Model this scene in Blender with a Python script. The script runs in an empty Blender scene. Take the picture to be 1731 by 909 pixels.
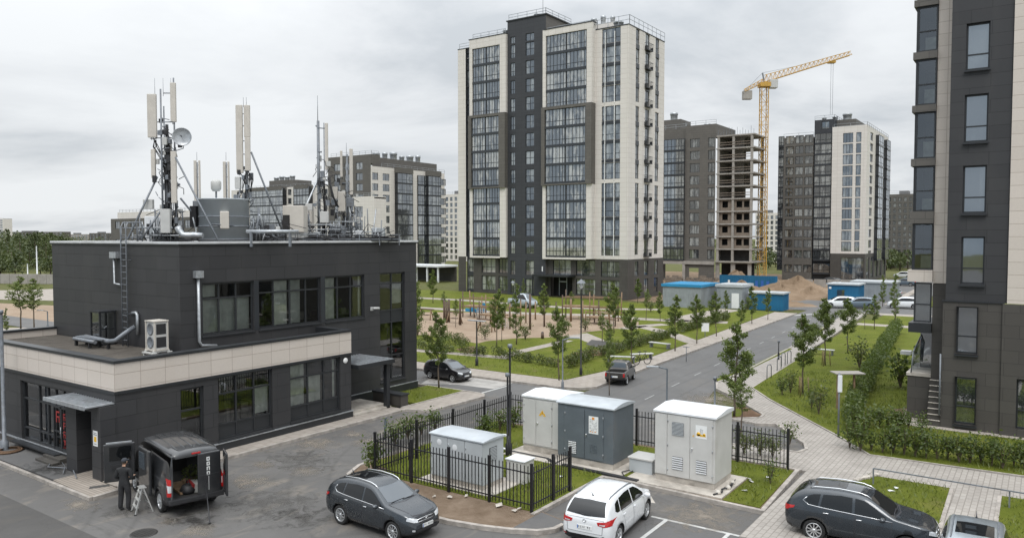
import bpy, bmesh, math, random
from mathutils import Vector, Matrix
from mathutils.bvhtree import BVHTree
R = math.radians
rnd = random.Random(7)
C = bpy.context.scene.collection
scene = bpy.context.scene

# ---------------------------------------------------------------- camera
CAM_H = 9.6
FOC = 1296.0 / 1731.0
TILT = math.atan((454.5 - 400.0) / 1296.0)
YAW = math.atan2(.572, .82)
cam_d = bpy.data.cameras.new('camera')
cam_d.sensor_width = 36.0
cam_d.lens = 36.0 * FOC
cam_d.clip_start = 0.1
cam_d.clip_end = 6000
cam = bpy.data.objects.new('camera', cam_d)
C.objects.link(cam)
cam.location = (0, 0, CAM_H)
cam.rotation_euler = (R(90) - TILT, 0, YAW)
scene.camera = cam

# ---------------------------------------------------------------- world, sun, exposure
SUN_EL, SUN_AZ = 52.0, 150.0            # azimuth clockwise from +y: light from the right, behind the camera
world = bpy.data.worlds.new('World')
scene.world = world
world.use_nodes = True
nt = world.node_tree
nt.nodes.clear()
def N(t, **kw):
    n = nt.nodes.new(t)
    for k, v in kw.items():
        if k.startswith('i_'):
            n.inputs[k[2:].replace('_', ' ')].default_value = v
        else:
            setattr(n, k, v)
    return n
def Lk(a, b): nt.links.new(a, b)
sky = N('ShaderNodeTexSky', sky_type='NISHITA', sun_disc=False)
sky.sun_elevation = R(SUN_EL); sky.sun_rotation = R(SUN_AZ)
tc = N('ShaderNodeTexCoord')
sep = N('ShaderNodeSeparateXYZ'); Lk(tc.outputs['Generated'], sep.inputs[0])
def wm(op, a, b=None, c=None):
    n = N('ShaderNodeMath', operation=op)
    for i, v in enumerate((a, b, c)):
        if v is None: continue
        if isinstance(v, (int, float)): n.inputs[i].default_value = v
        else: Lk(v, n.inputs[i])
    return n.outputs[0]
zc = wm('MAXIMUM', sep.outputs[2], 0.0)
zd = wm('ADD', zc, 0.17)
cx = wm('DIVIDE', sep.outputs[0], zd)
cyy = wm('DIVIDE', sep.outputs[1], zd)
comb = N('ShaderNodeCombineXYZ'); Lk(cx, comb.inputs[0]); Lk(cyy, comb.inputs[1])
n1 = N('ShaderNodeTexNoise'); n1.inputs['Scale'].default_value = 0.75; n1.inputs['Detail'].default_value = 7; n1.inputs['Roughness'].default_value = .56; n1.inputs['Distortion'].default_value = .3
Lk(comb.outputs[0], n1.inputs['Vector'])
n2 = N('ShaderNodeTexNoise'); n2.inputs['Scale'].default_value = 0.22; n2.inputs['Detail'].default_value = 3
Lk(comb.outputs[0], n2.inputs['Vector'])
mixn = wm('ADD', wm('MULTIPLY', n1.outputs[0], .68), wm('MULTIPLY', n2.outputs[0], .32))
ramp = N('ShaderNodeValToRGB')
e = ramp.color_ramp.elements
e[0].position = .41; e[0].color = (.565, .60, .635, 1)
e[1].position = .575; e[1].color = (.84, .865, .885, 1)
m_ = ramp.color_ramp.elements.new(.49); m_.color = (.74, .765, .79, 1)
Lk(mixn, ramp.inputs[0])
# overcast sky: brighter towards the zenith than at the horizon
bri = wm('MULTIPLY', wm('ADD', 1.0, wm('MULTIPLY', wm('POWER', zc, 2.2), 3.0)), 10.3)
vm = N('ShaderNodeVectorMath', operation='SCALE'); Lk(ramp.outputs[0], vm.inputs[0]); Lk(bri, vm.inputs['Scale'])
mx = N('ShaderNodeMix', data_type='RGBA'); mx.inputs[0].default_value = .04
Lk(vm.outputs[0], mx.inputs[6]); Lk(sky.outputs[0], mx.inputs[7])
# a break in the clouds behind the camera
gap = wm('MINIMUM', wm('MAXIMUM', wm('MULTIPLY', wm('SUBTRACT', wm('ADD', wm('MULTIPLY', sep.outputs[1], -1.0), wm('MULTIPLY', n2.outputs[0], .9)), 1.14), 3.0), 0.0), .55)
mg = N('ShaderNodeMix', data_type='RGBA'); Lk(gap, mg.inputs[0]); Lk(mx.outputs[2], mg.inputs[6]); mg.inputs[7].default_value = (3.6, 4.9, 6.2, 1)
bg = N('ShaderNodeBackground'); bg.inputs[1].default_value = 0.1
Lk(mg.outputs[2], bg.inputs[0])
wo = N('ShaderNodeOutputWorld'); Lk(bg.outputs[0], wo.inputs[0])

sun_d = bpy.data.lights.new('sun', 'SUN')
sun_d.energy = 1.35; sun_d.angle = R(24); sun_d.color = (1, .965, .92)
sun = bpy.data.objects.new('sun', sun_d); C.objects.link(sun)
sd = Vector((math.cos(R(SUN_EL)) * math.sin(R(SUN_AZ)), math.cos(R(SUN_EL)) * math.cos(R(SUN_AZ)), math.sin(R(SUN_EL))))
sun.rotation_euler = sd.to_track_quat('Z', 'Y').to_euler()
scene.view_settings.view_transform = 'Standard'
scene.view_settings.look = 'None'
scene.view_settings.exposure = 0.0
scene.view_settings.gamma = 1.0
scene.view_settings.use_curve_mapping = False
scene.cycles.max_bounces = 6
scene.cycles.transparent_max_bounces = 10

# ---------------------------------------------------------------- survey helpers (photo pixel -> point of the place)
ct, st_, cy_, sy_ = math.cos(TILT), math.sin(TILT), math.cos(YAW), math.sin(YAW)
def ray(px, py):
    X = (px - 865.5) / 1296.0; V = -(py - 454.5) / 1296.0
    Y = ct + V * st_; Z = -st_ + V * ct
    return X * cy_ - Y * sy_, X * sy_ + Y * cy_, Z
def P(px, py, z=0.0):
    r = ray(px, py); t = (z - CAM_H) / r[2]
    return (r[0] * t, r[1] * t)
def Pm(px, d):                       # ground point in the column px at depth d
    X = (px - 865.5) / 1296.0 * d
    return (X * cy_ - d * sy_, X * sy_ + d * cy_)
def zat(py, d): return CAM_H + d * ((400.0 - py) / 1296.0)

# ---------------------------------------------------------------- materials
MATS = {}
def srgb(h):
    h = h.lstrip('#'); c = [int(h[i:i + 2], 16) / 255 for i in (0, 2, 4)]
    return tuple(x / 12.92 if x <= .04045 else ((x + .055) / 1.055) ** 2.4 for x in c)
class NT:
    def __init__(s, name):
        s.m = bpy.data.materials.new(name); s.m.use_nodes = True
        s.t = s.m.node_tree; s.t.nodes.clear()
        s.out = s.n('ShaderNodeOutputMaterial')
    def n(s, t, **kw):
        x = s.t.nodes.new(t)
        for k, v in kw.items(): setattr(x, k, v)
        return x
    def l(s, a, b): s.t.links.new(a, b)
    def math(s, op, a, b=None):
        x = s.n('ShaderNodeMath', operation=op)
        for i, v in enumerate((a, b)):
            if v is None: continue
            if isinstance(v, (int, float)): x.inputs[i].default_value = v
            else: s.l(v, x.inputs[i])
        return x.outputs[0]
    def coord(s, kind='Object'): return s.n('ShaderNodeTexCoord').outputs[kind]
    def noise(s, vec, scale, detail=4, rough=.55, dist=0, stretch=None):
        if stretch:
            mp = s.n('ShaderNodeMapping'); mp.inputs['Scale'].default_value = stretch
            s.l(vec, mp.inputs[0]); vec = mp.outputs[0]
        x = s.n('ShaderNodeTexNoise'); s.l(vec, x.inputs['Vector'])
        x.inputs['Scale'].default_value = scale; x.inputs['Detail'].default_value = detail
        x.inputs['Roughness'].default_value = rough; x.inputs['Distortion'].default_value = dist
        return x.outputs[0]
    def ramp(s, fac, stops):
        x = s.n('ShaderNodeValToRGB'); el = x.color_ramp.elements
        while len(el) < len(stops): el.new(.5)
        for e_, (p, c) in zip(el, stops):
            e_.position = p; e_.color = (*c[:3], 1) if len(c) >= 3 else (c[0],) * 3 + (1,)
        s.l(fac, x.inputs[0]); return x.outputs[0]
    def mix(s, fac, a, b, blend='MIX'):
        x = s.n('ShaderNodeMix', data_type='RGBA', blend_type=blend)
        for i, v in ((0, fac), (6, a), (7, b)):
            if isinstance(v, (int, float)): x.inputs[i].default_value = v
            elif isinstance(v, tuple): x.inputs[i].default_value = (*v[:3], 1)
            else: s.l(v, x.inputs[i])
        return x.outputs[2]
    def bsdf(s, col, rough=.6, metal=0., spec=.5, bump=None, bstr=.3, bdist=.02, coat=0., alpha=None):
        b = s.n('ShaderNodeBsdfPrincipled')
        if isinstance(col, tuple): b.inputs['Base Color'].default_value = (*col[:3], 1)
        else: s.l(col, b.inputs['Base Color'])
        if isinstance(rough, (int, float)): b.inputs['Roughness'].default_value = rough
        else: s.l(rough, b.inputs['Roughness'])
        b.inputs['Metallic'].default_value = metal
        b.inputs['Specular IOR Level'].default_value = spec
        b.inputs['Coat Weight'].default_value = coat; b.inputs['Coat Roughness'].default_value = .04
        if bump is not None:
            k = s.n('ShaderNodeBump'); k.inputs['Strength'].default_value = bstr; k.inputs['Distance'].default_value = bdist
            s.l(bump, k.inputs['Height']); s.l(k.outputs[0], b.inputs['Normal'])
        s.l(b.outputs[0], s.out.inputs[0]); return b
def plain(name, col, rough=.6, metal=0., var=.12, scale=3., bump=0., spec=.5, coat=0., dirt=0., dirtcol=(.12, .10, .08)):
    """a slightly uneven surface of one colour"""
    t = NT(name); v = t.coord()
    f = t.noise(v, scale, 5)
    a = tuple(max(0, x * (1 - var)) for x in col); b = tuple(min(1, x * (1 + var)) for x in col)
    c = t.ramp(f, [(.3, a), (.7, b)])
    if dirt:
        d = t.noise(v, scale * .35, 6, .65, .6)
        c = t.mix(t.math('MULTIPLY', t.math('SMOOTH_MIN', t.math('MULTIPLY', t.math('MAXIMUM', t.math('SUBTRACT', d, .5), 0.), 5.), 1.), dirt), c, dirtcol)
    t.bsdf(c, rough, metal, spec, bump=t.noise(v, scale * 9, 3) if bump else None, bstr=bump, coat=coat)
    MATS[name] = t.m; return t.m
def panels(name, cols, mortar, bw, bh, off=.0, joint=.012, rough=.55, var=.5, stain=.25, spec=.4, swap=False, flat=False, stainc=(.10, .09, .08), bump=.25):
    """cladding panels / pavers with joints, in object space; both wall directions share one unwrapped length"""
    t = NT(name); v = t.coord()
    s = t.n('ShaderNodeSeparateXYZ'); t.l(v, s.inputs[0])
    c = t.n('ShaderNodeCombineXYZ')
    if flat:
        a_, b_ = (1, 0) if swap else (0, 1)
        t.l(s.outputs[a_], c.inputs[0]); t.l(s.outputs[b_], c.inputs[1])
    else:
        t.l(t.math('ADD', s.outputs[0], s.outputs[1]), c.inputs[0]); t.l(s.outputs[2], c.inputs[1])
    br = t.n('ShaderNodeTexBrick'); t.l(c.outputs[0], br.inputs['Vector'])
    br.offset = off; br.inputs['Scale'].default_value = 1.0
    br.inputs['Brick Width'].default_value = bw; br.inputs['Row Height'].default_value = bh
    br.inputs['Mortar Size'].default_value = joint; br.inputs['Mortar Smooth'].default_value = .1
    br.inputs['Color1'].default_value = (*cols[0], 1); br.inputs['Color2'].default_value = (*cols[1], 1)
    br.inputs['Mortar'].default_value = (*mortar, 1); br.inputs['Bias'].default_value = 0
    col = br.outputs[0]
    f = t.noise(v, .55, 6, .6, .4, stretch=None if flat else (1.3, 1.3, .4))
    col = t.mix(t.math('MULTIPLY', t.math('MAXIMUM', t.math('SUBTRACT', f, .48), 0.), stain * 4), col, stainc)
    g = t.noise(v, 14., 3)
    col = t.mix(t.math('MULTIPLY', g, .16), col, tuple(min(1., x * 1.9) for x in cols[0]))
    hgt = t.math('SUBTRACT', t.math('MULTIPLY', g, .12), br.outputs['Fac'])
    t.bsdf(col, rough, 0, spec, bump=hgt, bstr=bump, bdist=.012)
    MATS[name] = t.m; return t.m

# ---------------------------------------------------------------- mesh builder
class MB:
    def __init__(s): s.v = []; s.f = []; s.m = []; s.s = []
    def add(s, vs, fs, mi=0, sm=False):
        o = len(s.v); s.v += [tuple(p) for p in vs]
        for f in fs:
            s.f.append([i + o for i in f]); s.m.append(mi); s.s.append(sm)
        return s
    def poly(s, pts, mi=0): return s.add(pts, [list(range(len(pts)))], mi)
    def box(s, x0, x1, y0, y1, z0, z1, mi=0):
        if x0 > x1: x0, x1 = x1, x0
        if y0 > y1: y0, y1 = y1, y0
        if z0 > z1: z0, z1 = z1, z0
        v = [(x0, y0, z0), (x1, y0, z0), (x1, y1, z0), (x0, y1, z0), (x0, y0, z1), (x1, y0, z1), (x1, y1, z1), (x0, y1, z1)]
        return s.add(v, [[0, 3, 2, 1], [4, 5, 6, 7], [0, 1, 5, 4], [1, 2, 6, 5], [2, 3, 7, 6], [3, 0, 4, 7]], mi)
    def bar(s, a, b, w, h=None, mi=0, up=(0, 0, 1)):
        a = Vector(a); b = Vector(b); h = h or w
        d = (b - a).normalized(); u = Vector(up)
        if abs(d.dot(u)) > .98: u = Vector((1, 0, 0))
        x = d.cross(u).normalized() * (w / 2); y = x.cross(d).normalized() * (h / 2)
        v = [a - x - y, a + x - y, a + x + y, a - x + y, b - x - y, b + x - y, b + x + y, b - x + y]
        return s.add(v, [[0, 3, 2, 1], [4, 5, 6, 7], [0, 1, 5, 4], [1, 2, 6, 5], [2, 3, 7, 6], [3, 0, 4, 7]], mi)
    def path(s, pts, r, n=8, mi=0, cap=True):
        pts = [Vector(p) for p in pts]; k = len(pts)
        rs = r if isinstance(r, (list, tuple)) else [r] * k
        vs = []; fs = []; px = None
        for i, p in enumerate(pts):
            d = (pts[min(i + 1, k - 1)] - pts[max(i - 1, 0)]).normalized()
            if px is None:
                u = Vector((0, 0, 1)) if abs(d.z) < .9 else Vector((1, 0, 0)); px = d.cross(u).normalized()
            px = (px - d * px.dot(d)).normalized(); py = d.cross(px)
            for j in range(n):
                a = 2 * math.pi * j / n
                vs.append(p + (px * math.cos(a) + py * math.sin(a)) * rs[i])
        for i in range(k - 1):
            for j in range(n):
                fs.append([i * n + j, i * n + (j + 1) % n, (i + 1) * n + (j + 1) % n, (i + 1) * n + j])
        s.add(vs, fs, mi, True)
        if cap:
            o = len(s.v) - len(vs)
            s.f.append([o + j for j in range(n)][::-1]); s.m.append(mi); s.s.append(False)
            s.f.append([o + (k - 1) * n + j for j in range(n)]); s.m.append(mi); s.s.append(False)
        return s
    def tube(s, a, b, r0, r1=None, n=8, mi=0): return s.path([a, b], [r0, r0 if r1 is None else r1], n, mi)
    def prism(s, poly, z0, z1, mi=0, side=None):
        n = len(poly); side = mi if side is None else side
        ar = sum(poly[i][0] * poly[(i + 1) % n][1] - poly[(i + 1) % n][0] * poly[i][1] for i in range(n))
        if ar < 0: poly = list(poly)[::-1]
        s.add([(x, y, z1) for x, y in poly], [list(range(n))], mi)
        s.add([(x, y, z0) for x, y in poly] + [(x, y, z1) for x, y in poly], [[i, (i + 1) % n, n + (i + 1) % n, n + i] for i in range(n)], side)
        return s
    def lathe(s, prof, n=24, o=(0, 0, 0), axis='z', mi=0, sm=True):
        vs = []; fs = []
        for r, h in prof:
            for j in range(n):
                a = 2 * math.pi * j / n; c, d = r * math.cos(a), r * math.sin(a)
                p = (c, d, h) if axis == 'z' else ((h, c, d) if axis == 'x' else (d, h, c))
                vs.append((p[0] + o[0], p[1] + o[1], p[2] + o[2]))
        for i in range(len(prof) - 1):
            for j in range(n):
                fs.append([i * n + j, i * n + (j + 1) % n, (i + 1) * n + (j + 1) % n, (i + 1) * n + j])
        return s.add(vs, fs, mi, sm)
    def strip(s, pts, w, z0, z1, mi=0, close=False):
        """a kerb / path of width w along a polyline"""
        n = len(pts); L = []; Rr = []
        for i in range(n):
            p = Vector(pts[i])
            a = Vector(pts[i - 1]) if (i or close) else p
            b = Vector(pts[(i + 1) % n]) if (i < n - 1 or close) else p
            d1 = (p - a).normalized() if (p - a).length > 1e-6 else None
            d2 = (b - p).normalized() if (b - p).length > 1e-6 else None
            t = ((d1 or d2) + (d2 or d1)).normalized(); nn = Vector((-t.y, t.x))
            k = 1 / max(.5, nn.dot(Vector((-(d1 or d2).y, (d1 or d2).x))))
            L.append(p + nn * w / 2 * k); Rr.append(p - nn * w / 2 * k)
        m = n if close else n - 1
        for i in range(m):
            j = (i + 1) % n
            q = [Rr[i], Rr[j], L[j], L[i]]
            s.add([(p.x, p.y, z0) for p in q] + [(p.x, p.y, z1) for p in q], [[4, 5, 6, 7], [0, 1, 5, 4], [2, 3, 7, 6]] + ([[3, 0, 4, 7]] if i == 0 and not close else []) + ([[1, 2, 6, 5]] if i == m - 1 and not close else []), mi)
        return s
    def wall(s, axis, at, a0, a1, z0, z1, holes, face, depth=.12, mi=0, rmi=None):
        """a wall plane with openings and their reveals. axis 'y': plane y=at (a = x); face = -1/+1 the side it looks to"""
        rmi = mi if rmi is None else rmi
        as_ = sorted({a0, a1, *[min(max(h[i], a0), a1) for h in holes for i in (0, 1)]})
        zs = sorted({z0, z1, *[min(max(h[i], z0), z1) for h in holes for i in (2, 3)]})
        def pt(a, z, d=0.): return (a, at - face * d, z) if axis == 'y' else (at - face * d, a, z)
        flip = (axis == 'y') == (face > 0)
        def q(p):
            s.add(p, [[3, 2, 1, 0] if flip else [0, 1, 2, 3]], mi)
        for i in range(len(as_) - 1):
            k = 0
            while k < len(zs) - 1:
                ca = (as_[i] + as_[i + 1]) / 2
                def ishole(kk): 
                    cz = (zs[kk] + zs[kk + 1]) / 2
                    return any(h[0] < ca < h[1] and h[2] < cz < h[3] for h in holes)
                if ishole(k): k += 1; continue
                e = k
                while e + 1 < len(zs) - 1 and not ishole(e + 1): e += 1
                q([pt(as_[i], zs[k]), pt(as_[i + 1], zs[k]), pt(as_[i + 1], zs[e + 1]), pt(as_[i], zs[e + 1])])
                k = e + 1
        for h in holes:
            c = [(h[0], h[2]), (h[1], h[2]), (h[1], h[3]), (h[0], h[3])]
            for i in range(4):
                p0, p1 = c[i], c[(i + 1) % 4]
                s.add([pt(*p0), pt(*p1), pt(*p1, depth), pt(*p0, depth)], [[0, 3, 2, 1] if flip else [0, 1, 2, 3]], rmi)
        return s
    def build(s, name, mats, parent=None, loc=(0, 0, 0), rot=(0, 0, 0), bevel=0., smooth=False):
        me = bpy.data.meshes.new(name)
        me.from_pydata(s.v, [], s.f)
        if not isinstance(mats, (list, tuple)): mats = [mats]
        for m in mats: me.materials.append(m)
        if s.f:
            me.polygons.foreach_set('material_index', s.m)
            me.polygons.foreach_set('use_smooth', [True] * len(s.f) if smooth else s.s)
        if bevel:
            bm = bmesh.new(); bm.from_mesh(me)
            es = [e for e in bm.edges if len(e.link_faces) == 2 and e.calc_face_angle(0) > .6]
            bmesh.ops.bevel(bm, geom=es, offset=bevel, segments=2, affect='EDGES', profile=.6, clamp_overlap=True)
            bm.to_mesh(me); bm.free()
        me.update()
        return link(name, me, parent, loc, rot)
def link(name, me, parent=None, loc=(0, 0, 0), rot=(0, 0, 0)):
    o = bpy.data.objects.new(name, me); C.objects.link(o)
    o.location = loc; o.rotation_euler = rot
    if parent: o.parent = parent
    return o
def tag(o, label=None, cat=None, group=None, kind=None):
    if label: o['label'] = label
    if cat: o['category'] = cat
    if group: o['group'] = group
    if kind: o['kind'] = kind
    return o
def thing(name, loc, label, cat, group=None, rz=0.):
    o = bpy.data.objects.new(name, None); o.empty_display_size = .2
    C.objects.link(o); o.location = (loc[0], loc[1], loc[2] if len(loc) > 2 else 0); o.rotation_euler = (0, 0, rz)
    return tag(o, label, cat, group)
def dup(o, loc=None, rz=None, label=None, group=None, parent=None, scale=None):
    c = o.copy(); C.objects.link(c)
    if parent: c.parent = parent
    if loc is not None: c.location = (loc[0], loc[1], loc[2] if len(loc) > 2 else 0)
    if rz is not None: c.rotation_euler = (0, 0, rz)
    if scale is not None: c.scale = (scale,) * 3 if isinstance(scale, (int, float)) else scale
    if label: c['label'] = label
    if group: c['group'] = group
    for ch in list(o.children): dup(ch, parent=c)
    return c
def struct(o): o['kind'] = 'structure'; return o
# ---------------------------------------------------------------- material palette
def asphalt(name, base, sandy=.5, wear=1., arcs=()):
    t = NT(name); v = t.coord()
    g = t.noise(v, 55., 2, .8)
    big = t.noise(v, .16, 6, .62, .5)
    mid = t.noise(v, .9, 6, .65, .8, stretch=(1, .45, 1))
    c = t.ramp(g, [(.25, tuple(x * .72 for x in base)), (.75, tuple(x * 1.28 for x in base))])
    c = t.mix(t.math('MULTIPLY', t.math('MAXIMUM', t.math('SUBTRACT', big, .45), 0.), 2.2 * wear), c, tuple(x * 1.5 for x in base))
    c = t.mix(t.math('MULTIPLY', t.math('MAXIMUM', t.math('SUBTRACT', mid, .53), 0.), 2.6 * sandy), c, (.30, .255, .20))
    dk = t.noise(v, .5, 5, .7, 1.4, stretch=(.5, 1.3, 1))
    c = t.mix(t.math('MULTIPLY', t.math('MAXIMUM', t.math('SUBTRACT', dk, .57), 0.), 3.4 * wear), c, tuple(x * .55 for x in base))
    # fine cracks
    vo = t.n('ShaderNodeTexVoronoi', feature='DISTANCE_TO_EDGE'); vo.inputs['Scale'].default_value = .22
    wv = t.n('ShaderNodeVectorMath', operation='ADD'); t.l(v, wv.inputs[0])
    nz = t.n('ShaderNodeTexNoise'); nz.inputs['Scale'].default_value = .9; nz.inputs['Detail'].default_value = 6; t.l(v, nz.inputs['Vector'])
    sc = t.n('ShaderNodeVectorMath', operation='SCALE'); t.l(nz.outputs[1], sc.inputs[0]); sc.inputs['Scale'].default_value = 2.2
    t.l(sc.outputs[0], wv.inputs[1]); t.l(wv.outputs[0], vo.inputs['Vector'])
    cr = t.math('MULTIPLY', t.math('LESS_THAN', vo.outputs['Distance'], .0016), .4)
    c = t.mix(cr, c, (.035, .033, .03))
    for (ax, ay, ar) in arcs:      # faint tyre tracks
        vs = t.n('ShaderNodeVectorMath', operation='SUBTRACT'); t.l(v, vs.inputs[0]); vs.inputs[1].default_value = (ax, ay, 0)
        ln = t.n('ShaderNodeVectorMath', operation='LENGTH'); t.l(vs.outputs[0], ln.inputs[0])
        bnd = t.math('SUBTRACT', 1., t.math('MULTIPLY', t.math('ABSOLUTE', t.math('SUBTRACT', ln.outputs['Value'], ar)), 7.))
        c = t.mix(t.math('MULTIPLY', t.math('MULTIPLY', t.math('MAXIMUM', bnd, 0.), .75), t.math('MULTIPLY', mid, big)), c, tuple(x * .3 for x in base))
    t.bsdf(c, t.ramp(mid, [(.3, (.72,)), (.7, (.92,))]), 0, .35, bump=g, bstr=.25, bdist=.01)
    MATS[name] = t.m; return t.m
M_ASPH = asphalt('yard_asphalt', (.102, .098, .094), .85, 1., ((-14, 30, 13.2), (-14, 30, 14.7), (-40, 40, 22.5), (-40, 40, 24.0), (-33, 4, 11), (-33, 4, 12.5), (-5, 6, 17.2), (-5, 6, 18.7)))
M_ROAD = asphalt('road_asphalt', (.112, .110, .108), .3, .8, ((180, 55, 200.4), (180, 55, 201.9), (180, 55, 198.3), (180, 55, 199.6)))
M_DARKASPH = asphalt('dark_asphalt', (.066, .063, .060), .2, .8)
M_PATCH = asphalt('patch_asphalt', (.105, .103, .102), .25, .5)
M_PAVE = panels('brick_paving', ((.285, .262, .238), (.335, .31, .282)), (.20, .182, .162), .40, .20, .5, .016, .8, flat=True, swap=True, stain=.35, spec=.2, bump=.5)
M_SIDE = panels('sidewalk_paving', ((.285, .255, .225), (.33, .295, .26)), (.20, .175, .15), .5, .5, .5, .018, .85, flat=True, stain=.25, spec=.2, bump=.4)
M_KERB = plain('kerb_concrete', (.33, .30, .27), .85, var=.3, scale=3, bump=.3, dirt=.45)
M_CONC = plain('pad_concrete', (.42, .385, .34), .85, var=.25, scale=2, bump=.3, dirt=.5)
M_DASH = plain('worn_road_paint', (.27, .27, .265), .8, var=.3, scale=9)
M_LINE = plain('road_paint', (.46, .46, .445), .7, var=.12, scale=14, dirt=.5, dirtcol=(.25, .24, .23))
def grassmat(name, a, b, c3):
    t = NT(name); v = t.coord()
    f = t.noise(v, .45, 6, .62, .4); g = t.noise(v, 9., 4, .7); h = t.noise(v, 45., 2, .8)
    c = t.ramp(f, [(.30, a), (.52, b), (.74, c3)])
    c = t.mix(t.math('MULTIPLY', g, .55), c, t.ramp(h, [(.3, tuple(x * .5 for x in a)), (.7, tuple(x * 1.25 for x in b))]))
    d = t.noise(v, .8, 6, .7, .6)
    c = t.mix(t.math('MULTIPLY', t.math('MAXIMUM', t.math('SUBTRACT', d, .55), 0.), 3.2), c, (.17, .135, .07))
    t.bsdf(c, .9, 0, .15, bump=t.math('ADD', h, g), bstr=.8, bdist=.05)
    MATS[name] = t.m; return t.m
M_GRASS = grassmat('lawn_grass', (.082, .104, .012), (.122, .144, .018), (.168, .176, .034))
M_FARG = grassmat('field_grass', (.075, .085, .025), (.10, .105, .035), (.16, .145, .07))
def soil(name, a, b, c3, sc=1.):
    t = NT(name); v = t.coord()
    f = t.noise(v, .8 * sc, 7, .65, .5); g = t.noise(v, 18. * sc, 4, .7)
    c = t.ramp(f, [(.3, a), (.5, b), (.7, c3)])
    c = t.mix(t.math('MULTIPLY', g, .35), c, tuple(x * .5 for x in a))
    t.bsdf(c, .95, 0, .1, bump=t.math('ADD', f, g), bstr=.9, bdist=.06)
    MATS[name] = t.m; return t.m
M_SOIL = soil('bare_soil', (.155, .11, .075), (.215, .16, .115), (.28, .215, .16), 1.6)
M_SAND = soil('play_sand', (.27, .20, .145), (.32, .245, .18), (.37, .29, .22), .5)
M_HEAP = soil('heap_sand', (.17, .12, .08), (.235, .17, .115), (.30, .225, .16), .4)
M_MULCH = soil('mulch', (.12, .075, .05), (.18, .115, .075), (.24, .16, .11), 2)

M_BLACKP = panels('dark_cladding', ((.033, .033, .035), (.041, .041, .043)), (.016, .016, .017), 1.72, .62, .5, .014, .5, stain=.30, spec=.4, stainc=(.07, .067, .063))
M_BLACK2 = panels('dark_tower_cladding', ((.036, .038, .043), (.043, .045, .050)), (.018, .018, .02), 1.2, .62, .0, .014, .55, stain=.05, stainc=(.085, .08, .075))
M_BEIGE = panels('beige_panels', ((.50, .45, .40), (.545, .49, .44)), (.29, .24, .2), 1.06, .60, .0, .012, .6, stain=.12, stainc=(.42, .34, .27))
M_BEIGE2 = panels('beige_tower_panels', ((.58, .545, .505), (.62, .58, .54)), (.42, .375, .33), 1.3, .74, .0, .02, .65, stain=.05, stainc=(.45, .40, .34))
M_BROWN = panels('brown_plinth_tiles', ((.056, .051, .046), (.068, .063, .056)), (.035, .032, .03), 1.2, .6, .5, .014, .6, stain=.12, stainc=(.12, .105, .09))
M_BROWN2 = panels('taupe_tower_panels', ((.098, .091, .082), (.115, .107, .096)), (.07, .065, .06), 1.0, .5, .5, .02, .65, stain=.08, stainc=(.2, .18, .15))
M_FRAME = plain('window_frame_grey', (.026, .028, .031), .4, var=.1, scale=2)
M_TRIM = plain('dark_trim', (.022, .024, .027), .42, var=.15, scale=2)
M_SPAN = plain('spandrel', (.034, .037, .042), .3, var=.1, scale=1)
M_GALV = plain('galvanised_steel', (.40, .42, .44), .42, .55, var=.22, scale=5, dirt=.35, dirtcol=(.2, .18, .16))
M_STEEL = plain('painted_steel', (.175, .19, .21), .5, .2, var=.2, scale=6, dirt=.4)
M_COPING = plain('coping_sheet', (.62, .63, .64), .4, .3, var=.12, scale=1.2, dirt=.3, dirtcol=(.3, .28, .26))
M_RADOME = plain('antenna_radome', (.52, .485, .435), .55, var=.07, scale=2.5, dirt=.2, dirtcol=(.32, .28, .23))
M_GREYBOX = plain('grey_box', (.47, .47, .455), .5, var=.08, scale=2, dirt=.25, dirtcol=(.25, .23, .2))
M_CABLE = plain('black_cable', (.025, .025, .027), .6, var=.2, scale=8)
M_FENCE = plain('fence_black', (.012, .012, .014), .4, var=.25, scale=8)
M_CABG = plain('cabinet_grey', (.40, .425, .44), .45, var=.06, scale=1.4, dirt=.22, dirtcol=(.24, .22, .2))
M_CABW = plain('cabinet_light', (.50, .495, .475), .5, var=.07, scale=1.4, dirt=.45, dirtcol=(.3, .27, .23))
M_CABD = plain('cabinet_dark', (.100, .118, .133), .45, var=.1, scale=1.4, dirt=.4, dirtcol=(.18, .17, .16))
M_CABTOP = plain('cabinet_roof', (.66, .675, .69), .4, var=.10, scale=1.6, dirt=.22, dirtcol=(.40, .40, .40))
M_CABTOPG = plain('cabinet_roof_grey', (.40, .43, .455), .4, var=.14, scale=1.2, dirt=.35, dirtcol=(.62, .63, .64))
M_ROOFING = soil('flat_roofing', (.085, .075, .065), (.115, .103, .09), (.155, .14, .12), 1.)
M_GRAVELR = plain('tower_roofing', (.15, .15, .15), .9, var=.2)
M_WHITE = plain('white_paint', (.76, .76, .75), .45, var=.05, scale=2, dirt=.15)
M_YELLOW = plain('crane_yellow', (.50, .29, .05), .5, var=.12, scale=3, dirt=.3)
M_BLUE = plain('blue_sheet', (.012, .125, .25), .5, var=.14, scale=.6, dirt=.25, dirtcol=(.03, .08, .13))
M_BLUER = plain('blue_roof', (.02, .22, .42), .5, var=.14, scale=.5)
M_CONCB = plain('raw_concrete', (.30, .28, .255), .9, var=.16, scale=1., dirt=.4, dirtcol=(.24, .22, .2))
M_AERATED = panels('block_infill', ((.165, .132, .105), (.205, .168, .135)), (.14, .12, .1), .6, .3, .5, .02, .9, stain=.3)
M_WOOD = plain('play_wood', (.22, .145, .085), .7, var=.25, scale=5)
M_DWOOD = plain('dark_wood', (.10, .065, .045), .7, var=.3, scale=5)
M_TYRE = plain('tyre_rubber', (.018, .018, .018), .8, var=.2, scale=12)
M_RIM = plain('alloy_rim', (.55, .56, .57), .3, .7, var=.1, scale=9)
M_PLASTIC = plain('black_plastic', (.022, .022, .024), .55, var=.15, scale=8)
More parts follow.
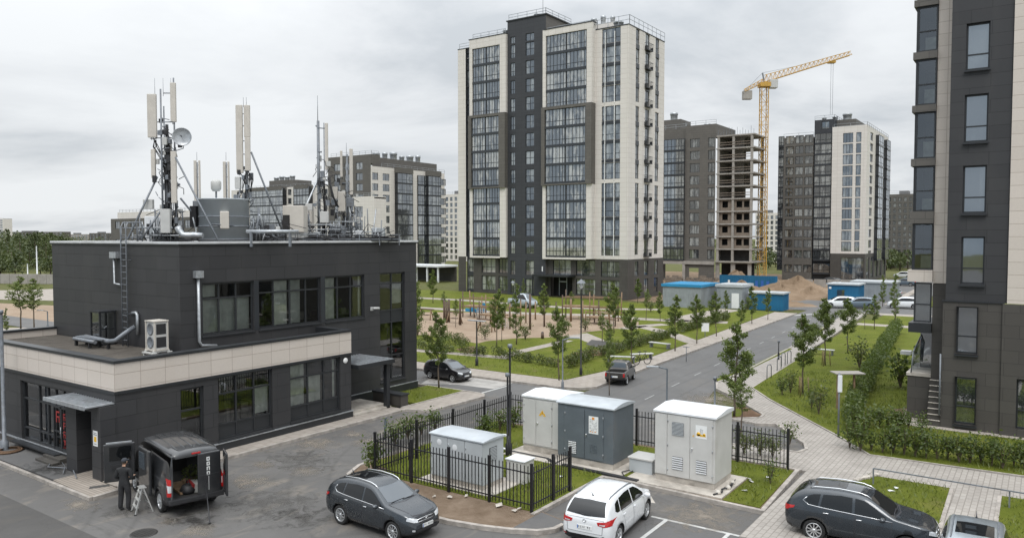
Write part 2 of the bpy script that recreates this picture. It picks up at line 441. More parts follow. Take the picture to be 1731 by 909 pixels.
M_CHROME = plain('chrome', (.72, .73, .74), .16, .95, var=.04)
M_RED = plain('tail_lamp_red', (.42, .012, .012), .2, var=.15, scale=9, coat=.6)
M_LAMPW = plain('lamp_clear', (.62, .64, .66), .12, .3, var=.25, scale=12, coat=.8)
M_PLATE = plain('plate_white', (.72, .73, .72), .5, var=.04)
M_INK = plain('ink_dark', (.03, .03, .035), .6)
M_INKG = plain('ink_grey', (.28, .29, .3), .6)
M_INKR = plain('red_lettering', (.26, .02, .02), .5, var=.1)
M_SIGNY = plain('warning_yellow', (.72, .42, .03), .5, var=.08)
M_ORANGE = plain('sign_orange', (.75, .28, .04), .5)
M_BLUEINK = plain('plate_blue', (.03, .12, .4), .5)
M_BARK = plain('bark', (.115, .088, .065), .9, var=.35, scale=9, bump=.6)
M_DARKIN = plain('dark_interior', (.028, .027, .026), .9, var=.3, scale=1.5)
M_CURTAIN = plain('curtain', (.62, .62, .58), .9, var=.2, scale=3)
M_CURTG = plain('blind_greenish', (.46, .47, .45), .9, var=.2, scale=2)

def glass_dark(name, dark, lightc, refl=.16, sc=.9):
    """facade glazing: dark rooms with pale curtains behind, a sky reflection on top"""
    t = NT(name); v = t.coord()
    oi = t.n('ShaderNodeObjectInfo').outputs['Random']
    add = t.n('ShaderNodeVectorMath', operation='ADD'); t.l(v, add.inputs[0])
    cb = t.n('ShaderNodeCombineXYZ'); t.l(t.math('MULTIPLY', oi, 97.), cb.inputs[0]); t.l(t.math('MULTIPLY', oi, 31.), cb.inputs[2]); t.l(cb.outputs[0], add.inputs[1])
    f = t.noise(add.outputs[0], sc, 3, .6, .3, stretch=(1.6, 1.6, .55))
    k = t.math('ADD', f, t.math('MULTIPLY', t.math('SUBTRACT', oi, .5), .22))
    sx = t.n('ShaderNodeSeparateXYZ'); t.l(v, sx.inputs[0])
    wc = t.n('ShaderNodeCombineXYZ'); t.l(t.math('FLOOR', t.math('MULTIPLY', t.math('ADD', sx.outputs[0], .1), 1.25)), wc.inputs[0]); t.l(t.math('MULTIPLY', oi, 50.), wc.inputs[1])
    wn = t.n('ShaderNodeTexWhiteNoise', noise_dimensions='3D'); t.l(wc.outputs[0], wn.inputs['Vector'])
    k = t.math('ADD', k, t.math('MULTIPLY', t.math('SUBTRACT', wn.outputs['Value'], .55), .30))
    c = t.ramp(k, [(.42, dark), (.54, tuple((a + b) / 2 for a, b in zip(dark, lightc))), (.66, lightc)])
    d = t.n('ShaderNodeBsdfDiffuse'); t.l(c, d.inputs[0])
    g = t.n('ShaderNodeBsdfGlossy'); g.inputs['Roughness'].default_value = .035; g.inputs[0].default_value = (.92, .96, 1, 1)
    wob = t.noise(v, .9, 2)
    bp = t.n('ShaderNodeBump'); bp.inputs['Strength'].default_value = .05; bp.inputs['Distance'].default_value = .05; t.l(wob, bp.inputs['Height']); t.l(bp.outputs[0], g.inputs['Normal'])
    fr = t.n('ShaderNodeFresnel'); fr.inputs['IOR'].default_value = 1.5
    fac = t.math('MINIMUM', t.math('ADD', t.math('MULTIPLY', fr.outputs[0], 1.2), refl), 1.)
    mx_ = t.n('ShaderNodeMixShader'); t.l(fac, mx_.inputs[0]); t.l(d.outputs[0], mx_.inputs[1]); t.l(g.outputs[0], mx_.inputs[2])
    t.l(mx_.outputs[0], t.out.inputs[0]); MATS[name] = t.m; return t.m
M_GLT = glass_dark('tower_glazing', (.034, .038, .042), (.30, .31, .305), .16)
M_GLB = glass_dark('balcony_glazing', (.055, .058, .06), (.40, .39, .36), .19, 1.3)
M_GLF = glass_dark('far_glazing', (.035, .040, .045), (.26, .27, .265), .19)
M_GLR = glass_dark('near_block_glazing', (.035, .038, .042), (.085, .095, .10), .27, .7)
def glass_real(name, tint, refl=.10, rough=.02):
    t = NT(name); v = t.coord()
    tr = t.n('ShaderNodeBsdfTransparent'); tr.inputs[0].default_value = (*tint, 1)
    g = t.n('ShaderNodeBsdfGlossy'); g.inputs['Roughness'].default_value = rough; g.inputs[0].default_value = (.95, .97, 1, 1)
    bp = t.n('ShaderNodeBump'); bp.inputs['Strength'].default_value = .04; bp.inputs['Distance'].default_value = .05
    t.l(t.noise(v, .8, 2), bp.inputs['Height']); t.l(bp.outputs[0], g.inputs['Normal'])
    fr = t.n('ShaderNodeFresnel'); fr.inputs['IOR'].default_value = 1.5
    fac = t.math('MINIMUM', t.math('ADD', t.math('MULTIPLY', fr.outputs[0], 1.4), refl), 1.)
    mx_ = t.n('ShaderNodeMixShader'); t.l(fac, mx_.inputs[0]); t.l(tr.outputs[0], mx_.inputs[1]); t.l(g.outputs[0], mx_.inputs[2])
    t.l(mx_.outputs[0], t.out.inputs[0]); MATS[name] = t.m; return t.m
M_GLASS = glass_real('window_glass', (.82, .86, .84), .10)
M_GLBAL = glass_real('balustrade_glass', (.55, .60, .62), .12)
def carglass(name, base=(.014, .016, .018), refl=.05):
    t = NT(name)
    t.bsdf(base, .04, 0, .5, coat=refl * 4); MATS[name] = t.m; return t.m
M_CARGL = carglass('car_glass', (.008, .009, .010), .04)
M_WSCR = carglass('windscreen_glass', (.07, .085, .10), .25)
def paint(name, col, metal=.35, rough=.32):
    t = NT(name); v = t.coord()
    f = t.noise(v, 2.5, 4)
    d = t.noise(v, 22., 3)
    c = t.mix(t.math('MULTIPLY', t.math('MAXIMUM', t.math('SUBTRACT', f, .5), 0.), .35), col, (.18, .165, .15))
    t.bsdf(c, t.ramp(d, [(.3, (rough - .05,)), (.7, (rough + .07,))]), metal, .5, coat=1.); MATS[name] = t.m; return t.m
M_CARGREY = paint('paint_dark_grey', (.034, .041, .049), .5, .26)
M_CARBLK = paint('paint_black', (.010, .010, .012), .2)
M_CARWHT = paint('paint_white', (.72, .735, .75), 0., .3)
M_CARSIL = paint('paint_silver', (.36, .40, .43), .6, .35)
M_CARBRN = paint('paint_brown', (.040, .036, .032), .3, .4)
M_VAN = paint('paint_van', (.018, .0195, .022), .15, .48)
M_CARBLU = paint('paint_blue_grey', (.12, .16, .20), .4)
def leafmat(name, a, b, c3, trans=.45):
    t = NT(name); v = t.coord()
    isl = t.n('ShaderNodeNewGeometry').outputs['Random Per Island']
    f = t.noise(v, 1.6, 3)
    k = t.math('ADD', t.math('MULTIPLY', isl, .55), t.math('MULTIPLY', f, .5))
    c = t.ramp(k, [(.25, a), (.55, b), (.85, c3)])
    d = t.n('ShaderNodeBsdfDiffuse'); t.l(c, d.inputs[0])
    tl = t.n('ShaderNodeBsdfTranslucent'); t.l(t.mix(.5, c, (.16, .22, .03)), tl.inputs[0])
    gl = t.n('ShaderNodeBsdfGlossy'); gl.inputs['Roughness'].default_value = .5; gl.inputs[0].default_value = (.8, .85, .75, 1)
    m1 = t.n('ShaderNodeMixShader'); m1.inputs[0].default_value = trans; t.l(d.outputs[0], m1.inputs[1]); t.l(tl.outputs[0], m1.inputs[2])
    m2 = t.n('ShaderNodeMixShader'); m2.inputs[0].default_value = .05; t.l(m1.outputs[0], m2.inputs[1]); t.l(gl.outputs[0], m2.inputs[2])
    t.l(m2.outputs[0], t.out.inputs[0]); MATS[name] = t.m; return t.m
M_LEAF = leafmat('street_tree_leaves', (.08, .115, .024), (.13, .175, .036), (.20, .235, .06))
M_HEDGE = leafmat('hedge_leaves', (.045, .072, .014), (.080, .115, .022), (.135, .16, .036))
M_HEDGEB = leafmat('young_hedge_leaves', (.055, .07, .02), (.085, .11, .028), (.14, .12, .05))
M_PINE = leafmat('forest_leaves', (.040, .056, .024), (.068, .086, .032), (.11, .125, .048), .2)
M_BLADE = leafmat('grass_blades', (.076, .104, .012), (.116, .145, .019), (.165, .178, .036), .3)

def smear(name, col, k=3.2, m=3.0, rough=.9):
    """a patch that thins out irregularly towards its rim"""
    t = NT(name); g = t.coord('Generated'); v = t.coord()
    mp = t.n('ShaderNodeVectorMath', operation='SUBTRACT'); t.l(g, mp.inputs[0]); mp.inputs[1].default_value = (.5, .5, 0)
    fl = t.n('ShaderNodeVectorMath', operation='MULTIPLY'); t.l(mp.outputs[0], fl.inputs[0]); fl.inputs[1].default_value = (1, 1, 0)
    ln = t.n('ShaderNodeVectorMath', operation='LENGTH'); t.l(fl.outputs[0], ln.inputs[0])
    f = t.math('ADD', t.math('MULTIPLY', t.math('SUBTRACT', .36, ln.outputs['Value']), k), t.math('MULTIPLY', t.math('SUBTRACT', t.noise(v, 2.2, 7, .68, .8), .55), m))
    f = t.math('MINIMUM', t.math('MAXIMUM', f, 0.), .85)
    d = t.n('ShaderNodeBsdfPrincipled'); d.inputs['Base Color'].default_value = (*col, 1); d.inputs['Roughness'].default_value = rough
    tr = t.n('ShaderNodeBsdfTransparent'); mx_ = t.n('ShaderNodeMixShader'); t.l(f, mx_.inputs[0]); t.l(tr.outputs[0], mx_.inputs[1]); t.l(d.outputs[0], mx_.inputs[2])
    t.l(mx_.outputs[0], t.out.inputs[0]); return t.m
M_DUST = smear('dry_dust', (.225, .195, .16), 2.0, 2.6); M_DAMP2 = smear('damp', (.035, .033, .031), 2.2, 3.4, .5); M_OIL = smear('faint_stain', (.082, .077, .070), 1.5, 2.2, .8)
M_TANK = plain('tank_sheet', (.46, .50, .53), .45, .2, var=.1, scale=1.2, dirt=.3, dirtcol=(.28, .28, .27))
# ---------------------------------------------------------------- ground, roads, pavements, lawns
def sheet(name, polys, z, mat):
    mb = MB()
    for p in polys:
        ar = sum(p[i][0] * p[(i + 1) % len(p)][1] - p[(i + 1) % len(p)][0] * p[i][1] for i in range(len(p)))
        mb.poly([(x, y, z) for x, y in (p if ar > 0 else p[::-1])])
    return struct(mb.build(name, mat))
def slab(name, polys, z0, z1, mat, kerb=None):
    mb = MB()
    for p in polys: mb.prism(p, z0, z1)
    return struct(mb.build(name, mat))
def rect(x0, x1, y0, y1): return [(x0, y0), (x1, y0), (x1, y1), (x0, y1)]
def kerb(pts, w=.15, z=.135, close=False):
    return struct(MB().strip(pts, w, -.04, z, close=close).build('kerb', M_KERB))
def px(*pts, z=.1): return [P(a, b, z) for a, b in pts]
struct(MB().poly([(-2600, -400, -.05), (1800, -400, -.05), (1800, 3200, -.05), (-2600, 3200, -.05)]).build('ground', M_FARG))
# asphalt: yard, cross street, main road, far junction (rectangles that only touch)
sheet('yard', [rect(-70, 10, 0, 15.55), rect(-29.95, 10, 15.55, 36.8)], 0, M_ASPH)
sheet('cross_street', [rect(-120, 10, 36.8, 41.2)], 0, M_ROAD)
sheet('main_road', [[(-23.3, 41.2), (-15.8, 41.2), (-17.1, 47.4), (-19.9, 104), (-25.5, 104), (-23.5, 47)]], 0, M_ROAD)
sheet('far_road', [rect(-33, 60, 104, 118), rect(-30, -15, 118, 190)], 0, M_ROAD)
sheet('dark_lane', [[(-60, 9), (-60, 12.45), (-24.6, 12.2), (-22.6, 9)]], .004, M_DARKASPH)
# light worn patch behind the black hatchback
t = NT('worn_concrete'); v_ = t.coord(); f_ = t.noise(v_, .7, 7, .7, 1.2, stretch=(.6, 1.2, 1))
t.bsdf(t.ramp(f_, [(.35, (.2, .19, .18)), (.55, (.36, .345, .325)), (.7, (.45, .43, .41))]), .9, 0, .2); M_WORN = t.m
sheet('worn_road_patch', [[P(712, 648), P(775, 650), P(835, 657), P(870, 646), P(838, 640), P(790, 638), P(725, 640)]], .004, M_WORN)
# road markings
def mark(pts): return sheet('road_marking', [pts], .008, M_LINE)
def line(a, b, w=.11):
    a = Vector(a); b = Vector(b); d = (b - a).normalized(); n = Vector((-d.y, d.x)) * w / 2
    return [tuple(a - n), tuple(b - n), tuple(b + n), tuple(a + n)]
mk = []
cl0, cl1 = Vector(P(1090, 675)), Vector(P(1395, 527))
dd = (cl1 - cl0).normalized(); L_ = (cl1 - cl0).length
k = 0.
while k < L_ - 2:
    a_ = cl0 + dd * k; mk.append(line(a_, a_ + dd * 1.5, .085)); k += 4.6
sheet('road_marking', mk, .004, M_DASH)
sheet('road_marking', [line(P(1342, 533), P(1386, 530), .5)], .004, M_LINE)
sheet('road_marking', [line(P(800, 668), P(858, 652), .16)], .012, M_LINE)
pk = [line(P(1101, 872), P(1267, 909), .13)]
A_, B_ = Vector(P(1101, 872)), Vector(P(1267, 909)); un = (B_ - A_).normalized()
sheet('parking_line', [line(A_, A_ + un * 13.5, .13)], .004, M_LINE)
for p_ in ((1126.6, 878), (1231.6, 902)):
    q_ = Vector(P(*p_)); nn_ = Vector((un.y, -un.x)); nn_ = nn_ if nn_.y < 0 else -nn_
    sheet('parking_line', [line(q_, q_ + nn_ * 5.2, .13)], .008, M_LINE)
sheet('parking_patch', [[tuple(A_ + Vector((un.y, -un.x)) * .1 + un * .0), tuple(A_ + un * 13.5), tuple(A_ + un * 13.5 + Vector((0, -6))), tuple(A_ + Vector((0, -6)))]], .002, M_PATCH)
sheet('concrete_apron', [[P(1014, 812), P(1098, 834), P(1108, 850), P(1040, 838), P(985, 836)]], .004, M_CONC)
# damp streak and sandy smears on the yard
t = NT('damp_streak'); t.bsdf((.03, .028, .026), .45, 0, .4); M_DAMP = t.m
def spot(x0, x1, y0, y1, mat, z=.006, zz=0.): # a stain rectangle between photo rows/columns, laid on the ground
    return sheet('stain', [px((x0, y1), (x1, y1), (x1, y0), (x0, y0), z=zz)], zz + z, mat)
for a in ((262, 380, 866, 896), (30, 160, 780, 804)): spot(*a, M_DAMP2, .007, .12 if a[0] < 100 else 0.)
for a in ((95, 175, 842, 864), (285, 380, 882, 909), (490, 580, 736, 764), (410, 480, 776, 794), (590, 670, 736, 760), (250, 330, 872, 890), (480, 550, 786, 806), (560, 640, 726, 745), (1080, 1300, 845, 905), (380, 470, 800, 830), (640, 760, 700, 725), (700, 800, 630, 650), (1150, 1260, 655, 700)): spot(*a, M_DUST)
for a in ((380, 560, 820, 900), (420, 600, 760, 800), (150, 260, 850, 880), (240, 400, 835, 880), (1100, 1250, 690, 740), (870, 1000, 660, 690), (460, 560, 850, 900)): spot(*a, M_OIL, .009)
sheet('yard', [rect(-70, 60, -160, 0), rect(10.01, 60, 0, 26)], -.002, M_ASPH)  # unseen asphalt behind and beside the camera, added so windows reflect grey
# pavements round the dark building
slab('pavement', [rect(-29.94, -28.85, 15.0, 31.0)], -.05, .12, M_SIDE)
slab('pavement', [[(-29.2, 31.0), (-28.85, 31.0), (-27.5, 31.6), (-27.4, 36.2), (-27.8, 36.7), (-28.6, 36.75), (-29.2, 36.7)]], -.05, .12, M_SIDE)
kerb([(-28.35, 13.9), (-28.4, 14.95), (-28.78, 15.1), (-28.78, 31.0), (-27.45, 31.5), (-27.33, 36.2), (-27.75, 36.75), (-28.6, 36.85), (-44, 36.85)])
slab('pavement', [rect(-46, -31.6, 14.07, 15.55)], -.05, .10, M_PATCH)
slab('planked_pavement', [[(-31.6, 14.0), (-28.42, 13.85), (-28.42, 14.9), (-29.96, 14.95), (-29.96, 15.55), (-31.6, 15.55)]], -.05, .13,
     panels('planks', ((.27, .235, .20), (.32, .28, .24)), (.18, .155, .13), 1.6, .13, .5, .02, .8, flat=True, swap=False, stain=.4))
kerb([(-50, 14.02), (-28.36, 13.82)], .13, .125)
sheet('door_mat', [px((150, 826), (152, 822), (184, 818), (186, 821), z=.13)], .138, M_DARKASPH)
slab('lawn', [rect(-32.2, -29.25, 32.4, 36.75)], -.05, .14, M_GRASS)
kerb([(-29.2, 31.1), (-29.2, 36.76)], .1, .155)
# equipment island
isl = [(-23.0, 31.9), (-23.3, 22.9), (-23.25, 22.2), (-22.75, 21.15), (-21.4, 20.4), (-19.5, 19.75), (-17.6, 19.5), (-16.2, 19.55), (-15.0, 19.8), (-14.1, 20.1), (-13.3, 20.5), (-12.95, 20.95), (-12.9, 21.5), (-13.1, 21.8), (-14.22, 22.1),
       (-14.22, 26.75), (-13.2, 26.75), (-7.9, 26.5), (-8.15, 31.95)]
slab('planting_bed', [isl], -.05, .10, M_SOIL)
kerb(isl[1:12] + [(-12.9, 21.45)], .16, .14)
kerb([(-14.22, 21.6), (-14.22, 26.68), (-13.2, 26.72), (-7.88, 26.48), (-8.12, 31.95)], .16, .14)
slab('asphalt_patch', [[(-14.1, 22.0), (-13.0, 21.7), (-12.8, 21.2), (-13.3, 20.6), (-14.1, 20.3)]], -.05, .112, M_PATCH)
slab('lawn', [rect(-21.9, -14.32, 21.85, 31.6), rect(-14.31, -13.4, 27.0, 31.6), rect(-23.1, -21.9, 22.6, 31.7)], .05, .125, M_GRASS)
slab('lawn', [[(-13.39, 29.8), (-9.4, 29.8), (-9.4, 26.75), (-8.05, 26.72), (-8.22, 31.8), (-13.39, 31.8)]], .05, .125, M_GRASS)
slab('concrete_pad', [rect(-13.38, -9.45, 26.82, 29.75)], .05, .15, M_CONC)
slab('concrete_pad', [rect(-19.3, -13.6, 26.95, 29.9)], .05, .145, M_CONC)
slab('concrete_pad', [rect(-20.0, -16.4, 22.15, 24.3)], .05, .15, M_CONC)
# brick plaza on the right with its lawns
plaza = [(-7.8, 23.8), (-7.8, 32.05), (-12.9, 32.2), (-12.6, 34.3), (-8.75, 34.75), (-8.6, 35.4), (-8.85, 36.3), (-11.05, 39.35), (-11.9, 38.9), (-13.4, 39.1), (-12.1, 40.3), (-12.15, 41.0), (-13.55, 42.8), (-14.4, 44.0), (-16.6, 46.4), (-17.35, 48.3),
         (-17.25, 54), (-17.75, 67), (-20.2, 103.5), (-18.2, 103.5), (-15.9, 63.3), (-15.06, 47.9), (-13.08, 44.9), (-7.98, 38.5), (-6.14, 35.95), (10, 36.3), (10, 33.1), (-1.25, 33.06), (-1.25, 27.5), (-2.62, 27.5), (-2.72, 33.0), (-5.68, 33.0), (-6.05, 31.4), (-6.0, 28.3), (-5.3, 24)]
slab('brick_pavement', [plaza], -.05, .11, M_PAVE)
kerb([(-8.02, 32.05), (-12.9, 32.25)], .12, .125)
kerb([(-12.6, 34.2), (-8.8, 34.7), (-8.62, 35.4), (-8.9, 36.3), (-11.05, 39.3), (-12.0, 38.8)], .14, .14)
kerb([(-13.4, 39.1), (-12.15, 40.25), (-12.2, 41.0), (-13.6, 42.75), (-14.5, 44.0), (-16.7, 46.4), (-17.42, 48.3), (-17.35, 54), (-17.85, 67), (-20.2, 103)], .15, .14)
isl2 = [(-13.9, 39.2), (-12.3, 40.3), (-12.3, 40.9), (-13.6, 42.3), (-14.2, 41.5)]
slab('tree_island', [isl2], -.05, .125, M_MULCH)
slab('tree_island', [[(-13.9, 39.25), (-13.1, 39.8), (-13.4, 41.5), (-14.1, 41.6)]], .05, .135, M_GRASS)
slab('green_strip', [[(-17.9, 49.5), (-17.42, 48.6), (-17.25, 54), (-17.5, 66.6), (-17.95, 66.8), (-17.6, 56)]], .05, .13, M_GRASS)
slab('green_strip', [[(-18.2, 70), (-17.75, 70), (-18.7, 86), (-19.3, 86)]], .05, .13, M_GRASS)
lawnR = [(-14.95, 47.9), (-13.0, 45.05), (-7.9, 38.62), (-6.1, 36.06), (-.4, 36.3), (6, 36.5), (6, 43.2), (-5.0, 43.2), (-5.0, 60), (-11, 95), (-16.9, 95), (-15.8, 63.3)]
slab('lawn', [lawnR], -.05, .135, M_GRASS)
kerb([(-15.75, 63.3), (-15.0, 47.9), (-13.05, 45.0), (-7.94, 38.56), (-6.12, 36.0), (-.4, 36.25), (8, 36.5)], .09, .145)
lawnS = [(-5.9, 31.4), (-5.62, 32.9), (-2.8, 32.9), (-2.7, 28.3), (-3.6, 28.1), (-5.9, 28.0)]
slab('lawn', [lawnS], -.05, .135, M_GRASS)
kerb([(-2.72, 32.95), (-2.64, 28.2), (-5.9, 27.9)], .13, .15)
lawnT = [(-1.15, 33.0), (5, 33.1), (5, 27), (-1.1, 27)]
slab('lawn', [lawnT], -.05, .135, M_GRASS)
kerb([(-1.2, 33.0), (-1.15, 27.5)], .13, .15)
slab('pavement', [[(-6.1, 43.5), (-6.1, 50.5), (-4.2, 50.5), (-4.2, 43.28), (-1, 43.28), (6, 43.28), (6, 42.7), (-5.5, 42.7)]], .05, .155, M_SIDE)
slab('pavement', [rect(-16.8, -6, 88.5, 90.6)], -.04, .15, M_SIDE)
slab('pavement', [rect(-16.8, 20, 101.5, 104)], -.05, .12, M_SIDE)
slab('lawn', [rect(-16, 20, 95, 101.4)], -.05, .13, M_GRASS)
slab('lawn', [[(-17.5, 118.5), (20, 118.5), (20, 128), (-18.5, 128)]], -.05, .1, M_GRASS)
slab('pavement', [[(-18.6, 118.2), (-17.6, 118.2), (-18.6, 175), (-20, 175)]], -.05, .12, M_SIDE)
sheet('soil_patch', [px((1511, 692), (1545, 690), (1549, 708), (1520, 712), (1508, 706))], .141, M_SOIL)
# left of the main road: pavement, park, sand playground
slab('pavement', [[(-23.3, 42.6), (-23.6, 47), (-25.4, 98), (-28.0, 98), (-26.6, 75), (-25.1, 50.3), (-26.0, 43.4), (-60, 43.4), (-60, 41.3), (-25.2, 41.3), (-23.9, 41.8)]], -.05, .12, M_SIDE)
kerb([(-60, 41.2), (-25.2, 41.2), (-23.85, 41.7), (-23.22, 42.6), (-23.52, 47), (-25.3, 98)], .15, .14)
park = [(-26.05, 43.45), (-25.15, 50.3), (-26.65, 75), (-28.05, 98), (-90, 104.6), (-110, 80), (-75, 52), (-62, 43.45)]
slab('lawn', [park], -.05, .135, M_GRASS)
sand = px((640, 560), (700, 566), (758, 570), (788, 577), (806, 581), (823, 577), (876, 572), (925, 571), (965, 568), (990, 562), (1040, 556), (1078, 556), (1080, 545), (1052, 534), (1020, 532), (960, 530), (860, 528), (700, 528), (600, 535))
sheet('playground_sand', [sand], .141, M_SAND)
def path_px(pts, w):
    return struct(MB().strip([P(a, b, .14) for a, b in pts], w, .10, .149).build('path', M_SIDE))
path_px([(640, 584), (725, 594), (765, 597), (850, 604), (870, 596), (905, 588), (932, 582), (960, 575)], 1.1)
path_px([(962, 570), (985, 567), (1006, 576), (1030, 584)], 2.0)
path_px([(600, 512), (690, 519), (760, 523), (900, 530), (1020, 533), (1070, 538), (1120, 541), (1172, 543), (1230, 545)], 2.2)
path_px([(1080, 551), (1108, 557), (1140, 566), (1168, 577), (1188, 582)], 1.6)
path_px([(1140, 542), (1190, 531), (1235, 523)], 3.0)
path_px([(1125, 548), (1080, 551), (1055, 556)], 1.6)
path_px([(700, 503), (780, 507), (860, 513), (960, 520), (1040, 522), (1115, 523)], 2.2)
sheet('dark_asphalt_patch', [px((1000, 574), (1063, 582), (1036, 594), (990, 582), z=.14)], .154, M_DARKASPH)
sheet('mulch_bed', [px((968, 597), (1010, 590), (1030, 592), (1020, 600), (990, 603), z=.14)], .15, M_MULCH)
sheet('mulch_bed', [px((770, 590), (800, 585), (812, 592), (790, 597), z=.14)], .151, M_MULCH)
# left field: sand, paths, far road
sheet('sandy_field', [px((-260, 552), (-60, 551), (92, 545), (92, 516), (0, 512), (-260, 512), z=0)], -.02, M_SAND)
sheet('far_path', [px((-260, 497), (92, 488), (140, 488), (140, 500), (100, 508), (-260, 500), z=0)], -.02, M_SIDE)
sheet('far_path', [px((-100, 556), (92, 552), (92, 558), (-100, 563), z=0)], -.012, M_SIDE)
sheet('far_path', [px((690, 490), (770, 492), (780, 500), (690, 500), z=0)], -.012, M_SIDE)
# construction ground and land beyond the towers
sheet('building_site', [[(-75, 106.5), (-27.5, 102.6), (-21, 120), (-20, 160), (-40, 200), (-95, 200)]], -.02, M_HEAP)
# ---------------------------------------------------------------- windows
WCACHE = {}
def win_mesh(w, h, cols, rows, fw=.07, dep=.07, gmat=None, solid=(), fmat=None):
    """frame + glazing meshes. cols / rows: inner bar positions (0..1). solid: cells (c, r) closed by a panel. looks to -y, origin bottom left"""
    key = (round(w, 3), round(h, 3), tuple(cols), tuple(rows), fw, dep, gmat.name, tuple(solid), fmat.name if fmat else '')
    if key in WCACHE: return WCACHE[key]
    f = MB()
    f.box(0, fw, 0, dep, 0, h); f.box(w - fw, w, 0, dep, 0, h)
    f.box(fw, w - fw, 0, dep, 0, fw); f.box(fw, w - fw, 0, dep, h - fw, h)
    xs = [fw] + [c * w for c in cols] + [w - fw]; zs = [fw] + [r * h for r in rows] + [h - fw]
    for c in cols: f.box(c * w - fw * .45, c * w + fw * .45, .004, dep - .004, fw, h - fw)
    for r in rows:
        e = [fw] + [c * w for c in cols] + [w - fw]
        for i in range(len(e) - 1):
            f.box(e[i] + (fw * .45 if i else 0), e[i + 1] - (fw * .45 if i < len(e) - 2 else 0), .007, dep - .007, r * h - fw * .45, r * h + fw * .45)
    for (c, r) in solid:
        f.box(xs[c], xs[c + 1], dep * .5, dep * .9, zs[r], zs[r + 1])
    g = MB(); g.poly([(fw * .5, dep * .62, fw * .5), (w - fw * .5, dep * .62, fw * .5), (w - fw * .5, dep * .62, h - fw * .5), (fw * .5, dep * .62, h - fw * .5)])
    def mesh(mb, nm, mt):
        o = mb.build(nm, mt); me = o.data; bpy.data.objects.remove(o); return me
    WCACHE[key] = (mesh(f, 'window', fmat or M_FRAME), mesh(g, 'pane', gmat))
    return WCACHE[key]
def window(parent, loc, w, h, cols=(), rows=(), face='-y', gmat=None, name='window', fw=.07, dep=.07, solid=(), pane='pane', fmat=None):
    a, b = win_mesh(w, h, cols, rows, fw, dep, gmat or M_GLT, solid, fmat)
    rz = {'-y': 0, '+x': R(90), '-x': R(-90), '+y': R(180)}[face]
    o = link(name, a, parent, loc, (0, 0, rz))
    link(pane, b, o)
    return o
# ---------------------------------------------------------------- the dark two storey building
BX0, BX1 = -44.4, -29.9; BY0, BY1 = 15.6, 28.05
UX0, UX1 = -44.4, -32.3; UY0, UY1 = 19.9, 35.85
bd = thing('office_building', (BX1, BY0, 0), 'two storey charcoal clad building with beige parapet band and mast covered roof', 'building')
def L(mb): # shift world coordinates into the building's frame
    mb.v = [(x - BX1, y - BY0, z) for x, y, z in mb.v]; return mb
def bpart(mb, name, mat, bevel=0.): return L(mb).build(name, mat, bd, bevel=bevel)
# lower wing openings
holes_r = [(18.35, 19.45, .62, 3.15), (20.15, 23.05, .55, 3.42), (24.1, 27.3, .62, 3.42)]
holes_f = [(-38.15, -33.0, .42, 3.1)]
w1 = MB()
w1.wall('x', BX1, BY0, BY1, 0, 3.5, holes_r, +1, .16)
w1.wall('y', BY0, BX0, -32.6, 0, 3.5, holes_f, -1, .16)
w1.wall('y', BY0, -32.6, BX1, 0, 3.5, [(-31.75, -30.55, .16, 2.95)], -1, .5)
w1.poly([(BX1, BY1, 0), (UX1, BY1, 0), (UX1, BY1, 3.5), (BX1, BY1, 3.5)])
w1.wall('x', BX0, BY0, BY1, 0, 3.5, [], -1)
bpart(w1, 'lower_wall', M_BLACKP)
up_holes = [(21.02, 23.87, 4.95, 7.42), (24.15, 28.15, 4.95, 7.42), (28.45, 31.4, 4.95, 7.42), (32.65, 34.8, .95, 7.45)]
w2 = MB()
w2.wall('x', UX1, UY0, UY1, 0, 9.2, up_holes, +1, .16)
w2.wall('y', UY0, UX0, UX1, 0, 9.2, [], -1)
w2.wall('y', UY1, UX0, UX1, 0, 9.2, [], +1)
w2.wall('x', UX0, UY0, UY1, 0, 9.2, [], -1)
bpart(w2, 'upper_wall', M_BLACKP)
# beige band (butted corners), drip edges, parapet coping
b_ = MB()
b_.box(BX1 - .3, BX1 + .03, BY0 + .3, BY1, 3.52, 4.62); b_.box(BX0, BX1 + .03, BY0 - .03, BY0 + .3, 3.52, 4.62)
b_.box(BX0, BX0 + .3, BY0 + .3, BY1, 3.52, 4.62)
bpart(b_, 'parapet_band', M_BEIGE)
c_ = MB()
c_.box(BX1 - .36, BX1 + .08, BY0 + .36, BY1, 4.622, 4.74); c_.box(BX0 - .04, BX1 + .08, BY0 - .08, BY0 + .36, 4.622, 4.74)
c_.box(BX0 - .04, BX0 + .36, BY0 + .362, BY1 - .3, 4.622, 4.74)
c_.box(UX1 + .002, BX1 - .37, BY1 - .3, BY1 + .05, 4.3, 4.74)
c_.box(BX1 - .04, BX1 + .07, BY0 + .1, BY1 + .04, 3.40, 3.515); c_.box(BX0, BX1 + .07, BY0 - .07, BY0 + .098, 3.40, 3.515)
bpart(c_, 'parapet_coping', M_TRIM, .008)
bpart(MB().box(BX0 + .31, UX1 + .002, UY1 - 7.9, UY1 - 7.6, 4.3, 4.5), 'roof_kerb', M_TRIM)
bpart(MB().box(BX0 + .3, BX1 - .3, BY0 + .3, BY1 - .002, 4.18, 4.28), 'lower_roof', M_ROOFING)
bpart(MB().box(BX0 + .01, BX0 + .3, BY0 + 11, UY1 - 3, 4.1, 4.6), 'rear_parapet', M_TRIM)
d_ = MB()
d_.box(UX0 - .06, UX1 + .06, UY0 - .06, UY0 + .3, 9.19, 9.26); d_.box(UX1 - .3, UX1 + .06, UY0 + .302, UY1 + .06, 9.19, 9.26)
bpart(d_, 'eaves_trim', M_TRIM)
e_ = MB()
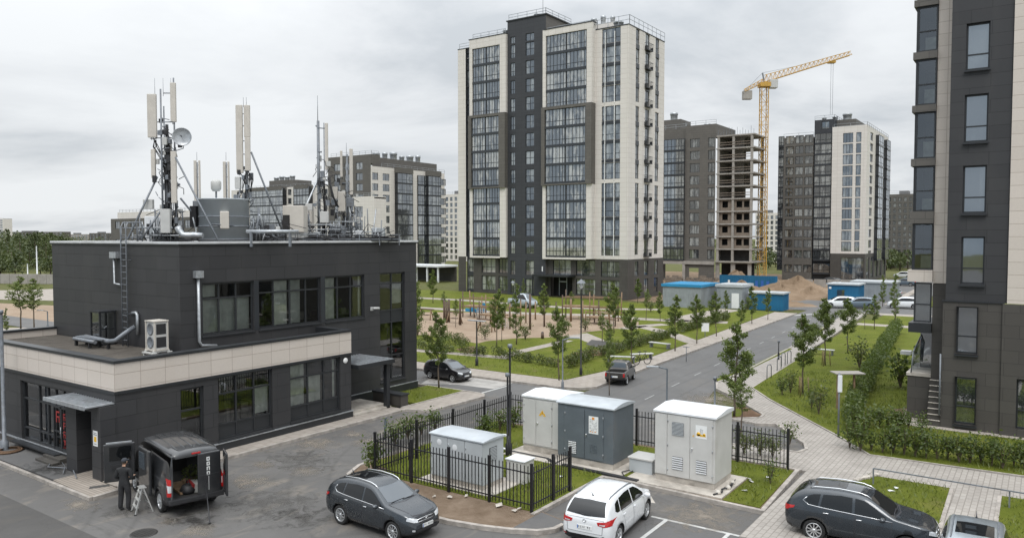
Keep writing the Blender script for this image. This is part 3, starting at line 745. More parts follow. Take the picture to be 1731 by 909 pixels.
e_.box(UX0 - .03, UX1 + .09, UY0 - .09, UY0 + .42, 9.262, 9.37); e_.box(UX1 - .42, UX1 + .09, UY0 + .422, UY1 + .09, 9.262, 9.37)
e_.box(UX0 - .03, UX0 + .42, UY0 + .422, UY1 + .09, 9.262, 9.37); e_.box(UX0 + .422, UX1 - .422, UY1 - .42, UY1 + .09, 9.262, 9.37)
bpart(e_, 'roof_coping', M_COPING, .01)
bpart(MB().box(UX0 + .43, UX1 - .43, UY0 + .43, UY1 - .43, 9.0, 9.1), 'upper_roof', M_ROOFING)
# plinths
p_ = MB(); p_.box(BX1, BX1 + .06, BY0 + .0, BY1 + .06, 0, .42); p_.box(UX1, UX1 + .05, BY1 + .9, UY1 + .05, 0, .55)
bpart(p_, 'plinth', M_TRIM, .01)
p_ = MB(); p_.box(BX1, BX1 + .09, BY0 + .0, BY1 + .09, .422, .47); p_.box(UX1, UX1 + .08, BY1 + .9, UY1 + .08, .552, .6); p_.box(BX0, -33.3, BY0 - .06, BY0, .36, .42)
bpart(p_, 'plinth_flashing', M_GALV)
bpart(MB().box(BX0, -32.7, BY0 - .03, BY0, 0, .358), 'front_plinth', M_BROWN)
# windows of the building: frames, real glass and what hangs behind
def owin(face, a, z, w, h, cols, rows, solid=(), curtains=()):
    loc = {'+x': (a[0] - BX1 - .10, a[1] - BY0, z), '-y': (a[0] - BX1, a[1] - BY0 + .10, z)}[face]
    o = window(bd, loc, w, h, cols, rows, face, M_GLASS, fw=.085, dep=.09, solid=solid)
    for (u0, u1, v0, v1, m) in curtains:
        k = MB(); n = max(3, int((u1 - u0) / .11)); d = .2
        vs = []; 
        for i in range(n + 1):
            x = u0 + (u1 - u0) * i / n; y = d + (.045 if i % 2 else 0)
            vs += [(x, y, v0), (x, y, v1)]
        k.add(vs, [[2 * i, 2 * i + 2, 2 * i + 3, 2 * i + 1] for i in range(n)], 0, True)
        k.build('curtain', m, o)
    sl = MB().box(-.04, w + .04, -.17, .0, -.09, -.03).build('sill', M_TRIM, o)
    return o
owin('+x', (UX1, 21.02), 4.95, 2.85, 2.47, (.33, .66), (.70,), curtains=[(.1, 2.75, .1, 1.75, M_CURTG), (.1, .9, 1.8, 2.4, M_CURTG)])
bpart(MB().box(UX1 - .12, UX1 + .01, 23.872, 24.148, 4.95, 7.42), 'window_pier', M_SPAN)
owin('+x', (UX1, 24.15), 4.95, 4.0, 2.47, (.24, .5, .76), (.74,), curtains=[(1.0, 1.95, .1, 2.4, M_CURTAIN), (2.05, 2.85, .1, 2.4, M_CURTG)])
bpart(MB().box(UX1 - .12, UX1 + .01, 28.152, 28.448, 4.95, 7.42), 'window_pier', M_SPAN)
owin('+x', (UX1, 28.45), 4.95, 2.95, 2.47, (.33, .66), (.74,), curtains=[(.1, .95, .1, 2.4, M_CURTAIN), (2.7, 2.9, .1, 2.4, M_CURTAIN)])
owin('+x', (UX1, 32.65), .95, 2.15, 6.5, (.5,), (.23, .54, .652, .90), solid=((0, 2), (1, 2)), curtains=[(1.15, 2.1, 4.6, 5.8, M_CURTAIN)])
owin('+x', (BX1, 18.35), .62, 1.1, 2.53, (), (.62,))
owin('+x', (BX1, 20.15), .55, 2.9, 2.87, (.34, .67), (.24, .72), solid=((0, 0), (1, 0), (2, 0)), curtains=[(2.1, 2.85, .8, 2.1, M_CURTAIN)])
owin('+x', (BX1, 24.1), .62, 3.2, 2.8, (.36, .68), (.24, .74), solid=((0, 0), (1, 0), (2, 0)), curtains=[(.1, 1.1, .7, 2.7, M_CURTAIN), (1.2, 2.1, .7, 2.0, M_CURTAIN), (2.9, 3.1, .7, 2.7, M_CURTAIN)])
o = owin('-y', (-38.15, BY0), .42, 5.15, 2.68, (.30, .46, .60, .74), (.2, .70), solid=(), curtains=[])
bpart(MB().box(-38.5, -34.3, BY0 - .34, BY0 - .04, .30, .36), 'sill_shelf', M_TRIM)
# glazed double door with red lettering in the shop front
dr = bpart(MB().box(-35.05, -34.98, BY0 - .02, BY0 + .06, .44, 2.35).box(-33.72, -33.65, BY0 - .02, BY0 + .06, .44, 2.35).box(-34.4, -34.3, BY0 - .02, BY0 + .06, .44, 2.35).box(-34.98, -33.72, BY0 - .02, BY0 + .06, 2.27, 2.35)
           .box(-34.98, -33.72, BY0 - .01, BY0 + .05, 1.22, 1.28).box(-34.98, -33.72, BY0 - .01, BY0 + .05, .44, .56), 'door', M_FRAME)
def glyphs(mb, x, z, s, n, vertical=True, y=0.):
    """upright stencil strokes of an unreadable vertical inscription"""
    q = random.Random(n * 7 + int(s * 100))
    for i in range(n):
        zz = z - i * s * 1.25
        mb.box(x, x + s * .16, y - .004, y, zz - s, zz)
        mb.box(x + s * .17, x + s * .62, y - .004, y, zz - s * .16, zz)
        if q.random() < .8: mb.box(x + s * .17, x + s * .62, y - .004, y, zz - s * .58, zz - s * .42)
        if q.random() < .7: mb.box(x + s * .46, x + s * .62, y - .004, y, zz - s * .97, zz - s * .6)
    return mb
lt = glyphs(MB(), -34.75, 2.15, .5, 1, y=BY0 - .03); glyphs(lt, -34.12, 2.1, .30, 4, y=BY0 - .03); glyphs(lt, -34.12, .92, .30, 1, y=BY0 - .03)
L(lt).build('door_lettering', M_INKR, dr)
L(MB().tube((-34.28, BY0 - .07, 1.0), (-34.28, BY0 - .07, 1.5), .015)).build('handle', M_GALV, dr)
bpart(MB().box(-35.1, -33.6, BY0 - .45, BY0 - .04, .1, .30).box(-35.1, -33.6, BY0 - .75, BY0 - .452, .1, .2), 'door_step', M_BROWN, .01)
# porch block with its recessed door and ribbed metal canopy
pb = MB()
pb.box(-32.62, -31.76, BY0 - .62, BY0 - .002, 0, 3.0); pb.box(-30.55, -29.86, BY0 - .62, BY0 - .002, 0, 3.0); pb.box(-31.758, -30.552, BY0 - .6, BY0 - .002, 2.75, 3.0)
bpart(pb, 'porch', M_BLACKP)
pd = MB()
for x0, x1 in ((-31.74, -31.66), (-31.2, -31.1), (-30.64, -30.56)): pd.box(x0, x1, BY0 + .28, BY0 + .36, .16, 2.74)
for z0 in (.16, 1.0, 2.15, 2.66):
    for x0, x1 in ((-31.66, -31.2), (-31.1, -30.64)): pd.box(x0, x1, BY0 + .29, BY0 + .35, z0, z0 + .09)
pdo = bpart(pd, 'door', M_FRAME)
L(MB().poly([(-31.7, BY0 + .33, .2), (-30.6, BY0 + .33, .2), (-30.6, BY0 + .33, 2.7), (-31.7, BY0 + .33, 2.7)])).build('pane', M_GLASS, pdo)
L(MB().tube((-31.05, BY0 + .22, .9), (-31.05, BY0 + .22, 1.35), .015)).build('handle', M_GALV, pdo)
cn = MB()
cn.box(-33.2, -29.95, BY0 - 1.15, BY0 - .01, 3.03, 3.08)
for i in range(16): cn.box(-33.15 + i * .2, -33.11 + i * .2, BY0 - 1.13, BY0 - .02, 3.081, 3.115)
cn.box(-33.22, -29.93, BY0 - 1.2, BY0 - 1.152, 2.98, 3.13)
cno = bpart(cn, 'porch_canopy', M_GALV)
L(MB().path([(-33.1, BY0 - .12, 3.0), (-33.1, BY0 - .12, .45), (-33.1, BY0 - .2, .36)], .05)).build('drain_pipe', M_GALV, cno)
pl = bpart(MB().box(-30.42, -30.08, BY0 - .632, BY0 - .621, 1.45, 2.05), 'door_notice', M_PLATE)
L(MB().box(-30.34, -30.16, BY0 - .637, BY0 - .633, 1.62, 1.82)).build('notice_picture', M_SIGNY, pl)
L(MB().box(-30.38, -30.12, BY0 - .637, BY0 - .633, 1.88, 1.92).box(-30.38, -30.14, BY0 - .637, BY0 - .633, 1.95, 1.98).box(-30.38, -30.16, BY0 - .637, BY0 - .633, 1.52, 1.55)).build('notice_print', M_INKG, pl)
# side entrance canopy, post, steps and bin wall
sc = MB(); sc.box(UX1 + .01, -29.55, 28.25, 31.0, 2.62, 2.84)
sco = bpart(sc, 'entrance_canopy', M_TRIM, .01)
rb_ = MB(); 
for i in range(13): rb_.box(UX1 + .05, -29.6, 28.32 + i * .21, 28.36 + i * .21, 2.845, 2.89)
rb_.box(UX1 + .03, -29.58, 28.28, 30.98, 2.841, 2.848)
L(rb_).build('canopy_sheet', M_GALV, sco)
L(MB().box(-30.0, -29.75, 30.55, 30.8, .12, 2.62)).build('post', M_TRIM, sco)
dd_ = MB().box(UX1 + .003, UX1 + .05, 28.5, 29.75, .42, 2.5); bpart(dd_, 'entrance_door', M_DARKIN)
st = MB(); st.box(UX1 + .06, -30.1, 28.15, 30.9, .1, .30); st.box(UX1 + .06, -29.75, 28.15, 30.9, .1, .21)
bpart(st, 'entrance_steps', M_CONC, .01)
bw = thing('planter_wall', (-30.3, 31.5, .12), 'low dark tiled wall block beside the side entrance steps', 'wall')
MB().box(-1.2, 1.0, -.28, .28, 0, .62).build('wall_body', M_BROWN, bw, bevel=.01); MB().box(-1.25, 1.05, -.33, .33, .622, .70).build('wall_coping', M_TRIM, bw, bevel=.01)
# fittings
def dpipe(pts, name='downpipe', box=None, r=.06):
    mb = MB().path(pts, r, 10)
    if box: mb.box(*box)
    for p in pts[1:-1]: pass
    return bpart(mb, name, M_GALV)
dpipe([(UX1 + .12, 20.75, 7.75), (UX1 + .12, 20.75, 4.75), (UX1 + .16, 20.85, 4.55), (UX1 + .2, 21.6, 4.46)], box=(UX1 + .01, UX1 + .27, 20.55, 20.95, 7.7, 8.02), r=.07)
dpipe([(-37.75, UY0 - .12, 8.7), (-37.75, UY0 - .12, 7.3), (-37.2, UY0 - .12, 7.25)], box=(-37.95, -37.35, UY0 - .25, UY0 - .01, 8.55, 8.85), r=.05)
dpipe([(-36.35, UY0 - .02, 5.9), (-35.85, UY0 - .1, 5.95), (-35.75, UY0 - .1, 5.85), (-35.75, UY0 - .1, 4.9)], r=.075)
cam_f = bpart(MB().box(UX1, UX1 + .1, 31.85, 32.0, 5.3, 5.5), 'security_camera', M_GREYBOX)
L(MB().path([(UX1 + .08, 31.92, 5.42), (UX1 + .2, 31.95, 5.44), (UX1 + .34, 32.25, 5.42)], [.03, .07, .07])).build('camera_body', M_GREYBOX, cam_f)
bpart(MB().lathe([(.0, 0), (.15, 0), (.15, .03), (.1, .06), (0, .06)], 18, (BX1, 27.65, 3.15), 'x'), 'wall_lamp', M_WHITE)
# interiors seen through the glass
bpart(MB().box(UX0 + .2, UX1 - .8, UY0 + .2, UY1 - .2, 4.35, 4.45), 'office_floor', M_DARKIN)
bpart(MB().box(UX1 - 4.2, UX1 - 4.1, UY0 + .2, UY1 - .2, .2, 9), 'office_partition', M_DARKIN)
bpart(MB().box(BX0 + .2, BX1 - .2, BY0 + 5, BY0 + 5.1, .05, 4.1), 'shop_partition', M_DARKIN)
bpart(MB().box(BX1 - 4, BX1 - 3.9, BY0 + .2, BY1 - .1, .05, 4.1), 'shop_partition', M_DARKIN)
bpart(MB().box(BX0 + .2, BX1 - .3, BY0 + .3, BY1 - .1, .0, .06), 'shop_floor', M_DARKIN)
fu = MB()
for i in range(7):
    y = 24.4 + i * 1.0; fu.box(UX1 - 1.6, UX1 - .9, y, y + .8, 5.1, 5.14); fu.box(UX1 - 1.4, UX1 - 1.1, y + .2, y + .6, 5.14, 5.5)
bpart(fu, 'office_desks', M_BROWN2)
fu = MB(); q_ = random.Random(3)
for i in range(14):
    y = 20.3 + i * .5; fu.box(BX1 - 1.4, BX1 - .7, y, y + .4, .1, .9 + q_.random() * 1.6)
for i in range(9):
    x = -38 + i * .55; fu.box(x, x + .35, BY0 + 1.2, BY0 + 1.8, .1, .8 + q_.random() * 1.5)
bpart(fu, 'shop_shelves', M_BROWN2)
# ladder with safety hoops running over the roof edge
ld = thing('roof_ladder', (-36.65, UY0 - .22, 4.28), 'galvanised access ladder up the dark wall from the low roof', 'ladder')
for s_ in (-.24, .24):
    MB().path([(s_, 0, 0), (s_, 0, 5.75), (s_, .12, 6.0), (s_, .75, 6.02), (s_, .82, 5.9), (s_, .82, 5.1)], .032, 8).build('rail', M_STEEL, ld)
for i in range(18): MB().tube((-.24, 0, .3 + i * .3), (.24, 0, .3 + i * .3), .018, n=6).build('rung', M_STEEL, ld)
MB().bar((-.24, .03, 1.6), (-.24, .22, 1.6), .04).bar((.24, .03, 1.6), (.24, .22, 1.6), .04).bar((-.24, .03, 4.2), (-.24, .22, 4.2), .04).bar((.24, .03, 4.2), (.24, .22, 4.2), .04).build('bracket', M_STEEL, ld)
# air conditioner on its feet
ac = thing('air_conditioner', (-32.8, 19.05, 4.28), 'two fan grey air conditioner unit on a stand beside the ladder', 'air conditioner'); ac.scale = (.76, .76, .84)
MB().box(-.46, .46, -.38, .38, .34, 1.82).build('casing', M_GREYBOX, ac, bevel=.02)
fr_ = MB()
for x in (-.46, .46):
    for y in (-.4, .4): fr_.box(x - .035, x + .035, y - .035, y + .035, .3, 1.86)
fr_.box(-.52, .52, -.46, .46, 1.821, 1.87); fr_.box(-.52, .52, -.46, .46, .28, .34)
fr_.build('frame', M_RADOME, ac)
for z in (.72, 1.42):
    g_ = MB().lathe([(0, 0), (.3, 0), (.32, -.02), (.32, -.035), (.27, -.035), (.25, -.012), (0, -.012)], 22, (-.02, -.384, z), 'y').build('fan_guard', M_STEEL, ac)
    MB().box(.462, .472, -.3, .3, z - .28, z + .28).build('side_grille', M_PLASTIC, ac)
MB().box(-.62, .62, -.6, -.35, .12, .2).box(-.62, .62, .35, .6, .12, .2).box(-.5, -.35, -.5, .5, .201, .28).box(.35, .5, -.5, .5, .201, .28).box(-.6, -.45, -.55, -.4, 0, .12).box(.45, .6, -.55, -.4, 0, .12).box(-.6, -.45, .4, .55, 0, .12).box(.45, .6, .4, .55, 0, .12).build('stand', M_GREYBOX, ac, bevel=.01)
# small glazed roof cabin
gc = thing('roof_cabin', (-38.2, 19.4, 4.28), 'small black framed glass cabin on the low roof against the dark wall', 'roof cabin'); gc.scale = (.85, .85, .78)
f_ = MB()
for x in (-.5, .5):
    for y in (-.42, .42): f_.box(x - .05, x + .05, y - .05, y + .05, 0, 2.05)
f_.box(-.58, .58, -.5, .5, 2.052, 2.16); f_.box(-.55, .55, -.47, .47, .0, .1)
for z in (1.0,): f_.box(-.45, .45, -.45, -.39, z, z + .07); f_.box(.47, .53, -.37, .37, z, z + .07)
f_.build('frame', M_TRIM, gc)
MB().poly([(-.45, -.42, .1), (.45, -.42, .1), (.45, -.42, 2.05), (-.45, -.42, 2.05)]).build('pane', M_GLASS, gc)
MB().poly([(.5, -.37, .1), (.5, .37, .1), (.5, .37, 2.05), (.5, -.37, 2.05)]).build('pane', M_GLASS, gc)
# duct bench
du = thing('roof_duct', (-37.0, 18.75, 4.28), 'grey insulated duct on short legs lying along the low roof', 'duct')
MB().path([(-2.0, .2, .38), (.7, -.05, .38), (1.0, .1, .42), (1.15, .5, .75), (1.15, .95, 1.0)], .11, 10).path([(-2.0, .2, .34), (-2.0, -.35, .34), (.2, -.45, .34)], .09, 10).build('duct_run', M_STEEL, du)
lg = MB()
for x, y in ((-1.9, .2), (-1.9, -.3), (-.4, .05), (-.4, -.4), (.55, 0)): lg.box(x - .06, x + .06, y - .06, y + .06, 0, .3)
lg.build('support_legs', M_PLASTIC, du)
MB().box(-2.1, .4, -.25, .12, .40, .45).build('duct_cover', M_STEEL, du)
MB().path([(-1.5, .45, 0), (-1.5, .45, .9), (-1.2, .5, 1.0)], .03).path([(-1.0, .5, .7), (-.6, .5, .95)], .03).build('vent_pipe', M_STEEL, du)
# ---------------------------------------------------------------- apartment towers
def xony(px_, y): r = ray(px_, 450); return r[0] * y / r[1]
def yonx(px_, x): r = ray(px_, 450); return r[1] * x / r[0]
def zony(px_, py, y): r = ray(px_, py); return CAM_H + r[2] * y / r[1]
def zonx(px_, py, x): r = ray(px_, py); return CAM_H + r[2] * x / r[0]
class Block:
    def __init__(s, name, org, label, cat, group=None):
        s.o = org; s.root = thing(name, org, label, cat, group)
    def part(s, mb, name, mat, bevel=0., parent=None):
        ox, oy = s.o[0], s.o[1]; mb.v = [(x - ox, y - oy, z) for x, y, z in mb.v]
        return mb.build(name, mat, parent or s.root, bevel=bevel)
    def wins(s, lst, axis, at, face, rec=.14):
        """window list (a, z, w, h, cols, rows, glass, name) -> openings; places the windows"""
        hs = []
        for (a, z, w, h, cols, rows, gl, nm) in lst:
            hs.append((a, a + w, z, z + h))
            if axis == 'y':
                loc = (a - s.o[0], at - s.o[1] - face * (rec - .02), z); f = '-y'
            else:
                loc = (at - s.o[0] - face * (rec - .02), a - s.o[1], z); f = '+x'
            window(s.root, loc, w, h, cols, rows, f, gl, nm, fw=.075, dep=.07)
        return hs
    def railing(s, pts, z, h=.9, name='roof_railing', mat=None, step=1.6):
        mb = MB()
        for i in range(len(pts) - 1):
            a = Vector((*pts[i], z)); b = Vector((*pts[i + 1], z)); n = max(1, int((b - a).length / step))
            for k in range(n + 1):
                p = a.lerp(b, k / n); mb.bar(p, p + Vector((0, 0, h)), .06)
            for hh in (h, h * .5): mb.bar(a + Vector((0, 0, hh)), b + Vector((0, 0, hh)), .06)
        return s.part(mb, name, mat or M_GALV)
    def vents(s, spots, z):
        for (x, y, r, h) in spots:
            s.part(MB().lathe([(r * .88, 0), (r * .88, h * .6), (r, h * .62), (r, h * .9), (0, h)], 14, (x, y, z)), 'roof_vent', M_GALV)
# ---- main tower
YF = 105.0; TX0, TX1 = -84.7, -51.95; TYB = 118.0
T = Block('apartment_tower', (TX0, YF, 0), 'tallest sixteen storey beige and charcoal apartment tower behind the playground', 'apartment tower')
FH = 2.92; Z0 = 6.3
fl = [Z0 + i * FH for i in range(12)]
def grp(i): return i // 4
w_ = []   # right wall strip windows, three sashes a floor
for i, z in enumerate(fl):
    w_.append((-56.46, z + .5 if i % 4 else z + .4, 3.14, FH - .45 if i % 4 != 3 else FH - .7, (.22, .70), (.36,), M_GLT, 'window'))
hs = T.wins(w_, 'y', YF, -1)
mb = MB().wall('y', YF, -57.6, TX1, 6.15, 41.2, hs, -1, .14)
w_ = []
for i, z in enumerate(fl):
    hh = FH - .75
    w_.append((107.4, z + .5, 1.25, hh + .1, (.5,), (.35,), M_GLT, 'window'))
    w_.append((110.75, z + .25, 1.55, hh + .35, (.5,), (.3,), M_GLT, 'balcony_door'))
    w_.append((114.5, z + .5, 1.4, hh + .1, (.5,), (.35,), M_GLT, 'window'))
hs = T.wins(w_, 'x', TX1, +1)
mb.wall('x', TX1, YF, TYB, 6.15, 41.2, hs, +1, .14)
mb.wall('y', YF + .001, TX0, -83.0, 6.15, 41.9, [], -1)
mb.wall('x', TX0, YF, TYB, 6.15, 41.2, [], -1); mb.wall('y', TYB, TX0, TX1, 6.15, 41.2, [], +1)
T.part(mb, 'beige_wall', M_BEIGE2)
# white mullions over the strip windows and dark spandrels
for x in (-55.9, -54.3):
    for (za, zb) in ((fl[0] + .2, fl[4] - .1), (fl[4] + .2, fl[8] - .1), (fl[8] + .2, 40.6)):
        T.part(MB().box(x - .05, x + .05, YF - .08, YF + .02, za, zb), 'mullion', M_WHITE)
for i, z in enumerate(fl):
    if i % 4:
        T.part(MB().box(-56.46, -53.32, YF - .006, YF + .1, z - .02, z + .48), 'spandrel', M_SPAN)
        for a, b in ((107.4, 108.65), (110.75, 112.3), (114.5, 115.9)): T.part(MB().box(TX1 - .1, TX1 + .006, a, b, z - .23, z + (.48 if a != 110.75 else .24)), 'spandrel', M_SPAN)
for i, z in enumerate(fl):   # small railed balconies on the right face
    if i % 4 == 3 and i < 0: continue
    mb = MB().box(TX1 + .01, TX1 + .5, 110.5, 112.6, z + .12, z + .26)
    for y in (110.53, 112.57): mb.bar((TX1 + .02, y, z + 1.25), (TX1 + .49, y, z + 1.25), .05); mb.box(TX1 + .02, TX1 + .48, y - .015, y + .015, z + .27, z + .75)
    mb.bar((TX1 + .48, 110.5, z + 1.25), (TX1 + .48, 112.6, z + 1.25), .05)
    for k in range(9): y = 110.55 + k * .25; mb.bar((TX1 + .48, y, z + .25), (TX1 + .48, y, z + 1.25), .025)
    T.part(mb, 'small_balcony', M_FRAME)
# charcoal stair strip, taller
w_ = []
for i in range(12):
    z = fl[i]
    w_.append((-73.2, z + .45, .9, FH - .75, (.5,), (.35,), M_GLT, 'window'))
    w_.append((-70.2, z + .45, 1.65, FH - .75, (.5,), (.5,), M_GLT, 'stair_window'))
w_.append((-70.2, fl[11] + FH - .1, 1.65, 1.2, (.5,), (), M_GLT, 'stair_window'))
w_.append((-73.2, fl[11] + FH - .1, .9, 1.1, (.5,), (), M_GLT, 'window'))
for z in (.3, 3.3):
    w_.append((-73.2, z, .9, 2.3, (.5,), (.35,), M_GLT, 'window')); w_.append((-70.2, z, 1.65, 2.4, (.5,), (.5,), M_GLT, 'stair_window'))
YD = YF - .5
hs = T.wins(w_, 'y', YD, -1)
mb = MB().wall('y', YD, -73.8, -66.3, 0, 44.9, hs, -1, .14)
T.part(mb, 'charcoal_wall', M_BLACK2)
mb = MB().wall('x', -66.3, YD, YF + 8, 0, 44.9, [], +1).wall('x', -73.8, YD, YF + 8, 0, 44.9, [], -1).wall('y', YF + 8, -73.8, -66.3, 36, 44.9, [], +1)
T.part(mb, 'stair_tower_side', M_BROWN2)
T.part(MB().box(-74.0, -66.1, YD - .12, YF + 8.1, 44.9, 45.1), 'stair_tower_roof', M_TRIM)
# left window strip
w_ = [(-82.95, z + .45, 1.45, FH - .6, (.33, .66), (.35,), M_GLT, 'strip_window') for z in fl] + [(-82.95, z, 1.45, 2.3, (.33, .66), (.35,), M_GLT, 'strip_window') for z in (.5, 3.5)]
hs = T.wins(w_, 'y', YF + .3, -1)
T.part(MB().wall('y', YF + .3, -83.0, -81.4, 0, 41.9, hs, -1, .12).wall('x', -83.0, YF, YF + .3, 6.15, 41.9, [], +1), 'recessed_wall', M_SPAN)
# glazed loggia bays: beige frames above and below, a taupe projecting frame in the middle
def bay(x0, x1, xf, top, cols):
    for i, z in enumerate(fl):
        mid = 4 <= i < 8
        y = YF - (1.25 if mid else .95)
        n = 2
        ww = (x1 - x0) / n
        for k in range(n):
            window(T.root, (x0 + k * ww + .04 - T.o[0], y - T.o[1] + .12, z + .12), ww - .08, FH - .14, cols, (.34,), '-y', M_GLB, 'glazed_balcony', fw=.07, dep=.08, fmat=M_FRAME)
        T.part(MB().box(x0, x1, y + .03, YF - .05, z - .10, z + .30), 'balcony_slab', M_SPAN)
        T.part(MB().box(x1 + .002, x1 + .05, y + .2, YF - .02, z + .12, z + FH - .03), 'side_glazing', M_GLT if mid else M_TRIM)
    for (a, b, i0) in ((fl[8], top, 0), (fl[0] - .15, fl[4], 1)):
        mb = MB()
        mb.box(x1 + .06, xf, YF - 1.0, YF + .02, a, b)
        if i0 == 0: mb.box(x0 - .6, x1 + .058, YF - 1.0, YF + .02, fl[11] + FH, b); mb.box(x0 - .6, x0 - .02, YF - 1.0, YF + .02, a, fl[11] + FH - .002)
        else: mb.box(x0 - .6, x1 + .058, YF - 1.0, YF + .02, a - .12, fl[0] + .02); mb.box(x0 - .6, x0 - .02, YF - 1.0, YF + .02, fl[0] + .022, b)
        T.part(mb, 'beige_frame', M_BEIGE2)
    mb = MB()
    mb.box(x1 + .06, xf + .05, YF - 1.35, YF + .02, fl[4] - .25, fl[8] + .45)
    mb.box(x0 - .65, x1 + .058, YF - 1.35, YF + .02, fl[8] + .002, fl[8] + .45)
    mb.box(x0 - .65, x1 + .058, YF - 1.35, YF + .02, fl[4] - .25, fl[4] - .03)
    mb.box(x0 - .65, x0 - .02, YF - 1.35, YF + .02, fl[4] - .028, fl[8])
    T.part(mb, 'taupe_frame', M_BROWN2)
bay(-80.8, -75.1, -73.82, 42.9, (.2, .42, .62, .8))
bay(-66.0, -58.65, -57.6, 42.3, (.18, .36, .54, .72, .88))
T.part(MB().box(-81.4, -73.8, YF + .02, YF + .3, 6.15, 42.9).box(-66.29, -57.6, YF + .02, YF + .3, 6.15, 42.3), 'bay_back_wall', M_BEIGE2)
# ground storeys
w_ = []
for x, w in ((-79.6, 2.9), (-76.0, 2.1), (-65.2, 3.3), (-60.9, 3.4)):
    for z in (.5, 3.45): w_.append((x, z, w, 2.45, (.33, .66), (.4,), M_GLT, 'shop_window'))
for z in (.5, 3.4): w_.append((-56.46, z, 3.14, 2.4, (.33, .66), (.35,), M_GLT, 'shop_window'))
w_ = [q for q in w_ if not (q[0] == -65.2 and q[1] < 1)]
hs = T.wins(w_, 'y', YF + .02, -1) + [(-65.6, -61.6, .05, 3.2)]
mb = MB().wall('y', YF + .02, -81.4, -73.8, 0, 6.15, hs, -1, .2).wall('y', YF + .02, -66.3, TX1 + .06, 0, 6.14, hs, -1, .2).wall('y', YF, TX0, -83.0, 0, 6.14, [], -1)
w_ = [(a, z, b, 2.3, (.5,), (.35,), M_GLT, 'shop_window') for a, b in ((107.4, 1.25), (110.75, 1.5), (114.5, 1.4)) for z in (.7, 3.5)]
hs = T.wins(w_, 'x', TX1 + .06, +1)
mb.wall('x', TX1 + .06, YF + .02, TYB, 0, 6.14, hs, +1, .2)
T.part(mb, 'brown_plinth', M_BROWN)
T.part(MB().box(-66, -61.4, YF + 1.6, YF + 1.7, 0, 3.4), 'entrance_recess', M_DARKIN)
T.part(MB().box(-67.8, -61.0, YF - 2.2, YF, 3.25, 3.6), 'entrance_canopy', M_TRIM, .02)
T.part(MB().box(-67.9, -67.7, YF - 2.1, YF - 1.9, 0, 3.25), 'canopy_post', M_TRIM)
T.part(MB().box(-67.0, -66.8, YD - .03, YD - .004, 4.0, 4.8), 'house_number_plate', M_PLATE)
T.part(MB().box(-64.6, -64.5, YF + .9, YF + 1, .1, 3).box(-63.2, -63.1, YF + .9, YF + 1, .1, 3).box(-64.5, -63.2, YF + .9, YF + 1, 2.3, 2.45), 'entrance_door', M_GALV)
T.part(MB().box(TX0 + .3, TX1 - .3, YF + .3, TYB - .3, 40.2, 40.4), 'tower_roof', M_GRAVELR)
for (x0, x1, y0, z) in ((TX0, -81.4, YF - .04, 41.92), (-81.5, -73.8, YF - 1.06, 42.92), (-66.3, -57.55, YF - 1.06, 42.32), (-57.54, TX1 + .06, YF - .06, 41.22)):
    T.part(MB().box(x0 - .05, x1, y0, YF + .4, z, z + .12), 'parapet_cap', M_TRIM)
T.part(MB().box(TX1 - .35, TX1 + .06, YF + .41, TYB, 41.22, 41.34), 'parapet_cap', M_TRIM)
T.railing([(-81, YF - .5), (-74.2, YF - .5)], 43.0); T.railing([(-66, YF - .5), (-57.6, YF - .5), (-57.4, YF + .2), (TX1, YF + .2), (TX1, TYB)], 42.0 - .6, 1.3)
T.railing([(-73.6, YD + .1), (-66.4, YD + .1), (-66.4, YF + 7.5)], 45.1); T.railing([(-84.5, YF + .2), (-82, YF + .2)], 42.0)
T.part(MB().box(-62.5, -57, YF + 5, YF + 9, 40.4, 43.6), 'lift_house', M_BEIGE2)
T.vents([(-61, YF + 5.6, .5, 1.3), (-59.5, YF + 6, .45, 1.6), (-57.8, YF + 6, .4, 1.2)], 43.6)
T.vents([(-54.5, YF + 1.6, .8, .9), (-66.9, YF + 3, .0, .0)][:1], 41.5); T.vents([(-69, YF + 1.5, .8, .8)], 45.1)
T.part(MB().tube((-67.2, YD + .5, 45), (-67.2, YD + .5, 50.5), .04, .02), 'lightning_rod', M_STEEL)
T.vents([(-75, YF + 1, .7, 1.2)], 43)
# ---- generic facade for the blocks behind
def winrows(a, w, zs, h, cols, rows, gl, nm='window', dz=.5): return [(a, z + dz, w, h, cols, rows, gl, nm) for z in zs]
def loggias(B, axis, at, face, a, w, zs, h, cols, proj=.7, slab=M_SPAN, gl=None, name='glazed_balcony', mat=None):
    ox, oy = B.o[0], B.o[1]
    for z in zs:
        if axis == 'y':
            window(B.root, (a - ox, at - oy - proj, z + .1), w, h - .12, cols, (.36,), '-y', gl or M_GLF, name, fw=.1, dep=.08)
            mb = MB().box(a, a + w, at - proj - .06, at - .002, z - .10, z + .28).box(a, a + .06, at - proj + .1, at - .003, z + .1, z + h - .06).box(a + w - .06, a + w, at - proj + .1, at - .003, z + .1, z + h - .06)
        else:
            window(B.root, (at - ox + proj, a - oy, z + .1), w, h - .12, cols, (.36,), '+x', gl or M_GLF, name, fw=.1, dep=.08)
            mb = MB().box(at + .002, at + proj + .06, a, a + w, z - .10, z + .28).box(at + .003, at + proj - .1, a, a + .06, z + .1, z + h - .06).box(at + .003, at + proj - .1, a + w - .06, a + w, z + .1, z + h - .06)
        B.part(mb, 'balcony_slab', slab)
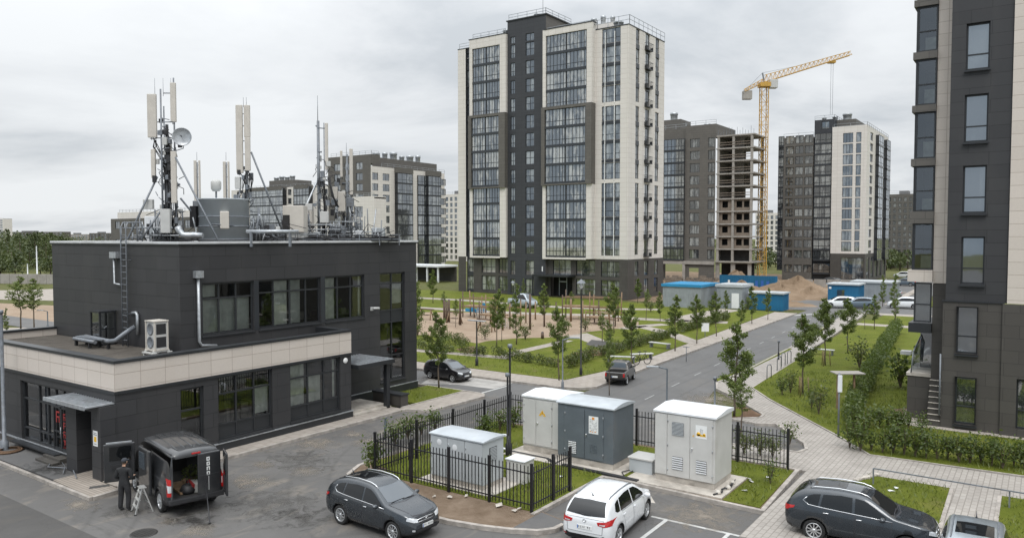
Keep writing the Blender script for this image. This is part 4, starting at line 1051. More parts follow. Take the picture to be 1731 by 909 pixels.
# right tower beyond the building site
RY = 176.0; rx = lambda p: xony(p, RY)
RT = Block('apartment_tower', (rx(1313), RY, 0), 'far taupe and beige apartment tower to the right of the crane', 'apartment tower')
n = 12; fz = [4.4 + i * 2.3 for i in range(n)]
X0, XA, XB, XC = rx(1322), rx(1372), rx(1405), rx(1463)
RYB = 201.
w_ = []
for p in (1331, 1347, 1363): w_ += winrows(rx(p) - .7, 1.7, [1.2] + fz, 1.7, (.5,), (), M_GLF)
hs = RT.wins(w_, 'y', RY, -1)
RT.part(MB().wall('y', RY, X0, XA, 0, 31.6, hs, -1, .15).wall('x', X0, RY, RYB, 0, 31.6, [], -1), 'taupe_wall', M_BROWN2)
loggias(RT, 'y', RY + .6, -1, rx(1313), X0 - rx(1313), [2.2] + fz, 2.3, (.5,), .55)
w_ = winrows(rx(1384), 1.6, fz + [32.6], 1.6, (.5,), (), M_GLF, dz=.4)
hs = RT.wins(w_, 'y', RY + .6, -1)
RT.part(MB().wall('y', RY + .6, XA, XB, 0, 35.0, hs, -1, .15).wall('x', XB, RY + .6, RY + 12, 30, 35, [], +1).wall('x', XA, RY + .6, RY + 12, 30, 35.0, [], -1), 'charcoal_wall', M_BLACK2)
loggias(RT, 'y', RY + .6, -1, XA + .25, XB - XA - .5, [1.5] + fz, 2.3, (.33, .66), .8)
w_ = winrows(rx(1423), 2.0, fz[:11], 2.05, (.35, .65), (), M_GLF, dz=2.1) 
hs = RT.wins(w_ + [(rx(1445), z + 2.1, 1.0, 2.05, (), (), M_GLF, 'window') for z in fz[:11]], 'y', RY - 1., -1)
RT.part(MB().wall('y', RY - 1., XB, XC, 6.0, 33.0, hs, -1, .15).wall('x', XB, RY - 1, RY + .6, 6, 33, [], -1), 'beige_wall', M_BEIGE2)
w_ = []
for k, (p0, p1) in enumerate(((1467, 1471),)): w_ += [(yonx(p0, XC), z + .5, 3.4, 1.7, (.5,), (), M_GLF, 'window') for z in fz]
hs = RT.wins(w_, 'x', XC, +1)
ya, yb = yonx(1472, XC), yonx(1475, XC)
RT.part(MB().wall('x', XC, RY - 1, RYB, 6.0, 33.0, hs, +1, .15).wall('y', RYB, X0, XC, 0, 31.6, [], +1), 'beige_side_wall', M_BEIGE2)
loggias(RT, 'x', XC, +1, RY + 9, 6, fz, 2.3, (.33, .66), .7); loggias(RT, 'x', XC, +1, RY + 19.5, 4.5, fz, 2.3, (.33, .66), .7)
w_ = [(rx(1423), .6, 4.5, 4.6, (.33, .66), (.5,), M_GLF, 'shop_window')]; hs = RT.wins(w_, 'y', RY - 1.02, -1)
w2_ = [(RY + k * 5 + 1, .6, 3, 4.6, (.5,), (.5,), M_GLF, 'shop_window') for k in range(5)]; hs2 = RT.wins(w2_, 'x', XC + .02, +1)
RT.part(MB().wall('y', RY - 1.02, XB, XC + .02, 0, 5.99, hs, -1, .15).wall('x', XC + .02, RY - 1.02, RYB, 0, 5.99, hs2, +1, .15), 'brown_plinth', M_BROWN)
RT.part(MB().box(X0 + .2, XC - .2, RY + .7, RYB - .2, 31, 31.4), 'tower_roof', M_GRAVELR)
RT.part(MB().box(XA + .3, XC - 3, RY + 3, RY + 14, 31.41, 35.0), 'lift_house', M_BROWN2)
for a in ([(X0, RY), (XA, RY)], [(XB + .3, RY - .8), (XC, RY - .8), (XC, RYB)]): RT.railing(a, 32.6 if a[0][0] > XA else 31.4, 1.0, step=2.2)
RT.railing([(XA, RY + .8), (XB, RY + .8), (XB, RY + 10)], 35, .9, step=2)
RT.vents([((XB + XC) / 2 - 1.5, RY + 4, 1., 1.5), ((XB + XC) / 2 - 4, RY + 4, .6, 1.1), (XA + 1.2, RY + 4, .5, 1.)], 35); RT.vents([(XC - 1.5, RY + 3, .6, 1.6)], 31.3)
# tower under construction
CY = 160.; cxx = lambda p: xony(p, CY)
CB = Block('unfinished_tower', (cxx(1121) - 4, CY, 0), 'half finished tower with open concrete floor slabs beside the crane', 'apartment tower')
CX0 = cxx(1090); C1, C2, C3, C4, C5 = cxx(1158), cxx(1195), cxx(1209), cxx(1238), cxx(1270)
n = 10; fz = [4.4 + i * 2.66 for i in range(n)]
loggias(CB, 'y', CY, -1, CX0 + 4, C1 - CX0 - 4, fz, 2.6, (.15, .3, .45, .6, .75, .88), .9, slab=M_SPAN)
CB.part(MB().wall('y', CY, CX0, C1, 0, 33.2, [(CX0 + 4.5, C1 - .3, .4, 3.6)], -1, 1.2), 'taupe_wall', M_BROWN2)
w_ = winrows(cxx(1166), 2.2, fz, 1.9, (.5,), (), M_GLF) + [(cxx(1196.5), z + .4, 1.5, 2.0, (.5,), (), M_GLF, 'window') for z in fz]
hs = CB.wins(w_, 'y', CY - .5, -1)
CB.part(MB().wall('y', CY - .5, C1, C3, 0, 33.6, hs + [(cxx(1166), cxx(1166) + 2.2, .6, 2.8)], -1, .16).wall('x', C3, CY - .5, CY + 12, 30.5, 33.6, [], +1).wall('x', C1, CY - .5, CY + .1, 0, 33.6, [], -1), 'taupe_wall', M_BROWN2)
CB.part(MB().box(CX0, C3 - .2, CY + .3, CY + 12, 32.2, 32.5), 'tower_roof', M_GRAVELR)
CB.part(MB().box(CX0 - 2, C1 - 3, CY + 4, CY + 10, 32.5, 36), 'lift_house', M_BROWN2)
CB.railing([(CX0, CY), (C1, CY)], 33.2, 1, step=2.2); CB.railing([(C1, CY - .3), (C3, CY - .3)], 33.6, .9, step=2); CB.vents([(C1 - 5, CY + 5, .9, 1.8)], 36); CB.vents([(C2 - 1, CY + 2, .7, 1.2)], 33)
CYB = CY + 7.5
q = random.Random(5)
for i in range(n + 1):
    z = 4.4 + i * 2.66 - .12
    CB.part(MB().box(C3 + .05, C5 + .5, CY - .35, CYB + .4, z - .14, z + .14), 'floor_slab', M_CONCB)
    z1 = z + .14; z2 = z + 2.52
    if i < n:
        for x in (C3 + .5, C4, C5 - .15):
            for y in (CY - .05, CYB - .3): CB.part(MB().box(x - .24, x + .24, y - .2, y + .2, z1, z2), 'column', M_CONCB)
        CB.part(MB().box(C3 + .06, C3 + .25, CY + .3, CYB, z1, z2), 'shear_wall', M_CONCB)
        if q.random() < .8: CB.part(MB().box(C4 - 1.5, C4 + 1.0, CY + 3.6, CY + 3.8, z1, z2), 'inner_wall', M_CONCB)
        if i < 5:
            hs = [(C3 + 1.4, C3 + 2.6, z1 + .7, z2 - .35), (C4 + .7, C4 + 1.9, z1 + .7, z2 - .35), (C4 + 2.3, C4 + 3.4, z1 + .7, z2 - .35)]
            if i: CB.part(MB().wall('y', CY + .1, C3 + .75, C4 - .25, z1, z2, hs, -1, .25).wall('y', CY + .1, C4 + .25, C5 - .5, z1, z2, hs, -1, .25), 'block_infill', M_AERATED)
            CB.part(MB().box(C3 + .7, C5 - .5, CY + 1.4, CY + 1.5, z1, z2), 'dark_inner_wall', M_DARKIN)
        else:
            mb = MB()
            for hh in (.55, 1.05): mb.box(C3 + .74, C5 - .4, CY - .3, CY - .24, z1 + hh, z1 + hh + .13)
            CB.part(mb, 'guard_rail', M_AERATED)
            CB.part(MB().box(C3 + .7, C4 - .3 if q.random() < .5 else C5 - 2.2, CYB - .1, CYB, z1, z2), 'rear_infill', M_CONCB)
    if i == n:
        mb = MB()
        for k in range(14):
            x = C3 + .4 + k * .58; mb.bar((x, CY, z), (x, CY, z + .9 + q.random()), .05)
        CB.part(mb, 'rebar_starters', M_STEEL)
CB.part(MB().box(CX0 + 4, C3, CY - .9, CY - .51, 3.6, 4.3).box(CX0 + 4, CX0 + 4.6, CY - .85, CY - .5, 0, 3.599).box(C1 - .3, C1 + .3, CY - .85, CY - .51, 0, 3.599), 'unclad_base', M_CONCB)
CB.part(MB().wall('y', CY + .12, C3, C5, .0, 4.1, [(C3 + .8, C4 - .4, .2, 3.9), (C4 + .5, C5 - .8, .2, 3.9)], -1, .3), 'ground_floor_frame', M_CONCB)
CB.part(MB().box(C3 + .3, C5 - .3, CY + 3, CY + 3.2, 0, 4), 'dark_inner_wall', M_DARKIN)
# nine storey block left of the tower
MY = 145.8; mx_f = lambda p: xony(p, MY)
MX1 = mx_f(628); MLB = Block('apartment_block', (mx_f(560), MY, 0), 'ten storey beige apartment block with dark balcony stacks behind the roof masts', 'apartment block')
MYB = yonx(752, MX1); n = 10; fz = [1.4 + i * 2.85 for i in range(n)]
w_ = []
for p in (566, 584, 603): w_ += winrows(mx_f(p), 2.5, fz, 1.9, (.5,), (), M_GLF)
hs = MLB.wins(w_, 'y', MY, -1)
MLB.part(MB().wall('y', MY, mx_f(556), MX1, 0, 31.4, hs, -1, .15).wall('x', MX1, MY, MY + 3.5, 29, 31.4, [], +1), 'taupe_wall', M_BROWN2)
fz9 = fz[:9]
w_ = []
for p, w in ((630.5, 2.2), (648, 2.6), (746, 2.2)): w_ += [(yonx(p, MX1), z + .5, w, 1.9, (.5,), (), M_GLF, 'window') for z in fz9]
hs = MLB.wins(w_, 'x', MX1, +1)
MLB.part(MB().wall('x', MX1, MY + .01, MYB, 0, 28.3, hs, +1, .15).wall('y', MYB, MX1 - 14, MX1, 0, 28, [], +1), 'beige_wall', M_BEIGE2)
loggias(MLB, 'x', MX1, +1, yonx(668, MX1), 6.2, fz9, 2.85, (.3, .6, .8), 1.1, slab=M_TRIM); loggias(MLB, 'x', MX1, +1, yonx(706, MX1), 3.6, fz9, 2.85, (.5,), .3, slab=M_TRIM)
loggias(MLB, 'x', MX1, +1, yonx(720, MX1), 5.6, fz9, 2.85, (.3, .6, .8), 1.1, slab=M_TRIM)
for p, w in ((668, 6.2), (720, 5.6)):
    a = yonx(p, MX1); MLB.part(MB().box(MX1, MX1 + 1.2, a - .1, a + w + .1, 27.1, 28.6), 'taupe_head', M_BROWN2)
MLB.part(MB().wall('x', MX1 - 3, MY + 3.5, MYB, 28, 31.2, [], +1).wall('y', MYB - 6, MX1 - 15, MX1 - 3, 28, 31.2, [], +1), 'set_back_storey', M_BROWN2)
MLB.part(MB().box(mx_f(556) + .2, MX1 - 3.1, MY + .2, MYB - 6, 30.6, 31.0), 'block_roof', M_GRAVELR)
MLB.part(MB().box(MX1 - 4, MX1 - .1, MY + 3.6, MYB - .2, 27.8, 28.1), 'terrace_roof', M_GRAVELR)
MLB.railing([(mx_f(560), MY + .3), (MX1, MY + .3), (MX1, MY + 3)], 31.4, 1, step=2.2); MLB.railing([(MX1, MY + 4), (MX1, MYB)], 28.3, 1, step=2.2)
MLB.vents([(MX1 - 4, MY + 6 + k * 3.4, .8 if k % 2 else 1.1, 1.6 + (k % 3) * .4) for k in range(6)], 31.0)
# lower beige wing in front of it
WY = 128.; wx = lambda p: xony(p, WY)
MW = Block('apartment_wing', (wx(598), WY, 0), 'low beige framed apartment wing behind the right hand roof masts', 'apartment block')
n = 5; zt = zony(620, 332, WY); fz = [1.0 + i * 3.2 for i in range(n)]
hs = MW.wins([(wx(599), z + .4, wx(614) - wx(599), 2.5, (.33, .66), (.4,), M_GLF, 'window') for z in fz], 'y', WY, -1)
MW.part(MB().wall('y', WY, wx(597), wx(633), 0, zt, hs, -1, .2).wall('x', wx(633), WY, WY + 4, 0, zt, [], +1).wall('x', wx(597), WY, WY + 4, 0, zt, [], -1), 'beige_wall', M_BEIGE2)
MW.part(MB().box(wx(597), wx(633), WY + .1, WY + 4, zt - .5, zt - .2), 'wing_roof', M_GRAVELR); MW.railing([(wx(598), WY + .2), (wx(632), WY + .2)], zt, .8, step=1.5)
# octagonal balconied block farther left
NY = 165.; nx = lambda p: xony(p, NY)
NB = Block('apartment_block', (nx(395), NY, 0), 'low beige block with round dark balcony towers behind the water tank', 'apartment block')
zt = zony(460, 318, NY); n = int(zt / 2.9); fz = [zt - 3.1 - i * 2.9 for i in range(n)]
w_ = []
for p in (402, 424, 488, 497, 520): w_ += winrows(nx(p), 1.8, fz, 1.9, (.5,), (), M_GLF)
hs = NB.wins(w_, 'y', NY, -1)
NB.part(MB().wall('y', NY, nx(393), nx(560), 0, zt, hs, -1, .15), 'beige_wall', M_BEIGE2)
for p0, p1 in ((430, 486), (504, 530)):
    a, b = nx(p0), nx(p1)
    loggias(NB, 'y', NY, -1, a, b - a, fz, 2.9, (.2, .4, .6, .8), 1.6, slab=M_TRIM)
    NB.part(MB().prism([(a - .2, NY - .1), (a + .6, NY - 1.8), (b - .6, NY - 1.8), (b + .2, NY - .1)], zt - .9, zt + .3), 'taupe_head', M_BROWN2)
NB.part(MB().box(nx(393), nx(560), NY + .16, NY + 12, zt - .5, zt - .2), 'block_roof', M_GRAVELR)
NB.part(MB().prism([(nx(445), NY + 3), (nx(452), NY + 1.2), (nx(485), NY + 1.2), (nx(492), NY + 3), (nx(492), NY + 9), (nx(445), NY + 9)], zt, zony(460, 305, NY)), 'lift_house', M_BROWN2)
NB.railing([(nx(400), NY + .2), (nx(556), NY + .2)], zt, .9, step=2.2); zl = zony(460, 305, NY); NB.vents([(nx(455 + k * 9), NY + 3.5, .9, 1.4 + .3 * (k % 2)) for k in range(4)], zl)
# low taupe block at the left with a beige top storey
LY = 105.; lx = lambda p: xony(p, LY)
LB = Block('apartment_block', (lx(190), LY, 0), 'low taupe block with pale set back storey behind the ladder', 'apartment block')
za, zb = zony(230, 369, LY), zony(230, 358, LY)
hs = LB.wins([(lx(p), z, 2.2, 1.9, (.5,), (), M_GLF, 'window') for p in range(196, 345, 13) for z in (1, 4, 7, za - 2.6)], 'y', LY, -1)
LB.part(MB().wall('y', LY, lx(189), lx(350), 0, za, hs, -1, .15).wall('x', lx(350), LY, LY + 10, 0, za, [], +1), 'taupe_wall', M_BROWN2)
LB.part(MB().box(lx(194), lx(350), LY + 1, LY + 9, za, zb), 'pale_top_storey', M_BEIGE2); LB.part(MB().box(lx(189), lx(350), LY + .16, LY + 10, za - .3, za - .1), 'block_roof', M_GRAVELR)
LB.railing([(lx(196), LY + 1.2), (lx(348), LY + 1.2)], zb, .7, step=1.6)
# distant blocks: plain slabs with windows
def far_block(p0, p1, ptop, Y, label, wallm, n, cols, depth=12, base=0, wing=None, name='apartment_block', gl=None):
    f = lambda p: xony(p, Y); x0, x1 = f(p0), f(p1); zt = zony((p0 + p1) / 2, ptop, Y)
    B = Block(name, (x0, Y, 0), label, 'apartment block'); fh = (zt - 1.2) / n; cw = (x1 - x0) / cols
    hs = B.wins([(x0 + cw * (k + .22), .8 + fh * i, cw * .56, fh * .68, (.5,), (), gl or M_GLF, 'window') for k in range(cols) for i in range(n)], 'y', Y, -1)
    B.part(MB().wall('y', Y, x0, x1, 0, zt, hs, -1, .15).wall('x', x1, Y, Y + depth, 0, zt, [], +1).wall('x', x0, Y, Y + depth, 0, zt, [], -1), 'block_wall', wallm)
    B.part(MB().box(x0, x1, Y + .16, Y + depth, zt - .4, zt - .1), 'block_roof', M_GRAVELR)
    B.part(MB().box(x0 + (x1 - x0) * .3, x0 + (x1 - x0) * .55, Y + 2, Y + 6, zt - .1, zt + fh * .6), 'lift_house', M_GRAVELR)
    B.railing([(x0, Y + .3), (x1, Y + .3)], zt, 1, step=3); return B
far_block(752, 790, 328, 235, 'pale slab block seen in the gap left of the tallest tower', M_BEIGE2, 11, 5)
far_block(1497, 1560, 328, 262, 'taupe block in the gap between far tower and near right building', M_BROWN2, 12, 7)
far_block(1276, 1316, 360, 290, 'pale far block glimpsed behind the crane mast', M_BEIGE2, 9, 5)
far_block(-30, 8, 370, 520, 'beige far tower at the left picture edge above the trees', M_BEIGE2, 10, 5)
far_block(8, 107, 392, 560, 'long glazed dark building on the skyline above the forest', M_BROWN2, 5, 16, gl=M_GLT)
far_block(112, 150, 396, 640, 'small pale building on the skyline left of the dark roof', M_CONCB, 3, 7)
far_block(152, 192, 394, 600, 'grey terraced housing on the skyline by the taupe block', M_BROWN2, 4, 8)
# ---------------------------------------------------------------- near block on the right edge
RY0 = 43.25
RB = Block('apartment_block', (-4.1, RY0, 0), 'near charcoal apartment block with beige stripes filling the right edge', 'apartment block')
zz = lambda q: zony(1640, q, RY0)
rxx = lambda p: xony(p, RY0)
w_ = []
for (t0, b0) in ((-82, -2), (40, 118), (160, 240), (280, 360), (400, 480)):
    w_.append((rxx(1624), zz(b0), rxx(1664) - rxx(1624), zz(t0) - zz(b0), (), (.33,), M_GLR, 'window'))
hs = RB.wins(w_, 'y', RY0, -1, .2)
RB.part(MB().wall('y', RY0, -4.05, rxx(1704), zz(510), 30, hs, -1, .2).wall('x', -4.05, RY0, RY0 + 14, zz(510), 30, [], -1), 'charcoal_wall', M_BLACKP)
RB.part(MB().box(rxx(1704) + .002, 8, RY0 - .12, RY0 + .3, zz(510), 30), 'beige_wall', M_BEIGE)
w_ = []
for (t0, b0) in ((518, 598), (637, 718)):
    w_.append((rxx(1619), zz(b0), rxx(1656) - rxx(1619), zz(t0) - zz(b0), (), (.36,), M_GLR, 'window'))
w_.append((rxx(1724), zz(715), 1.2, 2.4, (), (.36,), M_GLR, 'window'))
hs = RB.wins(w_, 'y', RY0 - .02, -1, .2)
RB.part(MB().wall('y', RY0 - .02, -4.15, rxx(1697), 0, zz(510) - .03, hs, -1, .2).wall('x', -4.15, RY0 - .02, RY0 + 14, 0, zz(510) - .03, [], -1), 'brown_plinth', M_BROWN)
RB.part(MB().wall('y', RY0 - .14, rxx(1697), 8, 0, zz(510) - .03, hs, -1, .2).wall('x', rxx(1697), RY0 - .14, RY0 - .02, 0, zz(510) - .03, [], -1), 'brown_plinth', M_BROWN)
mb = MB().box(-4.2, rxx(1700), RY0 - .08, RY0 + .1, zz(510) - .03, zz(510) + .04)
RB.part(mb, 'string_course', M_TRIM)
for (px0, px1, b0) in [(1624, 1664, b) for b in (118, 240, 360, 480)] + [(1619, 1656, b) for b in (598, 718)]:
    RB.part(MB().box(rxx(px0) - .05, rxx(px1) + .05, RY0 - .16, RY0 - .025, zz(b0) - .12, zz(b0) - .03), 'sill', M_TRIM)
# bay stack on the left side: beige pier and glazed bays
Y2 = 44.4; x2 = lambda p: xony(p, Y2); z2 = lambda q: zony(1560, q, Y2)
RB.part(MB().box(x2(1577), -4.06, Y2 + .1, Y2 + 6, z2(478), 30), 'beige_pier', M_BEIGE)
RB.part(MB().box(-4.75, -4.16, Y2 + .1, Y2 + 6, 0, z2(479)), 'brown_pier', M_BROWN)
tops = (-77, 12, 101, 190, 281, 378); bots = (0, 88, 178, 268, 357, 456)
for t0, b0 in zip(tops, bots):
    window(RB.root, (x2(1543) + 4.1, Y2 - RY0 + .02, z2(b0)), x2(1577) - x2(1543) - .02, z2(t0) - z2(b0), (), (.45,), '-y', M_GLASS, 'bay_window', fw=.07, dep=.1)
    RB.part(MB().box(x2(1541), x2(1543) - .002, Y2, Y2 + 3.6, z2(b0), z2(t0)).box(x2(1541), x2(1577), Y2 + 3.5, Y2 + 3.6, z2(b0), z2(t0)), 'bay_side_frame', M_TRIM)
    RB.part(MB().box(x2(1543), x2(1577), Y2 + .6, Y2 + 3.49, z2(b0) + .02, z2(b0) + .05), 'bay_floor', M_BROWN2)
    bx_ = RB.part(MB().box(x2(1550), x2(1570), Y2 + 1.4, Y2 + 1.8, z2(b0) + .06, z2(b0) + .7 + .3 * (b0 % 3)), 'bay_furniture', M_CURTAIN)
for t0, b0 in zip(bots[:-1], tops[1:]):
    RB.part(MB().box(x2(1536.5), x2(1577) - .003, Y2 - .12, Y2 + 3.7, z2(b0) + .01, z2(t0) - .01), 'bay_band', M_BROWN2)
RB.part(MB().box(x2(1535), x2(1577) - .003, Y2 - .12, Y2 + 3.7, z2(476), z2(456) - .01), 'bay_band', M_BEIGE)
window(RB.root, (x2(1545) + 4.1, Y2 - RY0 + .25, z2(545)), x2(1575) - x2(1545), z2(478) - z2(545), (), (.45,), '-y', M_GLR, 'bay_window', fw=.07, dep=.1)
RB.part(MB().box(x2(1538), x2(1577) - .003, Y2 - .1, Y2 + 3.7, z2(562), z2(546)), 'bay_band', M_TRIM)
RB.part(MB().box(x2(1548), x2(1573), Y2 + 2.4, Y2 + 2.5, z2(645), z2(563)), 'entrance_door', M_GLR)
RB.part(MB().box(x2(1537), -4.76, Y2 + .2, Y2 + 4, .1, z2(637)), 'porch_base', M_BROWN)
RB.part(MB().box(x2(1535), -4.76, Y2 + .15, Y2 + 4, z2(637) + .002, z2(632)), 'porch_floor', M_CONC)
for i in range(8):
    zt_ = .15 + (z2(640) - .15) * (i + 1) / 8
    RB.part(MB().box(-4.74, -4.17, RY0 + .0 + i * .14, RY0 + .14 + i * .14 if i < 7 else Y2 + .09, .14, zt_), 'step', M_BROWN)
    RB.part(MB().box(-4.76, -4.17, RY0 - .03 + i * .14, RY0 + .09 + i * .14, zt_ + .002, zt_ + .03), 'step_tread', M_CONC)
bl = MB(); bl.add([(x2(1543), Y2 + .2, z2(632)), (x2(1549), Y2 + 3, z2(632)), (x2(1551), Y2 + 3, z2(632) + 1.9), (x2(1546), Y2 + .2, z2(632) + 1.1)], [[0, 1, 2, 3]])
RB.part(bl, 'glass_balustrade', M_GLBAL)
RB.part(MB().tube((x2(1543), Y2 + .2, z2(632)), (x2(1546), Y2 + .2, z2(632) + 1.1), .03).tube((x2(1546), Y2 + .2, z2(632) + 1.1), (x2(1551), Y2 + 3, z2(632) + 1.95), .035).tube((x2(1551), Y2 + 3, z2(632)), (x2(1551), Y2 + 3, z2(632) + 1.95), .03), 'balustrade_rail', M_STEEL)
RB.part(MB().box(x2(1519), x2(1537), Y2 + 1.2, Y2 + 1.8, z2(607), z2(601)), 'porch_shelf', M_GREYBOX)
RB.part(MB().path([(-4.2, RY0 - .08, z2(590)), (-4.2, RY0 - .08, z2(690))], .04), 'handrail', M_STEEL)
# ---------------------------------------------------------------- vehicles
def cr(pts, x):
    """smooth (monotone-ish) interpolation through sorted key points"""
    if x <= pts[0][0]: return pts[0][1]
    if x >= pts[-1][0]: return pts[-1][1]
    for i in range(len(pts) - 1):
        if pts[i][0] <= x <= pts[i + 1][0]: break
    x0, y0 = pts[i]; x1, y1 = pts[i + 1]; h = x1 - x0; t = (x - x0) / h
    def sl(j):
        if j == 0 or j == len(pts) - 1: return (pts[min(j + 1, len(pts) - 1)][1] - pts[max(j - 1, 0)][1]) / max(1e-6, pts[min(j + 1, len(pts) - 1)][0] - pts[max(j - 1, 0)][0])
        a = (pts[j][1] - pts[j - 1][1]) / max(1e-6, pts[j][0] - pts[j - 1][0]); b = (pts[j + 1][1] - pts[j][1]) / max(1e-6, pts[j + 1][0] - pts[j][0])
        return 0 if a * b <= 0 else 2 * a * b / (a + b)
    m0, m1 = sl(i) * h, sl(i + 1) * h
    return (2 * t**3 - 3 * t**2 + 1) * y0 + (t**3 - 2 * t**2 + t) * m0 + (-2 * t**3 + 3 * t**2) * y1 + (t**3 - t**2) * m1
def eval_bool(me, cutters):
    """difference of a mesh with cutter meshes; returns a new mesh, leaves no helper objects"""
    o = bpy.data.objects.new('tmp', me); C.objects.link(o); tmp = []
    for cme in cutters:
        c = bpy.data.objects.new('tmpc', cme); C.objects.link(c); tmp.append(c)
        md = o.modifiers.new('b', 'BOOLEAN'); md.operation = 'DIFFERENCE'; md.object = c; md.solver = 'EXACT'
    dg = bpy.context.evaluated_depsgraph_get(); dg.update()
    new = bpy.data.meshes.new_from_object(o.evaluated_get(dg))
    bpy.data.objects.remove(o)
    for c in tmp: bpy.data.objects.remove(c)
    return new
def mesh_of(mb):
    me = bpy.data.meshes.new('m'); me.from_pydata(mb.v, [], mb.f); me.polygons.foreach_set('use_smooth', mb.s); me.update(); return me
class Car:
    def __init__(s, name, label, cat, prof, paint_, loc, rz, group=None):
        s.p = p = prof; s.root = thing(name, loc, label, cat, group, rz); s.paint = paint_
        L2 = p['L'] / 2
        xs = sorted(set([-L2 + p['L'] * i / 54 for i in range(55)] + [-L2 + .03, L2 - .03, -L2 + .012, L2 - .012]))
        rows = []
        for x in xs:
            zt, zb, w, bz = cr(p['top'], x), cr(p['bot'], x), cr(p['wid'], x), cr(p['belt'], x)
            bz = min(bz, zt - .035); h = zt - bz; ins = p.get('tumble', .30) * h
            e = bz - zb
            key = [(0, zb), (w * .78, zb), (w * .93, zb + .05), (w * .985, zb + .22 * e), (w * 1.0, zb + .50 * e), (w * .995, zb + .72 * e), (w * .965, zb + .93 * e), (w * .945, bz),
                   (w * .945 - ins * .5, bz + h * .5), (w * .945 - ins * .9, bz + h * .84), (w * .945 - ins - .05 - .02 * h, bz + h * .95), (w * .62 - ins * .5, zt - .004 - .02 * h), (w * .3, zt), (0, zt)]
            rows.append(key)
        m = len(rows[0]); ring = []
        mb = MB(); vs = []; full = 2 * m - 2
        for x, key in zip(xs, rows):
            seq = [(x, y, z) for y, z in key] + [(x, -y, z) for y, z in key[-2:0:-1]]
            vs += seq
        fs = []
        for i in range(len(xs) - 1):
            for j in range(full):
                fs.append([i * full + j, (i + 1) * full + j, (i + 1) * full + (j + 1) % full, i * full + (j + 1) % full])
        fs.append(list(range(full))); fs.append([(len(xs) - 1) * full + j for j in range(full)][::-1])
        mb.add(vs, fs, 0, True)
        me = mesh_of(mb)
        bm = bmesh.new(); bm.from_mesh(me); bmesh.ops.recalc_face_normals(bm, faces=bm.faces)
        s.bvh = BVHTree.FromBMesh(bm); bm.to_mesh(me); bm.free()
        cut = []
        R_ = p['wr'] + .055
        for ax in (p['fa'], p['ra']):
            for sd_ in (-1, 1):
                wq = cr(p['wid'], ax)
                c = MB().lathe([(0, wq - .30), (R_, wq - .30), (R_, wq + .3), (0, wq + .3)], 32, (ax, 0, p['wr'] + .01), 'y', 0, False) if sd_ > 0 else \
                    MB().lathe([(0, -wq - .30), (R_, -wq - .30), (R_, -wq + .3), (0, -wq + .3)], 32, (ax, 0, p['wr'] + .01), 'y', 0, False)
                cm = mesh_of(c); b2 = bmesh.new(); b2.from_mesh(cm); bmesh.ops.remove_doubles(b2, verts=b2.verts, dist=1e-5); bmesh.ops.recalc_face_normals(b2, faces=b2.faces); b2.to_mesh(cm); b2.free()
                cut.append(cm)
        for cm in p.get('cuts', []):
            b2 = bmesh.new(); b2.from_mesh(mesh_of(cm)); bmesh.ops.recalc_face_normals(b2, faces=b2.faces); m3 = bpy.data.meshes.new('c'); b2.to_mesh(m3); b2.free(); cut.append(m3)
        me = eval_bool(me, cut)
        me.materials.clear(); me.materials.append(paint_); me.materials.append(M_PLASTIC); me.materials.append(M_DARKIN)
        inn = p.get('inner')
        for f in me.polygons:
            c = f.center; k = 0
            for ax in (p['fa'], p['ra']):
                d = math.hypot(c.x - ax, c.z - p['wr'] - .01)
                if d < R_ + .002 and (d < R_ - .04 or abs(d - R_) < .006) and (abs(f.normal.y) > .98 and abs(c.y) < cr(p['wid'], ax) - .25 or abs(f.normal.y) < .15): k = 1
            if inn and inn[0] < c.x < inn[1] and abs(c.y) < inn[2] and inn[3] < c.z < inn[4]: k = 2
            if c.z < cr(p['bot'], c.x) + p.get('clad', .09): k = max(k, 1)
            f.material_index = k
        s.body = link('body', me, s.root)
    def hit(s, o, d):
        r = s.bvh.ray_cast(Vector(o), Vector(d)); return r[0], r[1]
    def patch(s, name, view, top, bot, mat, off=.007, nr=5, nc=10, parent=None, edge=None, sides=(1,)):
        """a panel lying on the body: two polylines seen in a view direction, projected on the skin"""
        def samp(pl, t):
            k = t * (len(pl) - 1); i = min(int(k), len(pl) - 2); f = k - i
            return [pl[i][q] * (1 - f) + pl[i + 1][q] * f for q in (0, 1)]
        res = []
        for sd_ in sides:
            vs = []; ok = True
            ts = [0, .02] + [i / nc for i in range(1, nc)] + [.98, 1]; us = [0, .04] + [j / nr for j in range(1, nr)] + [.96, 1]
            for t in ts:
                a, b = samp(top, t), samp(bot, t)
                for u in us:
                    q = (a[0] * (1 - u) + b[0] * u, a[1] * (1 - u) + b[1] * u)
                    if view == 'side': o, d = (q[0], 5 * sd_, q[1]), (0, -sd_, 0)
                    elif view == 'front': o, d = (5, q[0] * sd_, q[1]), (-1, 0, 0)
                    elif view == 'rear': o, d = (-5, q[0] * sd_, q[1]), (1, 0, 0)
                    else: o, d = (q[0], q[1] * sd_, 5), (0, 0, -1)
                    h, n_ = s.hit(o, d)
                    if h is None: h = Vector(vs[-1]) if vs else Vector((q[0], 0, q[1])); n_ = Vector((0, 0, 0))
                    elif n_.dot(Vector(d)) > 0: n_ = -n_
                    vs.append(tuple(h + n_ * off))
            n = len(us); fs = []; mi = []
            for i in range(len(ts) - 1):
                for j in range(n - 1):
                    fs.append([i * n + j, i * n + j + 1, (i + 1) * n + j + 1, (i + 1) * n + j])
                    mi.append(1 if edge and (i in (0, len(ts) - 2) or j in (0, n - 2)) else 0)
            mb = MB()
            for f, m_i in zip(fs, mi): pass
            mb.v = vs; mb.f = fs; mb.m = mi; mb.s = [True] * len(fs)
            res.append(mb.build(name, [mat, edge or mat], parent or s.root))
        return res
